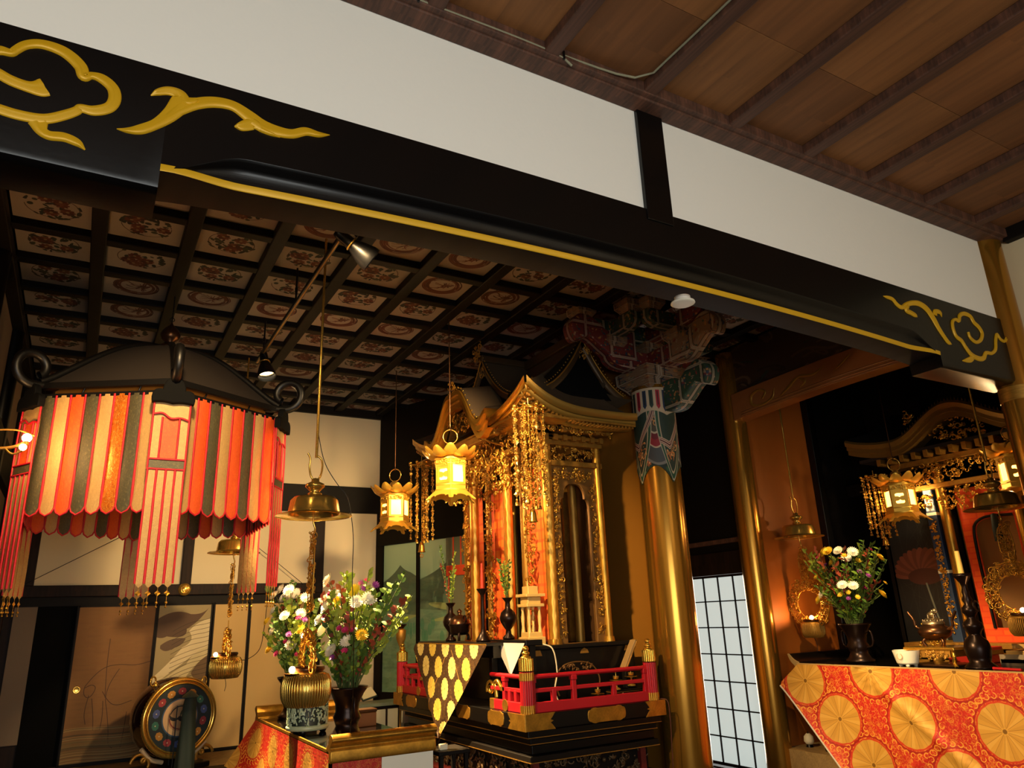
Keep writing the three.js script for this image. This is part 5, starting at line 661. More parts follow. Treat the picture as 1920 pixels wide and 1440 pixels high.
function bouquet(label, base, H, W, seed, mix, lean = [0, 0], up = 0.25) {
  const t = thing('bouquet', label, 'bouquet', base), r = rng(seed); const tips = [];
  const br = (tx, ty, tz, red, dens) => { const L = [], S = [], q0 = Math.hypot(tx, tz) || 1, c = new THREE.CatmullRomCurve3([V3(0.07 * tx / q0 * (mix.leaf < 1 ? 0.2 : 1), 0, 0.07 * tz / q0 * (mix.leaf < 1 ? 0.2 : 1)), V3(tx * 0.4, ty * 0.42, tz * 0.4), V3(tx * 0.75, ty * 0.76, tz * 0.75), V3(tx, ty, tz)]); S.push(new THREE.TubeGeometry(c, 14, 0.004, 5));
    for (let i = 0; i < dens; i++) { const f = 0.16 + 0.84 * i / dens, p = c.getPoint(f), s = (0.035 + 0.035 * r()) * (mix.leaf || 1), a = r() * 6.3; const q = new THREE.Quaternion().setFromUnitVectors(V3(0, 1, 0), V3(Math.cos(a), 0.5 + 0.5 * r(), Math.sin(a)).normalize()); const g = leafBase.clone().applyMatrix4(new THREE.Matrix4().compose(p, q, V3(s, s, s))); L.push(g); }
    const k = red ? (r() < 0.6 ? 3 : 1) : (r() * 3) | 0; const m = mesh('leafy_branch', L, leafM[k], t); const st = new THREE.Mesh(merge(S), stemM); st.name = 'stem'; st.castShadow = st.receiveShadow = true; m.add(st); };
  for (let i = 0; i < mix.branch; i++) { const a = r() * 6.3, q = W * (0.35 + 0.65 * r()), f = 0.6 + 0.4 * r(); br(q * Math.cos(a) + lean[0] * f, H * f * (1 - 0.35 * q / W * r()), q * Math.sin(a) + lean[1] * f, r() < 0.4, 26); }
  for (let i = 0; i < mix.fill; i++) { const a = r() * 6.3, q = W * 0.75 * r(); br(q * Math.cos(a), H * (0.25 + 0.35 * r()), q * Math.sin(a), r() < 0.12, 22); }
  for (const [kind, n, geo] of mix.flowers) for (let i = 0; i < n; i++) { const a = (mix.face ?? 2.4) + (r() - 0.5) * 3.6, q = W * (0.25 + 0.5 * r()), f = up + (1 - up - 0.15) * r(), p = V3(q * Math.cos(a) + lean[0] * f, H * f, q * Math.sin(a) + lean[1] * f); if (tips.some((o) => o.distanceTo(p) < (geo === 'big' ? 0.1 : 0.05))) continue; tips.push(p);
    const d = V3(Math.cos(a) * 0.8, 0.35 + 0.3 * r(), Math.sin(a) * 0.8).normalize(), m = mesh(geo === 'big' ? 'chrysanthemum' : 'small_flower', mumG[geo], petM[kind], t); m.position.copy(p); m.quaternion.setFromUnitVectors(V3(0, 0, 1), d); m.scale.setScalar(0.85 + 0.3 * r());
    const st = mesh('flower_stem', [tube([[0, 0, 0], [p.x * 0.3, p.y * 0.55, p.z * 0.3], [p.x - d.x * 0.02, p.y - 0.01, p.z - d.z * 0.02]], 0.004, 10, 5)], stemM, t); }
  return t;
}
function vase(label, pos, prof, mat, handles, group) { const t = thing('flower_vase', label, 'vase', pos, 0, group); mesh('body', [lathe(prof, 36)], mat, t); if (handles) for (const s of [-1, 1]) mesh('handle', [tube([[0, handles[0], s * handles[2]], [0, handles[0] + 0.02, s * (handles[2] + 0.07)], [0, handles[1] + 0.03, s * (handles[2] + 0.075)], [0, handles[1], s * (handles[2] - 0.01)]], 0.011, 24, 8)], mat, t); return t; }
const beaker = [[0, 0], [0.14, 0], [0.145, 0.03], [0.115, 0.05], [0.09, 0.1], [0.1, 0.13], [0.115, 0.17], [0.095, 0.21], [0.1, 0.27], [0.135, 0.345], [0.165, 0.385], [0.168, 0.4], [0.15, 0.39], [0.12, 0.33], [0.08, 0.26], [0, 0.25]];
const v1 = vase('black bronze flower vase on the near part of the low altar table', [2.06, 0.6, -3.47], beaker, M.darkBronze, [0.3, 0.15, 0.1], 'black bronze vases of the low altar table');
const v2 = dup(v1, 'black bronze flower vase on the far part of the low altar table, beyond the burner', [2.06, 0.6, -5.3]);
bouquet('large bouquet of white chrysanthemums and red tipped branches in the nearer black vase', [2.06, 0.97, -3.47], 1.08, 0.46, 21, { branch: 30, fill: 46, leaf: 1.15, face: 3.3, flowers: [['white', 22, 'big'], ['yellow', 5, 'big'], ['pink', 12, 'small'], ['lilac', 6, 'small']] }, [0.12, 0.12], 0.2);
bouquet('bouquet of white chrysanthemums behind the brass hanging lamp, in the farther black vase', [2.06, 0.97, -5.3], 1.12, 0.46, 22, { branch: 24, fill: 40, leaf: 1.15, face: 3.0, flowers: [['white', 24, 'big'], ['yellow', 4, 'big'], ['pink', 7, 'small'], ['lilac', 4, 'small']] }, [0.08, 0.0], 0.2);
// celadon fretwork burner
{
  const t = thing('incense_burner', 'pale celadon openwork incense burner on black feet at the middle of the low altar table', 'burner', [1.89, 0.6, -4.06]); const cel = phys({ color: 0xa9bda0, roughness: 0.3, clearcoat: 0.5 });
  mesh('liner', [cyl(0.155, 0.155, 0.24, 0, 0.19, 0, 32)], std({ color: 0x2c352c, roughness: 0.5 }), t); const r = rng(6), L = [];
  for (let i = 0; i < 380; i++) { const a = r() * 2 * PI, y = 0.08 + 0.2 * r(), da = (r() - 0.5) * 0.4, dy = (r() - 0.5) * 0.08, P = (f) => [0.172 * Math.cos(a + da * f), clamp(y + dy * f + 0.02 * Math.sin(f * 3), 0.07, 0.29), 0.172 * Math.sin(a + da * f)]; L.push(tube([P(0), P(0.5), P(1)], 0.007, 5, 5)); }
  mesh('fretwork', L, cel, t); mesh('rim', [lathe([[0.16, 0.28], [0.185, 0.285], [0.19, 0.305], [0.175, 0.32], [0.15, 0.315]], 40)], cel, t); mesh('rim', [lathe([[0.15, 0.03], [0.18, 0.035], [0.185, 0.06], [0.17, 0.075], [0.155, 0.07]], 40)], cel, t);
  for (let k = 0; k < 3; k++) mesh('foot', [ball(0.035, 0.14 * Math.cos(k * 2.09), 0.025, 0.14 * Math.sin(k * 2.09), 10, [1, 0.9, 1])], M.blackMetal, t);
}
{ // small things on the low table
  let t = thing('matchbox', 'small white and grey box on the near right of the low altar table', 'box', [2.32, 0.6, -3.25], 0.3); mesh('sleeve', [rbox(0.14, 0.035, 0.07, 0.004, 0, 0.0175, 0)], std({ color: 0xe8e4d8, roughness: 0.6 }), t); mesh('stripe', [box(0.142, 0.02, 0.002, 0, 0.018, 0.036)], std({ color: 0x8a8a80, roughness: 0.7 }), t);
  t = thing('lighter_stick', 'red stick lying across the low altar table beside the white box', 'lighter', [2.33, 0.612, -3.1], 0.08); mesh('barrel', [cyl(0.009, 0.011, 0.3, 0, 0, 0, 10, 0, 0, PI / 2)], std({ color: 0xc8202a, roughness: 0.4 }), t); mesh('nozzle', [cyl(0.005, 0.005, 0.06, 0.18, 0, 0, 8, 0, 0, PI / 2)], M.brass, t);
  t = thing('incense_box', 'small dark wooden box under the leaves at the far right of the low altar table', 'box', [2.42, 0.6, -4.1]); mesh('body', [rbox(0.2, 0.12, 0.14, 0.01, 0, 0.06, 0)], std({ color: 0x7a4a1e, roughness: 0.4 }), t); mesh('lid', [rbox(0.21, 0.03, 0.15, 0.01, 0, 0.135, 0)], M.bronze, t);
  t = thing('candle_stand', 'small round brass stand half hidden behind the black vase', 'stand', [2.2, 0.6, -3.85]); mesh('stem', [lathe([[0.08, 0], [0.075, 0.02], [0.02, 0.05], [0.03, 0.12], [0.015, 0.2], [0.06, 0.24], [0.06, 0.25], [0, 0.25]], 24)], M.bronze, t);
  t = thing('eraser_box', 'small cream plastic box on a dark stand at the end of the low altar table', 'box', [2.72, 0.5, -3.0]); mesh('case', [rbox(0.07, 0.045, 0.04, 0.008, 0, 0.0225, 0)], std({ color: 0xe9dfbd, roughness: 0.5 }), t);
  t = thing('side_stand', 'low dark wooden stand beside the end of the low altar table', 'stand', [2.78, 0, -3.05]); mesh('top', [rbox(0.28, 0.03, 0.3, 0.006, 0, 0.485, 0)], M.blackWood, t); for (const [x, z] of [[-0.11, -0.12], [0.11, -0.12], [-0.11, 0.12], [0.11, 0.12]]) mesh('leg', [box(0.03, 0.47, 0.03, x, 0.235, z)], M.blackWood, t);
}
// ───────────────────────── stand with the brown and gold triangular cloth ─────────────────────────
{
  const t = thing('offering_stand', 'black offering stand before the shrine with the brown medallion cloth', 'stand'); mesh('top', [span(3.4, 3.62, 1.25, 1.285, -5.15, -3.5, 0.006)], M.lacquer, t); mesh('gilt_edge', [span(3.39, 3.402, 1.25, 1.272, -5.14, -3.5, 0.003)], M.gold, t); for (const z of [-5.0, -3.65]) mesh('leg', [span(3.52, 3.58, 0.7, 1.25, z - 0.03, z + 0.03)], M.lacquer, t); mesh('apron', [span(3.5, 3.6, 1.14, 1.25, -5.1, -3.55)], M.lacquer, t);
  const W = 1024, Hh = 560, s = 600; const map = canvasTex(W, Hh, (c) => { c.fillStyle = '#4a341f'; c.fillRect(0, 0, W, Hh); const r = rng(51); for (let i = 0; i < 3800; i++) { c.strokeStyle = ['#2c1d12', '#6b4a28', '#8a6a34', '#3a2818'][(r() * 4) | 0]; c.lineWidth = 2; c.beginPath(); const x = r() * W, y = r() * Hh; c.arc(x, y, 3 + 4 * r(), r() * 6, r() * 6 + 3); c.stroke(); }
    for (let j = 0; j < 6; j++) for (let i = -1; i < 7; i++) kiku(c, (0.2 + i * 0.33 + (j & 1 ? 0.165 : 0)) * s, (0.02 + j * 0.205) * s * 0.93, 0.098 * s, 0.105 * s, 16, i % 2 ? '#f2d25c' : '#f6e08a', '#a87c22', '#2c1a0c', 0.1);
    c.strokeStyle = 'rgba(225,170,80,.8)'; c.lineWidth = 5; c.beginPath(); c.moveTo(0.28 * s, 0.75 * s); c.lineTo(0.85 * s, 0.12 * s); c.moveTo(1.0 * s, 0.05 * s); c.lineTo(1.3 * s, 0.42 * s); c.stroke(); });
  const z0 = -5.2, z1 = -3.46, zt = -4.5, yT = 1.262, yB = 0.36; const R = []; for (let i = 0; i <= 30; i++) { const f = i / 30, a = f < 0.06 ? z0 - f : lerp(z0 - 0.06, zt, (f - 0.06) / 0.94), b = lerp(z1, zt, f), row = []; for (let j = 0; j <= 24; j++) { const u = j / 24, z = lerp(a, b, u); row.push([3.385 - 0.03 * f + 0.01 * Math.sin(u * 12 + f * 5) * f, lerp(yT, yB, f), z]); } R.push(row); }
  const cl = mesh('altar_cloth', [sheet(R, (p) => [(p[2] - z0 + 0.05) * s / W, 1 - (yT - p[1]) * s * 0.93 / Hh])], cloth(map, { metalness: 0.25 })); tag(cl, 'brown brocade cloth with gold chrysanthemum medallions hanging to a point before the shrine', 'cloth');
}
// second stand with white cloth
{
  const t = thing('offering_stand', 'narrow black stand on the platform with a white pointed cloth', 'stand'); mesh('top', [span(3.6, 3.78, 1.25, 1.3, -3.84, -3.1, 0.006)], M.lacquer, t); for (const z of [-3.78, -3.16]) mesh('leg', [span(3.66, 3.72, 0.7, 1.25, z - 0.025, z + 0.025)], M.lacquer, t);
  const tri = (z0, z1, zt, yt, yb, x) => sheet(Array.from({ length: 9 }, (_, i) => { const f = i / 8; return Array.from({ length: 8 }, (_, j) => { const u = j / 7; return [x, lerp(yt, yb, f), lerp(lerp(z0, zt, f), lerp(z1, zt, f), u)]; }); }));
  tag(mesh('paper_cloth', [tri(-3.67, -3.1, -3.38, 1.275, 0.98, 3.585)], std({ color: 0xece4d4, roughness: 0.8, side: THREE.DoubleSide })), 'white pointed cloth hanging between the brown cloth and the gold railing post', 'cloth');
}
function candlestick(label, pos, h, mat, extra = []) { const t = thing('candlestick', label, 'candlestick', pos); mesh('stem', [lathe([[0, 0], [0.07, 0], [0.072, 0.02], [0.045, 0.06], [0.022, 0.1], [0.016, 0.16], [0.022, h * 0.55], [0.015, h * 0.7], [0.017, h * 0.88], [0.045, h * 0.96], [0.06, h], [0.055, h + 0.004], [0, h * 0.97]], 24)], mat, t); mesh('candle', [cyl(0.012, 0.02, 0.25, 0, h + 0.125, 0, 14)], std({ color: 0xb8341c, roughness: 0.5 }), t); mesh('wick', [cyl(0.002, 0.002, 0.03, 0, h + 0.26, 0, 5)], M.black, t); return t; }
candlestick('dark candlestick with a red candle on the medallion cloth stand', [3.5, 1.285, -3.75], 0.5, M.darkBronze);
const bv = [[0, 0], [0.055, 0], [0.06, 0.02], [0.03, 0.05], [0.025, 0.09], [0.075, 0.16], [0.085, 0.2], [0.07, 0.25], [0.028, 0.29], [0.025, 0.35], [0.055, 0.39], [0.05, 0.392], [0.02, 0.35], [0, 0.34]];
const bvA = vase('small dark slim-necked vase with a green sprig on the narrow stand by the white cloth', [3.68, 1.3, -3.56], bv, M.darkBronze, null);
const bvB = dup(bvA, 'small dark slim-necked vase with a reddish sprig behind the lidded burner', [3.5, 1.285, -4.5]);
bouquet('thin sprig of small reddish leaves in the vase behind the lidded burner', [3.5, 1.63, -4.5], 0.72, 0.12, 25, { branch: 6, fill: 1, leaf: 0.55, flowers: [] });
bouquet('short sprig of green leaves in the vase on the narrow stand', [3.68, 1.66, -3.56], 0.5, 0.1, 26, { branch: 5, fill: 1, leaf: 0.6, flowers: [] });
{
  const t = thing('incense_burner', 'dark lidded three-footed burner on the medallion cloth stand', 'burner', [3.5, 1.285, -4.28]); mesh('pot', [lathe([[0, 0.06], [0.07, 0.065], [0.1, 0.1], [0.105, 0.15], [0.12, 0.17], [0.11, 0.175], [0.09, 0.17]], 28)], M.darkBronze, t); mesh('lid', [lathe([[0.11, 0.175], [0.1, 0.215], [0.06, 0.25], [0.02, 0.265], [0.02, 0.285], [0.03, 0.3], [0, 0.33]], 28)], M.bronze, t); for (let k = 0; k < 3; k++) mesh('foot', [tube([[0.07 * Math.cos(k * 2.1), 0.09, 0.07 * Math.sin(k * 2.1)], [0.1 * Math.cos(k * 2.1), 0.05, 0.1 * Math.sin(k * 2.1)], [0.09 * Math.cos(k * 2.1), 0.01, 0.09 * Math.sin(k * 2.1)]], 0.014, 8, 7)], M.darkBronze, t); for (const s of [-1, 1]) mesh('ear', [torus(0.035, 0.009, 0, 0.22, s * 0.12, 0, PI / 2)], M.darkBronze, t);
}
{ // small gilt tower stand by the near column
  const t = thing('tower_stand', 'small pale gold tiered stand glowing beside the near orange curtain', 'stand', [3.92, 1.235, -3.52]), gl = std({ color: 0xe8c070, metalness: 0.35, roughness: 0.45 });
  mesh('base', [rbox(0.2, 0.08, 0.2, 0.01, 0, 0.04, 0), rbox(0.16, 0.05, 0.16, 0.01, 0, 0.1, 0)], gl, t); for (const [x, z] of [[-0.06, -0.06], [0.06, -0.06], [-0.06, 0.06], [0.06, 0.06]]) mesh('leg', [lathe([[0.022, 0.12], [0.014, 0.18], [0.02, 0.26], [0.012, 0.32], [0.02, 0.36]], 12, x, 0, z)], gl, t);
  mesh('tier', [rbox(0.2, 0.03, 0.2, 0.006, 0, 0.375, 0), rbox(0.15, 0.07, 0.15, 0.008, 0, 0.42, 0), rbox(0.22, 0.03, 0.22, 0.006, 0, 0.47, 0), rbox(0.12, 0.08, 0.12, 0.008, 0, 0.52, 0)], gl, t); mesh('finials', [-0.045, -0.015, 0.015, 0.045].map((z) => cyl(0.006, 0.01, 0.06, 0, 0.59, z, 8)).slice(0, 1), gl, t);
}
// ───────────────────────── sliding doors of the back wall ─────────────────────────
{
  const doorTex = [
    canvasTex(512, 1024, (c, w, h) => { const r = rng(71); c.fillStyle = '#80592f'; c.fillRect(0, 0, w, h); for (let i = 0; i < 900; i++) { c.fillStyle = `rgba(${r() < 0.5 ? '60,38,18' : '150,110,62'},${0.05 * r()})`; c.fillRect(r() * w, r() * h, 20 + 80 * r(), 3 + 14 * r()); }
      c.strokeStyle = 'rgba(62,38,22,.85)'; c.lineWidth = 4.5; const P = (a) => { c.beginPath(); c.moveTo(a[0][0] * w, a[0][1] * h); for (let i = 1; i < a.length - 1; i++) { const mx = (a[i][0] + a[i + 1][0]) / 2, my = (a[i][1] + a[i + 1][1]) / 2; c.quadraticCurveTo(a[i][0] * w, a[i][1] * h, mx * w, my * h); } c.lineTo(a.at(-1)[0] * w, a.at(-1)[1] * h); c.stroke(); };
      P([[0.2, 0.52], [0.28, 0.46], [0.42, 0.4], [0.6, 0.39], [0.8, 0.405], [1, 0.38]]); P([[0.2, 0.52], [0.18, 0.56], [0.24, 0.6], [0.3, 0.58], [0.34, 0.53], [0.28, 0.51], [0.2, 0.53]]); P([[0.3, 0.6], [0.34, 0.7], [0.36, 0.8]]); P([[0.44, 0.62], [0.46, 0.72], [0.44, 0.8]]); P([[0.5, 0.68], [0.55, 0.8], [0.56, 0.9], [0.62, 0.92]]); P([[0.75, 0.7], [0.74, 0.82], [0.72, 0.92]]); P([[0.42, 0.56], [0.5, 0.63], [0.62, 0.66], [0.8, 0.63]]); P([[0.44, 0.22], [0.43, 0.35], [0.46, 0.6]]); P([[0.6, 0.42], [0.5, 0.5], [0.46, 0.6], [0.5, 0.68]]); P([[0.26, 0.58], [0.22, 0.68], [0.26, 0.76]]);
      for (let i = 0; i < 40; i++) { c.strokeStyle = ['rgba(165,140,88,.6)', 'rgba(120,95,52,.6)', 'rgba(70,58,30,.5)'][i % 3]; c.lineWidth = 3 + 9 * r(); const y = h * (0.78 + 0.22 * r()); c.beginPath(); c.moveTo(0, y); c.bezierCurveTo(w * 0.3, y - 26, w * 0.6, y + 26, w, y - 10); c.stroke(); } }),
    canvasTex(384, 1024, (c, w, h) => { const r = rng(72); c.fillStyle = '#9a8a62'; c.fillRect(0, 0, w, h); const blob = (col, pts) => { c.fillStyle = col; c.beginPath(); c.moveTo(pts[0][0] * w, pts[0][1] * h); for (let i = 1; i + 1 < pts.length; i += 2) c.quadraticCurveTo(pts[i][0] * w, pts[i][1] * h, pts[i + 1][0] * w, pts[i + 1][1] * h); c.fill(); };
      blob('#56402e', [[0, 0.1], [0.3, 0.02], [0.6, 0.07], [0.85, 0.08], [0.95, 0.02], [0.75, 0.14], [0.55, 0.17], [0.6, 0.25], [0.2, 0.22], [0.1, 0.24], [0, 0.22]]); blob('#d3c39a', [[1, 0.1], [0.7, 0.13], [0.6, 0.19], [0.75, 0.26], [0.5, 0.3], [0.3, 0.4], [0, 0.5], [0.02, 0.55], [0.02, 0.55], [0.5, 0.42], [0.7, 0.36], [0.85, 0.34], [1, 0.3]]);
      blob('#5f4a38', [[0.1, 0.28], [0.3, 0.22], [0.55, 0.24], [0.5, 0.29], [0.35, 0.3], [0.2, 0.34], [0.1, 0.3]]); blob('#c9b98c', [[1, 0.3], [0.7, 0.33], [0.6, 0.42], [0.3, 0.47], [0, 0.58], [0, 0.64], [0, 0.64], [0.4, 0.52], [0.62, 0.5], [0.8, 0.4], [1, 0.36]]); blob('#6b543a', [[1, 0.36], [0.8, 0.4], [0.7, 0.48], [0.9, 0.6], [1, 0.65]]);
      for (let i = 0; i < 16; i++) { c.strokeStyle = 'rgba(50,38,26,.75)'; c.lineWidth = 3; c.beginPath(); const y = h * (0.1 + 0.5 * i / 16); c.moveTo(w, y); c.bezierCurveTo(w * 0.8, y + 30, w * 0.7, y - 10 + 40 * r(), w * 0.3, y + 90); c.stroke(); } for (let i = 0; i < 500; i++) { c.fillStyle = `rgba(60,45,25,${0.06 * r()})`; c.fillRect(r() * w, r() * h, 30 * r(), 8 * r()); } }),
  ].map((t) => std({ map: t, roughness: 0.75 }));
  const plain = std({ color: 0xc2a268, roughness: 0.8, bumpMap: fine, bumpScale: 0.0005 });
  [[0.02, 0.905, doorTex[0], -7.965], [0.925, 1.585, doorTex[1], -7.985], [1.61, 2.06, plain, -7.965], [2.085, 2.93, plain, -7.985]].forEach(([x0, x1, m, z], i) => { const d = struct('door_' + (i + 1), 'sliding paper door of the back wall'); mesh('door_face', sheet([[[x0, 1.83, z + 0.012], [x1, 1.83, z + 0.012]], [[x0, 0.03, z + 0.012], [x1, 0.03, z + 0.012]]]), m, d); mesh('door_core', span(x0, x1, 0.03, 1.84, z - 0.01, z + 0.01), M.blackWood, d); for (const [a, b, c, e] of [[x0 - 0.008, x0 + 0.012, 0.03, 1.84], [x1 - 0.012, x1 + 0.008, 0.03, 1.84], [x0, x1, 0.02, 0.045], [x0, x1, 1.82, 1.845]]) mesh('door_frame', span(a, b, c, e, z - 0.012, z + 0.02), M.blackWood, d); if (!i) mesh('door_pull', [lathe([[0, 0.004], [0.03, 0.004], [0.036, 0.01], [0.042, 0.004], [0.044, 0]], 20).rotateX(PI / 2).translate(x0 + 0.09, 0.86, z + 0.012)], M.brass, d); });
}
// ───────────────────────── drum ─────────────────────────
{
  const t = thing('temple_drum', 'large round painted drum with gold rim on a scrolled stand', 'drum', [1.1, 0.56, -7.0]); const g = new THREE.Group(); g.name = 'drum_body'; g.rotation.y = 0.3; t.add(g); const R = 0.43;
  const face = canvasTex(512, 512, (c) => { c.translate(256, 256); c.fillStyle = '#14262c'; c.beginPath(); c.arc(0, 0, 256, 0, 7); c.fill(); const cols = ['#8f2f34', '#b07a2c', '#2f6a58', '#3f4f86']; for (let k = 0; k < 14; k++) { const a = k / 14 * 2 * PI; c.save(); c.rotate(a); c.translate(0, -196); c.fillStyle = cols[k % 4]; for (let p = 0; p < 8; p++) { c.beginPath(); c.ellipse(20 * Math.cos(p * 0.785), 16 * Math.sin(p * 0.785), 14, 12, 0, 0, 7); c.fill(); } c.fillStyle = '#d8c8a0'; c.beginPath(); c.arc(0, 0, 5, 0, 7); c.fill(); c.restore(); }
    c.fillStyle = '#39506b'; c.beginPath(); c.arc(0, 0, 146, 0, 7); c.fill(); c.fillStyle = '#d0ab7c'; c.beginPath(); c.arc(0, 0, 136, 0, 7); c.fill(); c.fillStyle = '#b88f62'; c.beginPath(); c.arc(0, 0, 100, 0, 7); c.fill();
    for (const [col, a0] of [['#2f2a28', -2.6], ['#3e4636', -0.4], ['#7a2f2a', 1.8]]) { c.save(); c.rotate(a0); c.fillStyle = col; c.beginPath(); c.moveTo(0, 0); c.bezierCurveTo(10, -60, 80, -70, 96, -4); c.bezierCurveTo(80, -40, 40, -30, 0, 0); c.fill(); c.strokeStyle = col; c.lineWidth = 9; c.beginPath(); c.arc(0, 0, 84, -0.2, 1.3); c.stroke(); c.restore(); } c.fillStyle = '#2a1f1c'; c.beginPath(); c.ellipse(6, 10, 26, 18, 0.5, 0, 7); c.fill(); c.fillStyle = '#c9a878'; c.beginPath(); c.arc(18, -14, 12, 0, 7); c.fill(); });
  mesh('barrel', [lathe([[R * 0.86, -0.24], [R * 0.98, -0.12], [R * 1.0, 0], [R * 0.98, 0.12], [R * 0.88, 0.22]], 48).rotateX(PI / 2)], phys({ color: 0x2a0f0a, roughness: 0.25, clearcoat: 1 }), g);
  const disc = new THREE.CircleGeometry(R * 0.84, 64); disc.translate(0, 0, 0.226); mesh('drum_skin', disc, std({ map: face, roughness: 0.6 }), g);
  mesh('gilt_rim', [torus(R * 0.93, 0.028, 0, 0, 0.215, 0, 0, 0, 2 * PI, 64, 10), torus(R * 0.845, 0.012, 0, 0, 0.235, 0, 0, 0, 2 * PI, 64, 8)], M.brass, g);
  const st = []; for (let i = 0; i < 72; i++) { const a = i / 72 * 2 * PI; st.push(ball(0.008, R * 0.98 * Math.cos(a), R * 0.98 * Math.sin(a), 0.2, 6)); } mesh('rim_studs', st, M.goldBright, g);
  for (const s of [-0.6, 0.75]) mesh('ring_handle', [torus(0.05, 0.01, (R + 0.05) * Math.sin(s), (R + 0.05) * Math.cos(s), 0.05, 0, 0.6), ball(0.03, R * Math.sin(s), R * Math.cos(s), 0.05, 10)], M.brass, g);
  const sc = (x, s) => { const p = []; for (let i = 0; i <= 22; i++) { const a = i / 22 * 7; p.push([x + s * (0.12 - 0.013 * i * 0.75) * Math.cos(a), -0.42 + (0.12 - 0.013 * i * 0.75) * Math.sin(a), 0.12]); } return tube(p, 0.018, 40, 7); };
  for (const s of [-1, 1]) { mesh('stand_scroll', [sc(s * 0.34, s)], M.lacquer, g); mesh('scroll_line', [sc(s * 0.34, s).translate(0, 0, 0.012).scale(1, 1, 1)], M.goldDull, g); mesh('cradle_arm', [tube([[s * 0.1, -0.46, 0.1], [s * 0.24, -0.41, 0.12], [s * 0.36, -0.29, 0.14]], 0.025, 16, 8)], std({ color: 0xd0b48a, roughness: 0.5 }), g); }
  mesh('stand_base', [span(-0.4, 0.4, -0.56, -0.5, -0.2, 0.22, 0.015), span(-0.06, 0.06, -0.5, -0.42, -0.16, 0.16, 0.01)], M.lacquer, g);
}
{
  const t = thing('draped_stand', 'slender stand draped in dark green cloth in front of the drum', 'stand', [1.235, 0, -6.62]), m = std({ color: 0x26332a, roughness: 0.75 }); const rows = []; for (let i = 0; i <= 14; i++) { const f = i / 14, row = []; for (let j = 0; j <= 24; j++) { const a = j / 24 * 2 * PI, q = (f < 0.12 ? 0.02 + f * 0.5 : 0.065 + 0.035 * f) * (1 + 0.14 * Math.sin(a * 5 + f * 3) * f); row.push([q * Math.cos(a), 0.82 - 0.8 * f, q * Math.sin(a)]); } rows.push(row); }
  mesh('drape', [sheet(rows)], m, t); mesh('top', [lathe([[0.02, 0.78], [0.085, 0.775], [0.09, 0.785], [0.05, 0.82], [0.02, 0.84], [0, 0.85]], 24)], std({ color: 0x46503e, roughness: 0.5 }), t); mesh('pole', [cyl(0.006, 0.006, 0.7, -0.13, 0.35, 0.03, 8), cyl(0.05, 0.06, 0.02, -0.13, 0.01, 0.03, 16)], M.blackMetal, t);
}
// ───────────────────────── wall lamp at the left, hanging cords, panel banner ─────────────────────────
{
  const t = thing('wall_lamp', 'gilt bracket lamp with two bright bare bulbs on the left wall', 'lamp', [0, 0, 0]);
  mesh('back_plate', [xf(carve(0.24, 0.4, 0.05, 60, 301), -0.84, 2.95, -3.5, 0, PI / 2), rbox(0.03, 0.3, 0.16, 0.01, -0.865, 2.95, -3.5)], M.gold, t); mesh('arm', [tube([[-0.85, 2.9, -3.5], [-0.7, 2.84, -3.5], [-0.56, 2.86, -3.5], [-0.49, 2.9, -3.5]], 0.012, 24, 8), tube([[-0.62, 2.85, -3.5], [-0.56, 2.8, -3.48], [-0.5, 2.83, -3.47]], 0.008, 14, 6), tube([[-0.7, 2.98, -3.5], [-0.55, 2.99, -3.5], [-0.44, 2.955, -3.5]], 0.007, 14, 6)], M.goldDull, t);
  mesh('bulb', [ball(0.034, -0.487, 2.935, -3.5, 14)], M.flame, t); mesh('bulb', [ball(0.026, -0.5, 2.855, -3.47, 14)], M.flame, t); mesh('socket', [cyl(0.018, 0.018, 0.03, -0.487, 2.895, -3.5, 12)], M.brass, t); point(-0.487, 2.935, -3.5, 1.4, WARMER, 3);
}
{
  let t = thing('power_cord', 'thin dark cord sagging from the near lamp rod down behind the bouquet', 'cord'); mesh('cord_run', [tube([[1.5, 2.99, -2.69], [1.578, 2.72, -2.7], [1.7, 2.54, -2.7], [1.76, 2.473, -2.7], [1.821, 2.181, -2.7], [1.831, 1.854, -2.72], [1.868, 1.46, -2.76], [1.95, 0.9, -3.0], [2.0, 0.62, -3.2]], 0.0035, 60, 5)], M.blackMetal, t);
  t = thing('power_cord', 'short dark cord curving from a banner pendant to the far hanging lamp', 'cord'); mesh('cord_run', [tube([[1.95, 2.3, -6.12], [1.906, 1.712, -6.1], [1.891, 1.479, -6.1], [1.847, 1.251, -6.1], [1.721, 1.164, -6.1], [1.6, 1.16, -6.1]], 0.004, 40, 5)], M.blackMetal, t);
  t = thing('dark_line', 'thin dark slanting line across the pale wall left of the canopy banner', 'dark_line'); mesh('dark_line_run', [tube([[-0.6, 2.1, -7.94], [-0.3, 2.28, -7.93], [0.46, 2.74, -7.93], [1.1, 3.13, -7.94]], 0.004, 10, 4)], M.blackMetal, t);  // thin dark slanting line on the back wall
  t = thing('dark_line', 'thin dark slanting line across the pale wall right of the canopy banners', 'dark_line'); mesh('dark_line_run', [tube([[1.9, 2.74, -7.94], [2.352, 2.404, -7.93], [2.782, 2.071, -7.94]], 0.004, 10, 4)], M.blackMetal, t);  // second thin dark line, slanting the other way
  t = thing('power_cord', 'white cord hanging down the black base of the large shrine', 'cord'); mesh('cord_run', [tube([[3.9, 1.25, -3.29], [3.965, 1.215, -3.24], [3.985, 1.0, -3.2], [3.92, 0.84, -3.15], [3.95, 0.72, -3.12]], 0.007, 30, 6)], std({ color: 0xd9c9a4, roughness: 0.5 }), t);
}
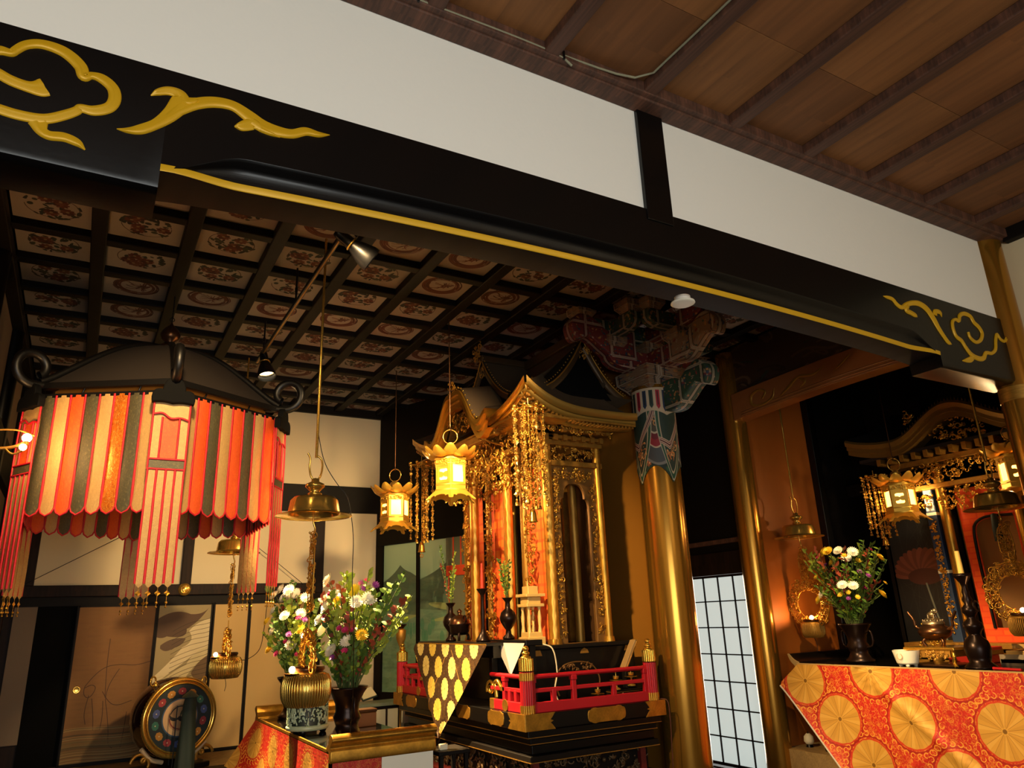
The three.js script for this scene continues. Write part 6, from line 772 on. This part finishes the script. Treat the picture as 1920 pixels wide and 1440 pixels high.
{ // banner with red cords on the landscape panel: local frame of the side screen
  const A = V3(3.93, 0, -8.0), Bq = V3(4.72, 0, -6.15), t = thing('wall_hanging', 'grey wall hanging with orange red cords before the green landscape', 'wall hanging', [A.x, 0, A.z], Math.atan2(-(Bq.z - A.z), Bq.x - A.x)), red = std({ color: 0xd8481e, roughness: 0.6 });
  mesh('grey_ground', [box(0.42, 1.5, 0.006, 1.63, 1.9, 0.03)], std({ color: 0x6f7358, roughness: 0.7 }), t); for (const x of [1.56, 1.7]) mesh('cord', [box(0.022, 0.42, 0.008, x, 2.44, 0.036)], red, t); mesh('cord_block', [rbox(0.4, 0.14, 0.02, 0.006, 1.63, 2.16, 0.04)], red, t); for (const x of [1.47, 1.79]) mesh('cord', [box(0.014, 0.9, 0.008, x, 1.65, 0.036)], red, t); mesh('hanging_bar', [cyl(0.012, 0.012, 0.46, 1.63, 2.66, 0.03, 10, 0, 0, PI / 2)], M.blackMetal, t);
}
{
  let t = thing('candle_stand', 'slim brass stand with a small glowing bulb before the green landscape', 'lamp', [3.62, 0, -6.25]); mesh('stem', [lathe([[0, 0.0], [0.1, 0.0], [0.1, 0.02], [0.03, 0.06], [0.014, 0.2], [0.012, 1.1], [0.02, 1.2], [0.06, 1.3], [0.065, 1.4], [0.03, 1.42], [0, 1.42]], 24)], M.goldDull, t); mesh('cup', [lathe([[0.03, 1.42], [0.075, 1.47], [0.07, 1.475], [0, 1.44]], 20)], M.bronze, t); mesh('bulb', [ball(0.02, -0.02, 1.5, 0, 10)], M.flame, t); point(3.6, 1.5, -6.25, 0.15, WARM, 1);
  t = thing('low_cabinet', 'low pale grey slatted cabinet between the bouquet and the altar platform', 'cabinet', [3.1, 0, -6.55]); const gr = std({ color: 0xb9b49c, roughness: 0.75 }); mesh('carcass', [span(-0.05, 0.95, 0, 0.5, -0.35, -0.02)], M.darkWood, t); for (let i = 0; i < 6; i++) mesh('front_slat', [rbox(0.135, 0.44, 0.02, 0.004, 0.04 + i * 0.165, 0.24, 0.0)], gr, t); mesh('top', [rbox(1.06, 0.04, 0.4, 0.006, 0.45, 0.52, -0.17)], std({ color: 0x6f7a66, roughness: 0.4 }), t);
  t = thing('book', 'dark open book leaning on the pale cabinet', 'book', [3.35, 0.545, -6.72], 0.4); mesh('cover', [rbox(0.22, 0.012, 0.16, 0.003, 0, 0.09, 0, 0.7, 0, 0.25)], std({ color: 0x1c2a2a, roughness: 0.5 }), t); mesh('pages', [rbox(0.2, 0.014, 0.145, 0.003, -0.002, 0.105, 0.006, 0.7, 0, 0.25)], std({ color: 0xcfc6a0, roughness: 0.8 }), t);
}
// small things on the near strip of the altar platform
{
  const cup = (lab, p, src) => { if (src) return dup(src, lab, p, 0, 'small gilt cup stands behind the red railing'); const t = thing('cup_stand', lab, 'stand', p, 0, 'small gilt cup stands behind the red railing'); mesh('stem', [lathe([[0, 0], [0.04, 0], [0.042, 0.01], [0.012, 0.025], [0.01, 0.07], [0.022, 0.08]], 18)], M.brass, t); mesh('dish', [lathe([[0.02, 0.08], [0.065, 0.085], [0.066, 0.09], [0.02, 0.092]], 20)], M.goldBright, t); mesh('cup', [lathe([[0.0, 0.092], [0.026, 0.1], [0.03, 0.125], [0.026, 0.125], [0, 0.1]], 16)], M.brass, t); mesh('spike', [cyl(0.001, 0.004, 0.04, 0, 0.145, 0, 6)], M.brass, t); return t; };
  const c1 = cup('small gilt cup stand low behind the railing, near the middle baluster', [4.38, 0.7, -3.12]); cup('small gilt cup stand nearer the right railing post, on a taller block', [4.62, 0.8, -3.14], c1); cup('small gilt cup stand beside the leaning tablet', [4.82, 0.82, -3.16], c1);
  let t = thing('wooden_block', 'low dark wooden block carrying two gilt cup stands', 'block', [4.72, 0.7, -3.15]); mesh('block', [rbox(0.34, 0.1, 0.14, 0.008, 0, 0.05, 0)], M.blackWood, t); mesh('gilt_line', [box(0.342, 0.006, 0.142, 0, 0.085, 0)], M.goldDull, t);
  t = thing('folded_paper', 'folded white paper lying behind the red railing', 'paper', [4.62, 0.705, -3.04]); mesh('sheet', [sheet([[[-0.17, 0, 0.03], [0, 0.075, 0], [0.17, 0, 0.03]], [[-0.15, 0, -0.01], [0, 0.07, -0.02], [0.16, 0, -0.01]]])], std({ color: 0xe9dcb8, roughness: 0.85, side: THREE.DoubleSide }), t); mesh('crease', [rod([0, 0.076, 0], [0, 0.071, -0.02], 0.003, 5)], std({ color: 0xcbb98c, roughness: 0.8 }), t);
  t = thing('leaning_tablet', 'narrow pale tablet leaning at the right end of the shrine base', 'tablet', [4.86, 1.02, -3.22]); mesh('board', [rbox(0.035, 0.3, 0.08, 0.004, 0, 0.09, 0, 0, 0, -0.55)], std({ color: 0x9a7a4a, roughness: 0.5 }), t); mesh('edge', [rbox(0.012, 0.3, 0.085, 0.003, 0.02, 0.1, 0, 0, 0, -0.55)], M.goldDull, t); mesh('rest', [rbox(0.1, 0.2, 0.06, 0.006, -0.03, -0.12, 0)], M.blackWood, t);
}
// ───────────────────────── right alcove: table, cloth, shrine and offerings ─────────────────────────
{
  const t = thing('altar_table', 'black lacquered altar table with upturned ends in the right alcove', 'table'); mesh('tabletop', [span(7.1, 8.25, 0.84, 0.895, -3.08, -0.14, 0.008)], phys({ color: 0x0a0807, roughness: 0.25, clearcoat: 0.8 }), t); mesh('front_edge', [span(7.085, 7.1, 0.868, 0.9, -3.06, -0.14, 0.004)], std({ color: 0xb99a62, metalness: 0.3, roughness: 0.4 }), t);
  for (const [z, s] of [[-3.08, -1], [-0.14, 1]]) for (const [dep, xo, mm] of [[1.13, 7.11, M.lacquer], [0.012, 7.095, std({ color: 0xa58a5a, metalness: 0.2, roughness: 0.5 })]]) mesh(dep > 1 ? 'upturned_end' : 'end_edge', [(() => { const sh = new THREE.Shape(); sh.moveTo(0, -0.03); sh.lineTo(0.02, 0); sh.quadraticCurveTo(0.07, 0.03, 0.09, 0.1); sh.quadraticCurveTo(0.1, 0.12, 0.075, 0.11); sh.quadraticCurveTo(0.03, 0.05, -0.04, 0.03); sh.lineTo(-0.06, -0.03); sh.closePath(); return xf(extr(sh, dep, 0.003), xo, 0.88, z + s * 0.04 - s * 0.04, 0, s > 0 ? -PI / 2 : PI / 2, 0, s > 0 ? [1, 1, -1] : 1); })()], mm, t);
  for (const [x, z] of [[7.25, -2.9], [8.1, -2.9], [7.25, -0.3], [8.1, -0.3]]) mesh('leg', [rbox(0.09, 0.84, 0.09, 0.01, x, 0.42, z)], M.lacquer, t); mesh('apron', [span(7.2, 8.15, 0.68, 0.84, -2.95, -0.25)], M.lacquer, t);
  const s = 620, off = 3.35, list = [[-2.937, 0.724], [-2.128, 0.85], [-1.27, 0.88], [-0.45, 0.9], [-2.565, 0.371], [-1.763, 0.408], [-0.922, 0.412], [-0.1, 0.4], [-2.25, -0.02], [-1.37, -0.02], [-0.5, 0.0]].map(([z, y]) => [z + off, y + 0.3]);
  const map = redBrocade(2048, 768, s, list, 0.235, 81);
  const R = []; for (let i = 0; i <= 26; i++) { const f = i / 26, y = lerp(0.888, -0.28, f), zl = f < 0.18 ? lerp(-3.04, -3.26, f / 0.18) : lerp(-3.26, -2.42, Math.pow((f - 0.18) / 0.82, 0.9)), zr = lerp(-0.1, -0.3, f), row = []; for (let j = 0; j <= 60; j++) { const u = j / 60, z = lerp(zl, zr, u), crease = 0.035 * Math.exp(-Math.pow((z + 2.1 - (0.75 - y) * 1.2) / 0.06, 2)) + 0.02 * Math.exp(-Math.pow((z + 0.9 + (0.7 - y) * 1.35) / 0.05, 2)) * f; row.push([7.07 - 0.05 * f - crease - 0.02 * Math.sin(u * 14 + f * 4) * f - 0.07 * Math.exp(-u * 14) * smooth(f / 0.2), y, z]); } R.push(row); }
  const cl = mesh('altar_cloth', [sheet(R, (p) => [(p[2] + off) * s / 2048, (p[1] + 0.3) * s / 768])], cloth(map, { metalness: 0.2 })); { const e = R.map((row) => [row[0][0] - 0.004, row[0][1], row[0][2] - 0.004]); mesh('lining_edge', [tube(e.filter((_, i) => i > 4), 0.009, 60, 5)], std({ color: 0xd8d0bc, roughness: 0.8 }), cl); } tag(cl, 'large red brocade cloth with gold chrysanthemum medallions on the right alcove table', 'tablecloth');
}
{
  const t = thing('shrine', 'darker gilded shrine in the right alcove with orange curtain and blue banded pillars', 'shrine'), zc = -1.52, xF = 8.62, dim = M.gold, bark2 = std({ color: 0x1a1410, roughness: 0.6 });
  mesh('base_box', [span(8.5, 9.5, 0, 1.05, -2.5, -0.5, 0.01)], M.lacquer, t); mesh('base_step', [span(8.4, 9.5, 1.0, 1.06, -2.6, -0.4, 0.008), span(8.34, 8.5, 0.9, 0.96, -2.5, -0.5, 0.008)], M.goldDull, t);
  const blue = std({ color: 0x1e3556, roughness: 0.45 });
  for (const s of [-1, 1]) { const z = zc + s * 0.56; mesh('column', [cyl(0.055, 0.055, 1.95, xF, 2.03, zc + s * 0.4, 24), cyl(0.07, 0.075, 0.05, xF, 1.08, zc + s * 0.4, 24)], M.gold, t); mesh('blue_pillar', [rbox(0.12, 1.85, 0.12, 0.008, xF + 0.05, 1.98, z)], blue, t); mesh('pillar_carving', [faceX(carve(0.07, 0.7, 0.012, 60, 401), xF - 0.015, 1.5, z), faceX(carve(0.07, 0.62, 0.012, 60, 402), xF - 0.015, 2.12, z)], dim, t); for (const y of [1.82, 2.48, 2.8]) mesh('white_band', [rbox(0.126, 0.035, 0.126, 0.004, xF + 0.05, y, z)], std({ color: 0xd8d2b8, roughness: 0.5 }), t); mesh('white_panel', [box(0.003, 0.24, 0.09, xF - 0.012, 2.64, z)], std({ color: 0xb9c0b4, roughness: 0.5 }), t); mesh('panel_crest', [faceX(carve(0.05, 0.1, 0.005, 10, 403), xF - 0.016, 2.64, z)], std({ color: 0x7a4a2a, roughness: 0.5 }), t); }
  // orange curtain with arched opening, pale board behind it
  const sh = shapeOf([[-0.27, 1.06], [0.36, 1.06], [0.36, 2.72], [-0.27, 2.72]]), ho = new THREE.Path(); ho.moveTo(-0.14, 1.2); ho.lineTo(-0.14, 2.2); ho.quadraticCurveTo(-0.14, 2.34, 0, 2.36); ho.lineTo(0.3, 2.36); ho.lineTo(0.3, 1.2); sh.holes.push(ho);
  mesh('curtain', [faceX(extr(sh, 0.012, 0.004, 10), xF + 0.06, 0, zc)], std({ map: orange.map, roughness: 0.7, color: 0xffc9a0 }), t); mesh('opening_rim', [faceX(tube([[-0.15, 1.2, 0.015], [-0.15, 2.2, 0.015], [-0.12, 2.31, 0.015], [-0.02, 2.37, 0.015], [0.3, 2.37, 0.015]], 0.016, 40, 7), xF + 0.05, 0, zc)], M.blackMetal, t); mesh('pale_board', [span(xF + 0.25, xF + 0.28, 1.06, 2.7, zc - 0.4, zc + 0.4)], std({ color: 0xb98c56, roughness: 0.6 }), t); mesh('dark_jamb', [span(xF + 0.02, xF + 0.1, 1.06, 2.8, zc - 0.42, zc - 0.34), span(xF + 0.02, xF + 0.1, 1.06, 2.8, zc + 0.34, zc + 0.42)], M.blackWood, t); mesh('tassel', [faceX(lathe([[0, 0.1], [0.03, 0.09], [0.045, -0.05], [0.045, -0.2], [0, -0.2]], 12), xF, 2.3, zc + 0.12)], std({ color: 0x1c2c2a, roughness: 0.7 }), t);
  mesh('lintel', [span(xF - 0.06, xF + 0.06, 2.76, 2.82, zc - 0.75, zc + 0.75, 0.01), span(xF - 0.1, xF + 0.08, 3.05, 3.12, zc - 0.9, zc + 0.9, 0.01)], M.goldDull, t); mesh('lintel_carving', [faceX(carve(0.75, 0.24, 0.06, 130, 411), xF - 0.06, 2.62, zc), faceX(carve(1.3, 0.2, 0.06, 150, 412), xF - 0.08, 2.94, zc), faceX(carve(0.35, 0.4, 0.1, 70, 413), xF, 2.75, zc - 0.66)], dim, t);
  mesh('eaves_brackets', Array.from({ length: 14 }, (_, i) => span(xF - 0.2, xF + 0.05, 3.12, 3.2, zc - 1.0 + i * 0.15, zc - 0.95 + i * 0.15)), M.goldDull, t);
  const top = (z) => { const a = Math.abs(z - zc); return 3.36 + 0.3 * 0.5 * (1 + Math.cos(PI * Math.min(1, a / 0.72))) + 0.13 * Math.pow(Math.max(0, (a - 0.72) / 0.62), 2); }; const fr = [], rf = [];
  for (let i = 0; i <= 70; i++) { const z = zc - 1.34 + 2.68 * i / 70, y = top(z), k = 0.16; fr.push([[8.7, y + 0.04, z], [8.36, y + 0.03, z], [8.34, y, z], [8.345, y - 0.05, z], [8.37, y - 0.055, z], [8.365, y - 0.1, z], [8.39, y - 0.105, z], [8.385, y - k, z], [8.6, y - k, z]]); rf.push([[9.5, y + 0.5, z], [8.9, y + 0.18, z], [8.36, y + 0.035, z]]); }
  mesh('karahafu_board', [toCreasedNormals(sheet(fr), 0.5)], std({ color: 0x8f6c30, metalness: 0.6, roughness: 0.4 }), t); mesh('roof_slope', [sheet(rf)], bark2, t); const sp = []; for (let i = 20; i < 60; i++) { const z = zc - 1.34 + 2.68 * i / 70; sp.push(xf(new THREE.ConeGeometry(0.014, 0.05, 5), 8.38, top(z) + 0.05, z, 0, 0, 0)); } mesh('ridge_teeth', sp, M.goldDull, t);
  mesh('gable_carving', [faceX(carve(0.6, 0.26, 0.08, 70, 421), 8.5, 3.4, zc), faceX(carve(0.16, 0.14, 0.05, 12, 422), 8.42, 3.62, zc - 0.5)], dim, t);
  mesh('eave_soffit', [span(8.45, 8.75, 3.2, 3.24, zc - 1.25, zc + 1.25)], bark2, t); mesh('upper_roof', [sheet(Array.from({ length: 9 }, (_, i) => { const f = i / 8; return [[8.9 + 0.35 * f, 3.65 + 0.75 * Math.pow(f, 1.4), zc - 0.5 * (1 - f) - 0.2], [8.9 + 0.35 * f, 3.65 + 0.75 * Math.pow(f, 1.4), zc + 0.5 * (1 - f) + 0.2]]; }))], bark2, t); mesh('upper_ridge', [span(9.2, 9.3, 4.38, 4.5, zc - 0.35, zc + 0.35, 0.02), faceX(carve(0.14, 0.16, 0.04, 12, 423), 9.15, 4.5, zc - 0.3)], M.goldDull, t); mesh('back_wall', [span(9.5, 9.55, 0, 3.9, zc - 1.1, zc + 1.1)], M.blackWood, t);
}
{ // lotus panel in the depth of the alcove
  const m = std({ roughness: 0.5, map: canvasTex(256, 768, (c, w, h) => { c.fillStyle = '#12161a'; c.fillRect(0, 0, w, h); const r = rng(9); for (let i = 0; i < 40; i++) { c.strokeStyle = 'rgba(60,70,60,.35)'; c.lineWidth = 2; c.beginPath(); c.moveTo(r() * w, h * r()); c.lineTo(r() * w, h * r()); c.stroke(); } for (let k = 0; k < 16; k++) { c.save(); c.translate(w * 0.5, h * 0.56); c.rotate((k - 8) * 0.2); c.fillStyle = k % 2 ? '#6a3526' : '#7d4430'; c.beginPath(); c.ellipse(0, -60, 22, 66, 0, 0, 7); c.fill(); c.restore(); } c.fillStyle = '#4f241c'; c.beginPath(); c.ellipse(w * 0.5, h * 0.58, 70, 40, 0, 0, 7); c.fill(); c.strokeStyle = '#7a8478'; c.lineWidth = 7; c.beginPath(); c.moveTo(w * 0.5, h * 0.62); c.quadraticCurveTo(w * 0.56, h * 0.8, w * 0.66, h); c.stroke(); }) });
  const p = mesh('lotus_panel', sheet([[[9.0, 2.9, -2.95], [9.0, 2.9, -2.15]], [[9.0, 1.0, -2.95], [9.0, 1.0, -2.15]]]), m, alc); mesh('panel_frame', [span(9.0, 9.05, 0, 3.0, -3.0, -2.93), span(9.0, 9.05, 0, 3.0, -2.16, -2.1), span(9.01, 9.06, 0, 3.0, -2.95, -2.13), span(8.98, 9.05, 2.9, 3.05, -3.4, -2.1)], M.blackWood, alc); mesh('gilt_line', span(8.97, 8.98, 2.93, 2.945, -3.2, -2.6), M.goldDull, alc);
}
const ln3 = lantern('gilt hexagonal hanging lantern at the left of the right alcove shrine', [8.3, 2.66, -2.23], -1.55, 4.75 - 2.66, ln1);
lantern('gilt hexagonal hanging lantern partly hidden by the gold corner pillar', [8.3, 2.74, -0.9], -1.65, 0, ln1);
yoraku('gilt bead ornament hanging left of the alcove lantern', [8.35, 2.98, -2.55], 0, 0, 0, yo1).scale.set(0.95, 0.75, 0.95);
yoraku('gilt bead ornament hanging right of the alcove shrine, near the corner pillar', [8.35, 3.2, -0.72], 0, 0, 0, yo1).scale.setScalar(0.6);
const vR = vase('black bronze vase with mixed flowers at the left of the right alcove table', [7.5, 0.895, -2.54], beaker, M.darkBronze, [0.3, 0.15, 0.1]); vR.scale.setScalar(1.02);
bouquet('mixed bouquet of yellow, white and magenta chrysanthemums in the alcove vase', [7.5, 1.27, -2.54], 0.97, 0.5, 31, { branch: 34, fill: 48, leaf: 1.2, face: 3.0, flowers: [['white', 8, 'big'], ['yellow', 9, 'big'], ['yellow', 18, 'small'], ['pink', 9, 'small'], ['lilac', 7, 'small']] }, [0, 0.05], 0.3);
{
  let t = thing('offering_cup', 'white porcelain footed cup on the right alcove table', 'cup', [7.24, 0.895, -1.82]); mesh('bowl', [lathe([[0, 0.02], [0.09, 0.022], [0.1, 0.04], [0.125, 0.15], [0.12, 0.155], [0.09, 0.05], [0, 0.04]], 36)], phys({ color: 0xe9e6d2, roughness: 0.3, clearcoat: 0.6 }), t); for (let k = 0; k < 3; k++) mesh('foot', [ball(0.02, 0.075 * Math.cos(k * 2.1 + 0.5), 0.014, 0.075 * Math.sin(k * 2.1 + 0.5), 8)], std({ color: 0xd8d2bc, roughness: 0.4 }), t); mesh('crest', [faceX(new THREE.TorusGeometry(0.028, 0.003, 5, 20), -0.116, 0.1, 0.0)], std({ color: 0xd9a068, roughness: 0.5 }), t);
  t = thing('burner_stand', 'low gilt stand with pierced skirt under the bronze burner', 'stand', [7.5, 0.895, -1.62]); mesh('top', [rbox(0.42, 0.03, 0.52, 0.01, 0, 0.165, 0)], M.goldBright, t); for (const [x, z] of [[-0.17, -0.22], [0.17, -0.22], [-0.17, 0.22], [0.17, 0.22]]) mesh('leg', [tube([[x, 0.15, z], [x * 1.15, 0.1, z * 1.1], [x * 1.02, 0.04, z], [x * 1.2, 0.0, z * 1.15]], 0.018, 14, 7)], M.goldBright, t); mesh('skirt', [faceX(carve(0.4, 0.06, 0.01, 40, 431), -0.2, 0.11, 0), span(-0.2, 0.2, 0.09, 0.15, -0.21, 0.21)], M.goldDull, t); mesh('base', [rbox(0.38, 0.02, 0.48, 0.006, 0, 0.012, 0)], M.bronze, t);
  t = thing('incense_burner', 'round bronze burner with curved handles and lion knob on the gilt stand', 'burner', [7.5, 1.075, -1.64]); mesh('bowl', [lathe([[0, 0.05], [0.07, 0.055], [0.14, 0.1], [0.155, 0.14], [0.13, 0.18], [0.1, 0.195], [0.105, 0.21], [0, 0.2]], 36)], M.bronze, t); mesh('lid', [lathe([[0.105, 0.21], [0.1, 0.23], [0.06, 0.265], [0.0, 0.275]], 32), ...Array.from({ length: 18 }, (_, i) => ball(0.012, 0.09 * Math.cos(i * 0.349), 0.24, 0.09 * Math.sin(i * 0.349), 6, [0.6, 1.4, 0.6]))], std({ color: 0x8a7a60, metalness: 0.9, roughness: 0.35 }), t);
  for (const s of [-1, 1]) mesh('handle', [tube([[0, 0.16, s * 0.14], [0, 0.19, s * 0.19], [0, 0.25, s * 0.2], [0, 0.3, s * 0.23], [0, 0.33, s * 0.25]], 0.014, 20, 8)], M.bronze, t); for (let k = 0; k < 3; k++) mesh('foot', [tube([[0.09 * Math.cos(k * 2.1), 0.08, 0.09 * Math.sin(k * 2.1)], [0.12 * Math.cos(k * 2.1), 0.04, 0.12 * Math.sin(k * 2.1)], [0.1 * Math.cos(k * 2.1), 0.005, 0.1 * Math.sin(k * 2.1)]], 0.018, 10, 7)], M.bronze, t); mesh('lion_knob', [ball(0.035, 0, 0.3, 0, 10, [0.8, 0.8, 1.3]), ball(0.025, 0, 0.335, 0.04, 9), ...Array.from({ length: 8 }, (_, i) => torus(0.012, 0.005, 0.02 * Math.cos(i), 0.33, 0.03 + 0.025 * Math.sin(i), 0, i)), ...[-1, 1].flatMap((a) => [-1, 1].map((b) => cyl(0.009, 0.011, 0.04, a * 0.018, 0.28, b * 0.03, 7)))], std({ color: 0x9a8868, metalness: 0.9, roughness: 0.35 }), t);
  t = thing('candlestick', 'tall dark turned candlestick with a pale candle on the alcove table', 'candlestick', [7.3, 0.895, -1.14]); mesh('stem', [lathe([[0, 0], [0.13, 0], [0.135, 0.02], [0.09, 0.06], [0.1, 0.1], [0.115, 0.17], [0.1, 0.24], [0.05, 0.29], [0.055, 0.31], [0.085, 0.36], [0.08, 0.4], [0.035, 0.44], [0.04, 0.46], [0.065, 0.5], [0.06, 0.54], [0.03, 0.57], [0.045, 0.61], [0.028, 0.65], [0.034, 0.68], [0.022, 0.72], [0.03, 0.76], [0.07, 0.82], [0.08, 0.85], [0.02, 0.84], [0, 0.84]], 32)], M.darkBronze, t); mesh('candle', [cyl(0.02, 0.026, 0.22, 0, 0.95, 0, 16)], std({ color: 0xf0c868, roughness: 0.5, emissive: 0x503008 }), t); mesh('ring', [torus(0.045, 0.008, 0, 0.55, 0.07)], M.darkBronze, t);  // faint glow put into the candle colour
  t = thing('lighter_stick', 'red stick lying at the front of the alcove table beside the candlestick', 'lighter', [7.2, 0.908, -0.86], PI / 2 - 0.25); mesh('barrel', [cyl(0.012, 0.012, 0.28, 0, 0, 0, 10, 0, 0, PI / 2)], std({ color: 0xb01c20, roughness: 0.4 }), t); mesh('cap', [ball(0.014, 0.14, 0, 0, 8)], std({ color: 0xb01c20, roughness: 0.4 }), t);
  t = thing('gift_box', 'flat red and gold box between burner and candlestick', 'box', [8.05, 0.895, -1.6]); mesh('body', [rbox(0.3, 0.15, 0.4, 0.008, 0, 0.075, 0)], std({ color: 0xb8281c, roughness: 0.5 }), t); mesh('gold_band', [box(0.304, 0.04, 0.404, 0, 0.1, 0)], M.goldDull, t);
  t = thing('tiered_board', 'pale gold tiered board before the right shrine', 'board', [7.9, 0.895, -0.85]); for (const [w, y] of [[0.7, 0.02], [0.6, 0.09], [0.5, 0.15]]) mesh('tier', [rbox(w * 0.6, 0.045, w, 0.006, 0.05, y + 0.02, 0)], std({ color: 0xc9a05a, metalness: 0.25, roughness: 0.5 }), t); mesh('lattice_panel', [span(-0.16, -0.15, 0.0, 0.1, -0.35, 0.35)], std({ color: 0x8a7a62, roughness: 0.6 }), t);
  t = thing('gilt_ornament', 'small gilt beast ornament behind the burner handle', 'ornament', [7.95, 0.95, -1.95]); mesh('body', [xf(carve(0.16, 0.26, 0.14, 40, 441), 0, 0.2, 0, 0, -PI / 2)], M.gold, t); mesh('foot', [lathe([[0, -0.055], [0.07, -0.05], [0.05, 0.03], [0.03, 0.1], [0, 0.1]], 16)], M.goldDull, t);
  t = thing('light_fitting', 'small white lamp shade glowing faintly in the dark under the alcove table', 'lamp', [7.32, 0.0, -3.24]); mesh('shade', [lathe([[0.02, 0.14], [0.05, 0.11], [0.055, 0.06], [0.035, 0.03], [0, 0.03]], 18)], std({ color: 0xe6dcc0, roughness: 0.5, emissive: 0x2a2210 }), t); mesh('foot', [cyl(0.03, 0.04, 0.03, 0, 0.015, 0, 14), rod([0, 0.03, 0], [0, 0.16, 0], 0.006, 6)], M.blackMetal, t);
}
bulletSpot('unseen spotlight behind the great beam, placed to light the right alcove', [5.3, 4.2, -0.8], [7.7, 1.2, -2.2], 75, 0.34, [5.3, 4.78]);  // unseen lamp, placed to light the alcove bouquet and table
{
  let t = thing('barrier_post', 'short grey capped post standing before the paper window', 'post', [6.4, -0.3, -3.88]); mesh('tube', [cyl(0.02, 0.022, 0.34, 0, 0.17, 0, 14)], M.blackMetal, t); mesh('cap', [rbox(0.055, 0.09, 0.055, 0.01, 0, 0.38, 0)], std({ color: 0x5a6a72, roughness: 0.5 }), t); mesh('foot', [cyl(0.1, 0.11, 0.02, 0, 0.01, 0, 20)], M.blackMetal, t);
  t = thing('power_cord', 'thin brown cord running down beside the right end of the altar platform', 'cord'); mesh('cord_run', [tube([[4.96, 0.71, -2.93], [5.0, 0.7, -2.87], [5.012, 0.55, -2.86], [5.01, 0.3, -2.87], [5.005, 0.02, -2.88]], 0.005, 30, 5)], std({ color: 0x5a2a18, roughness: 0.5 }), t);
}
renderer.render(scene, camera);
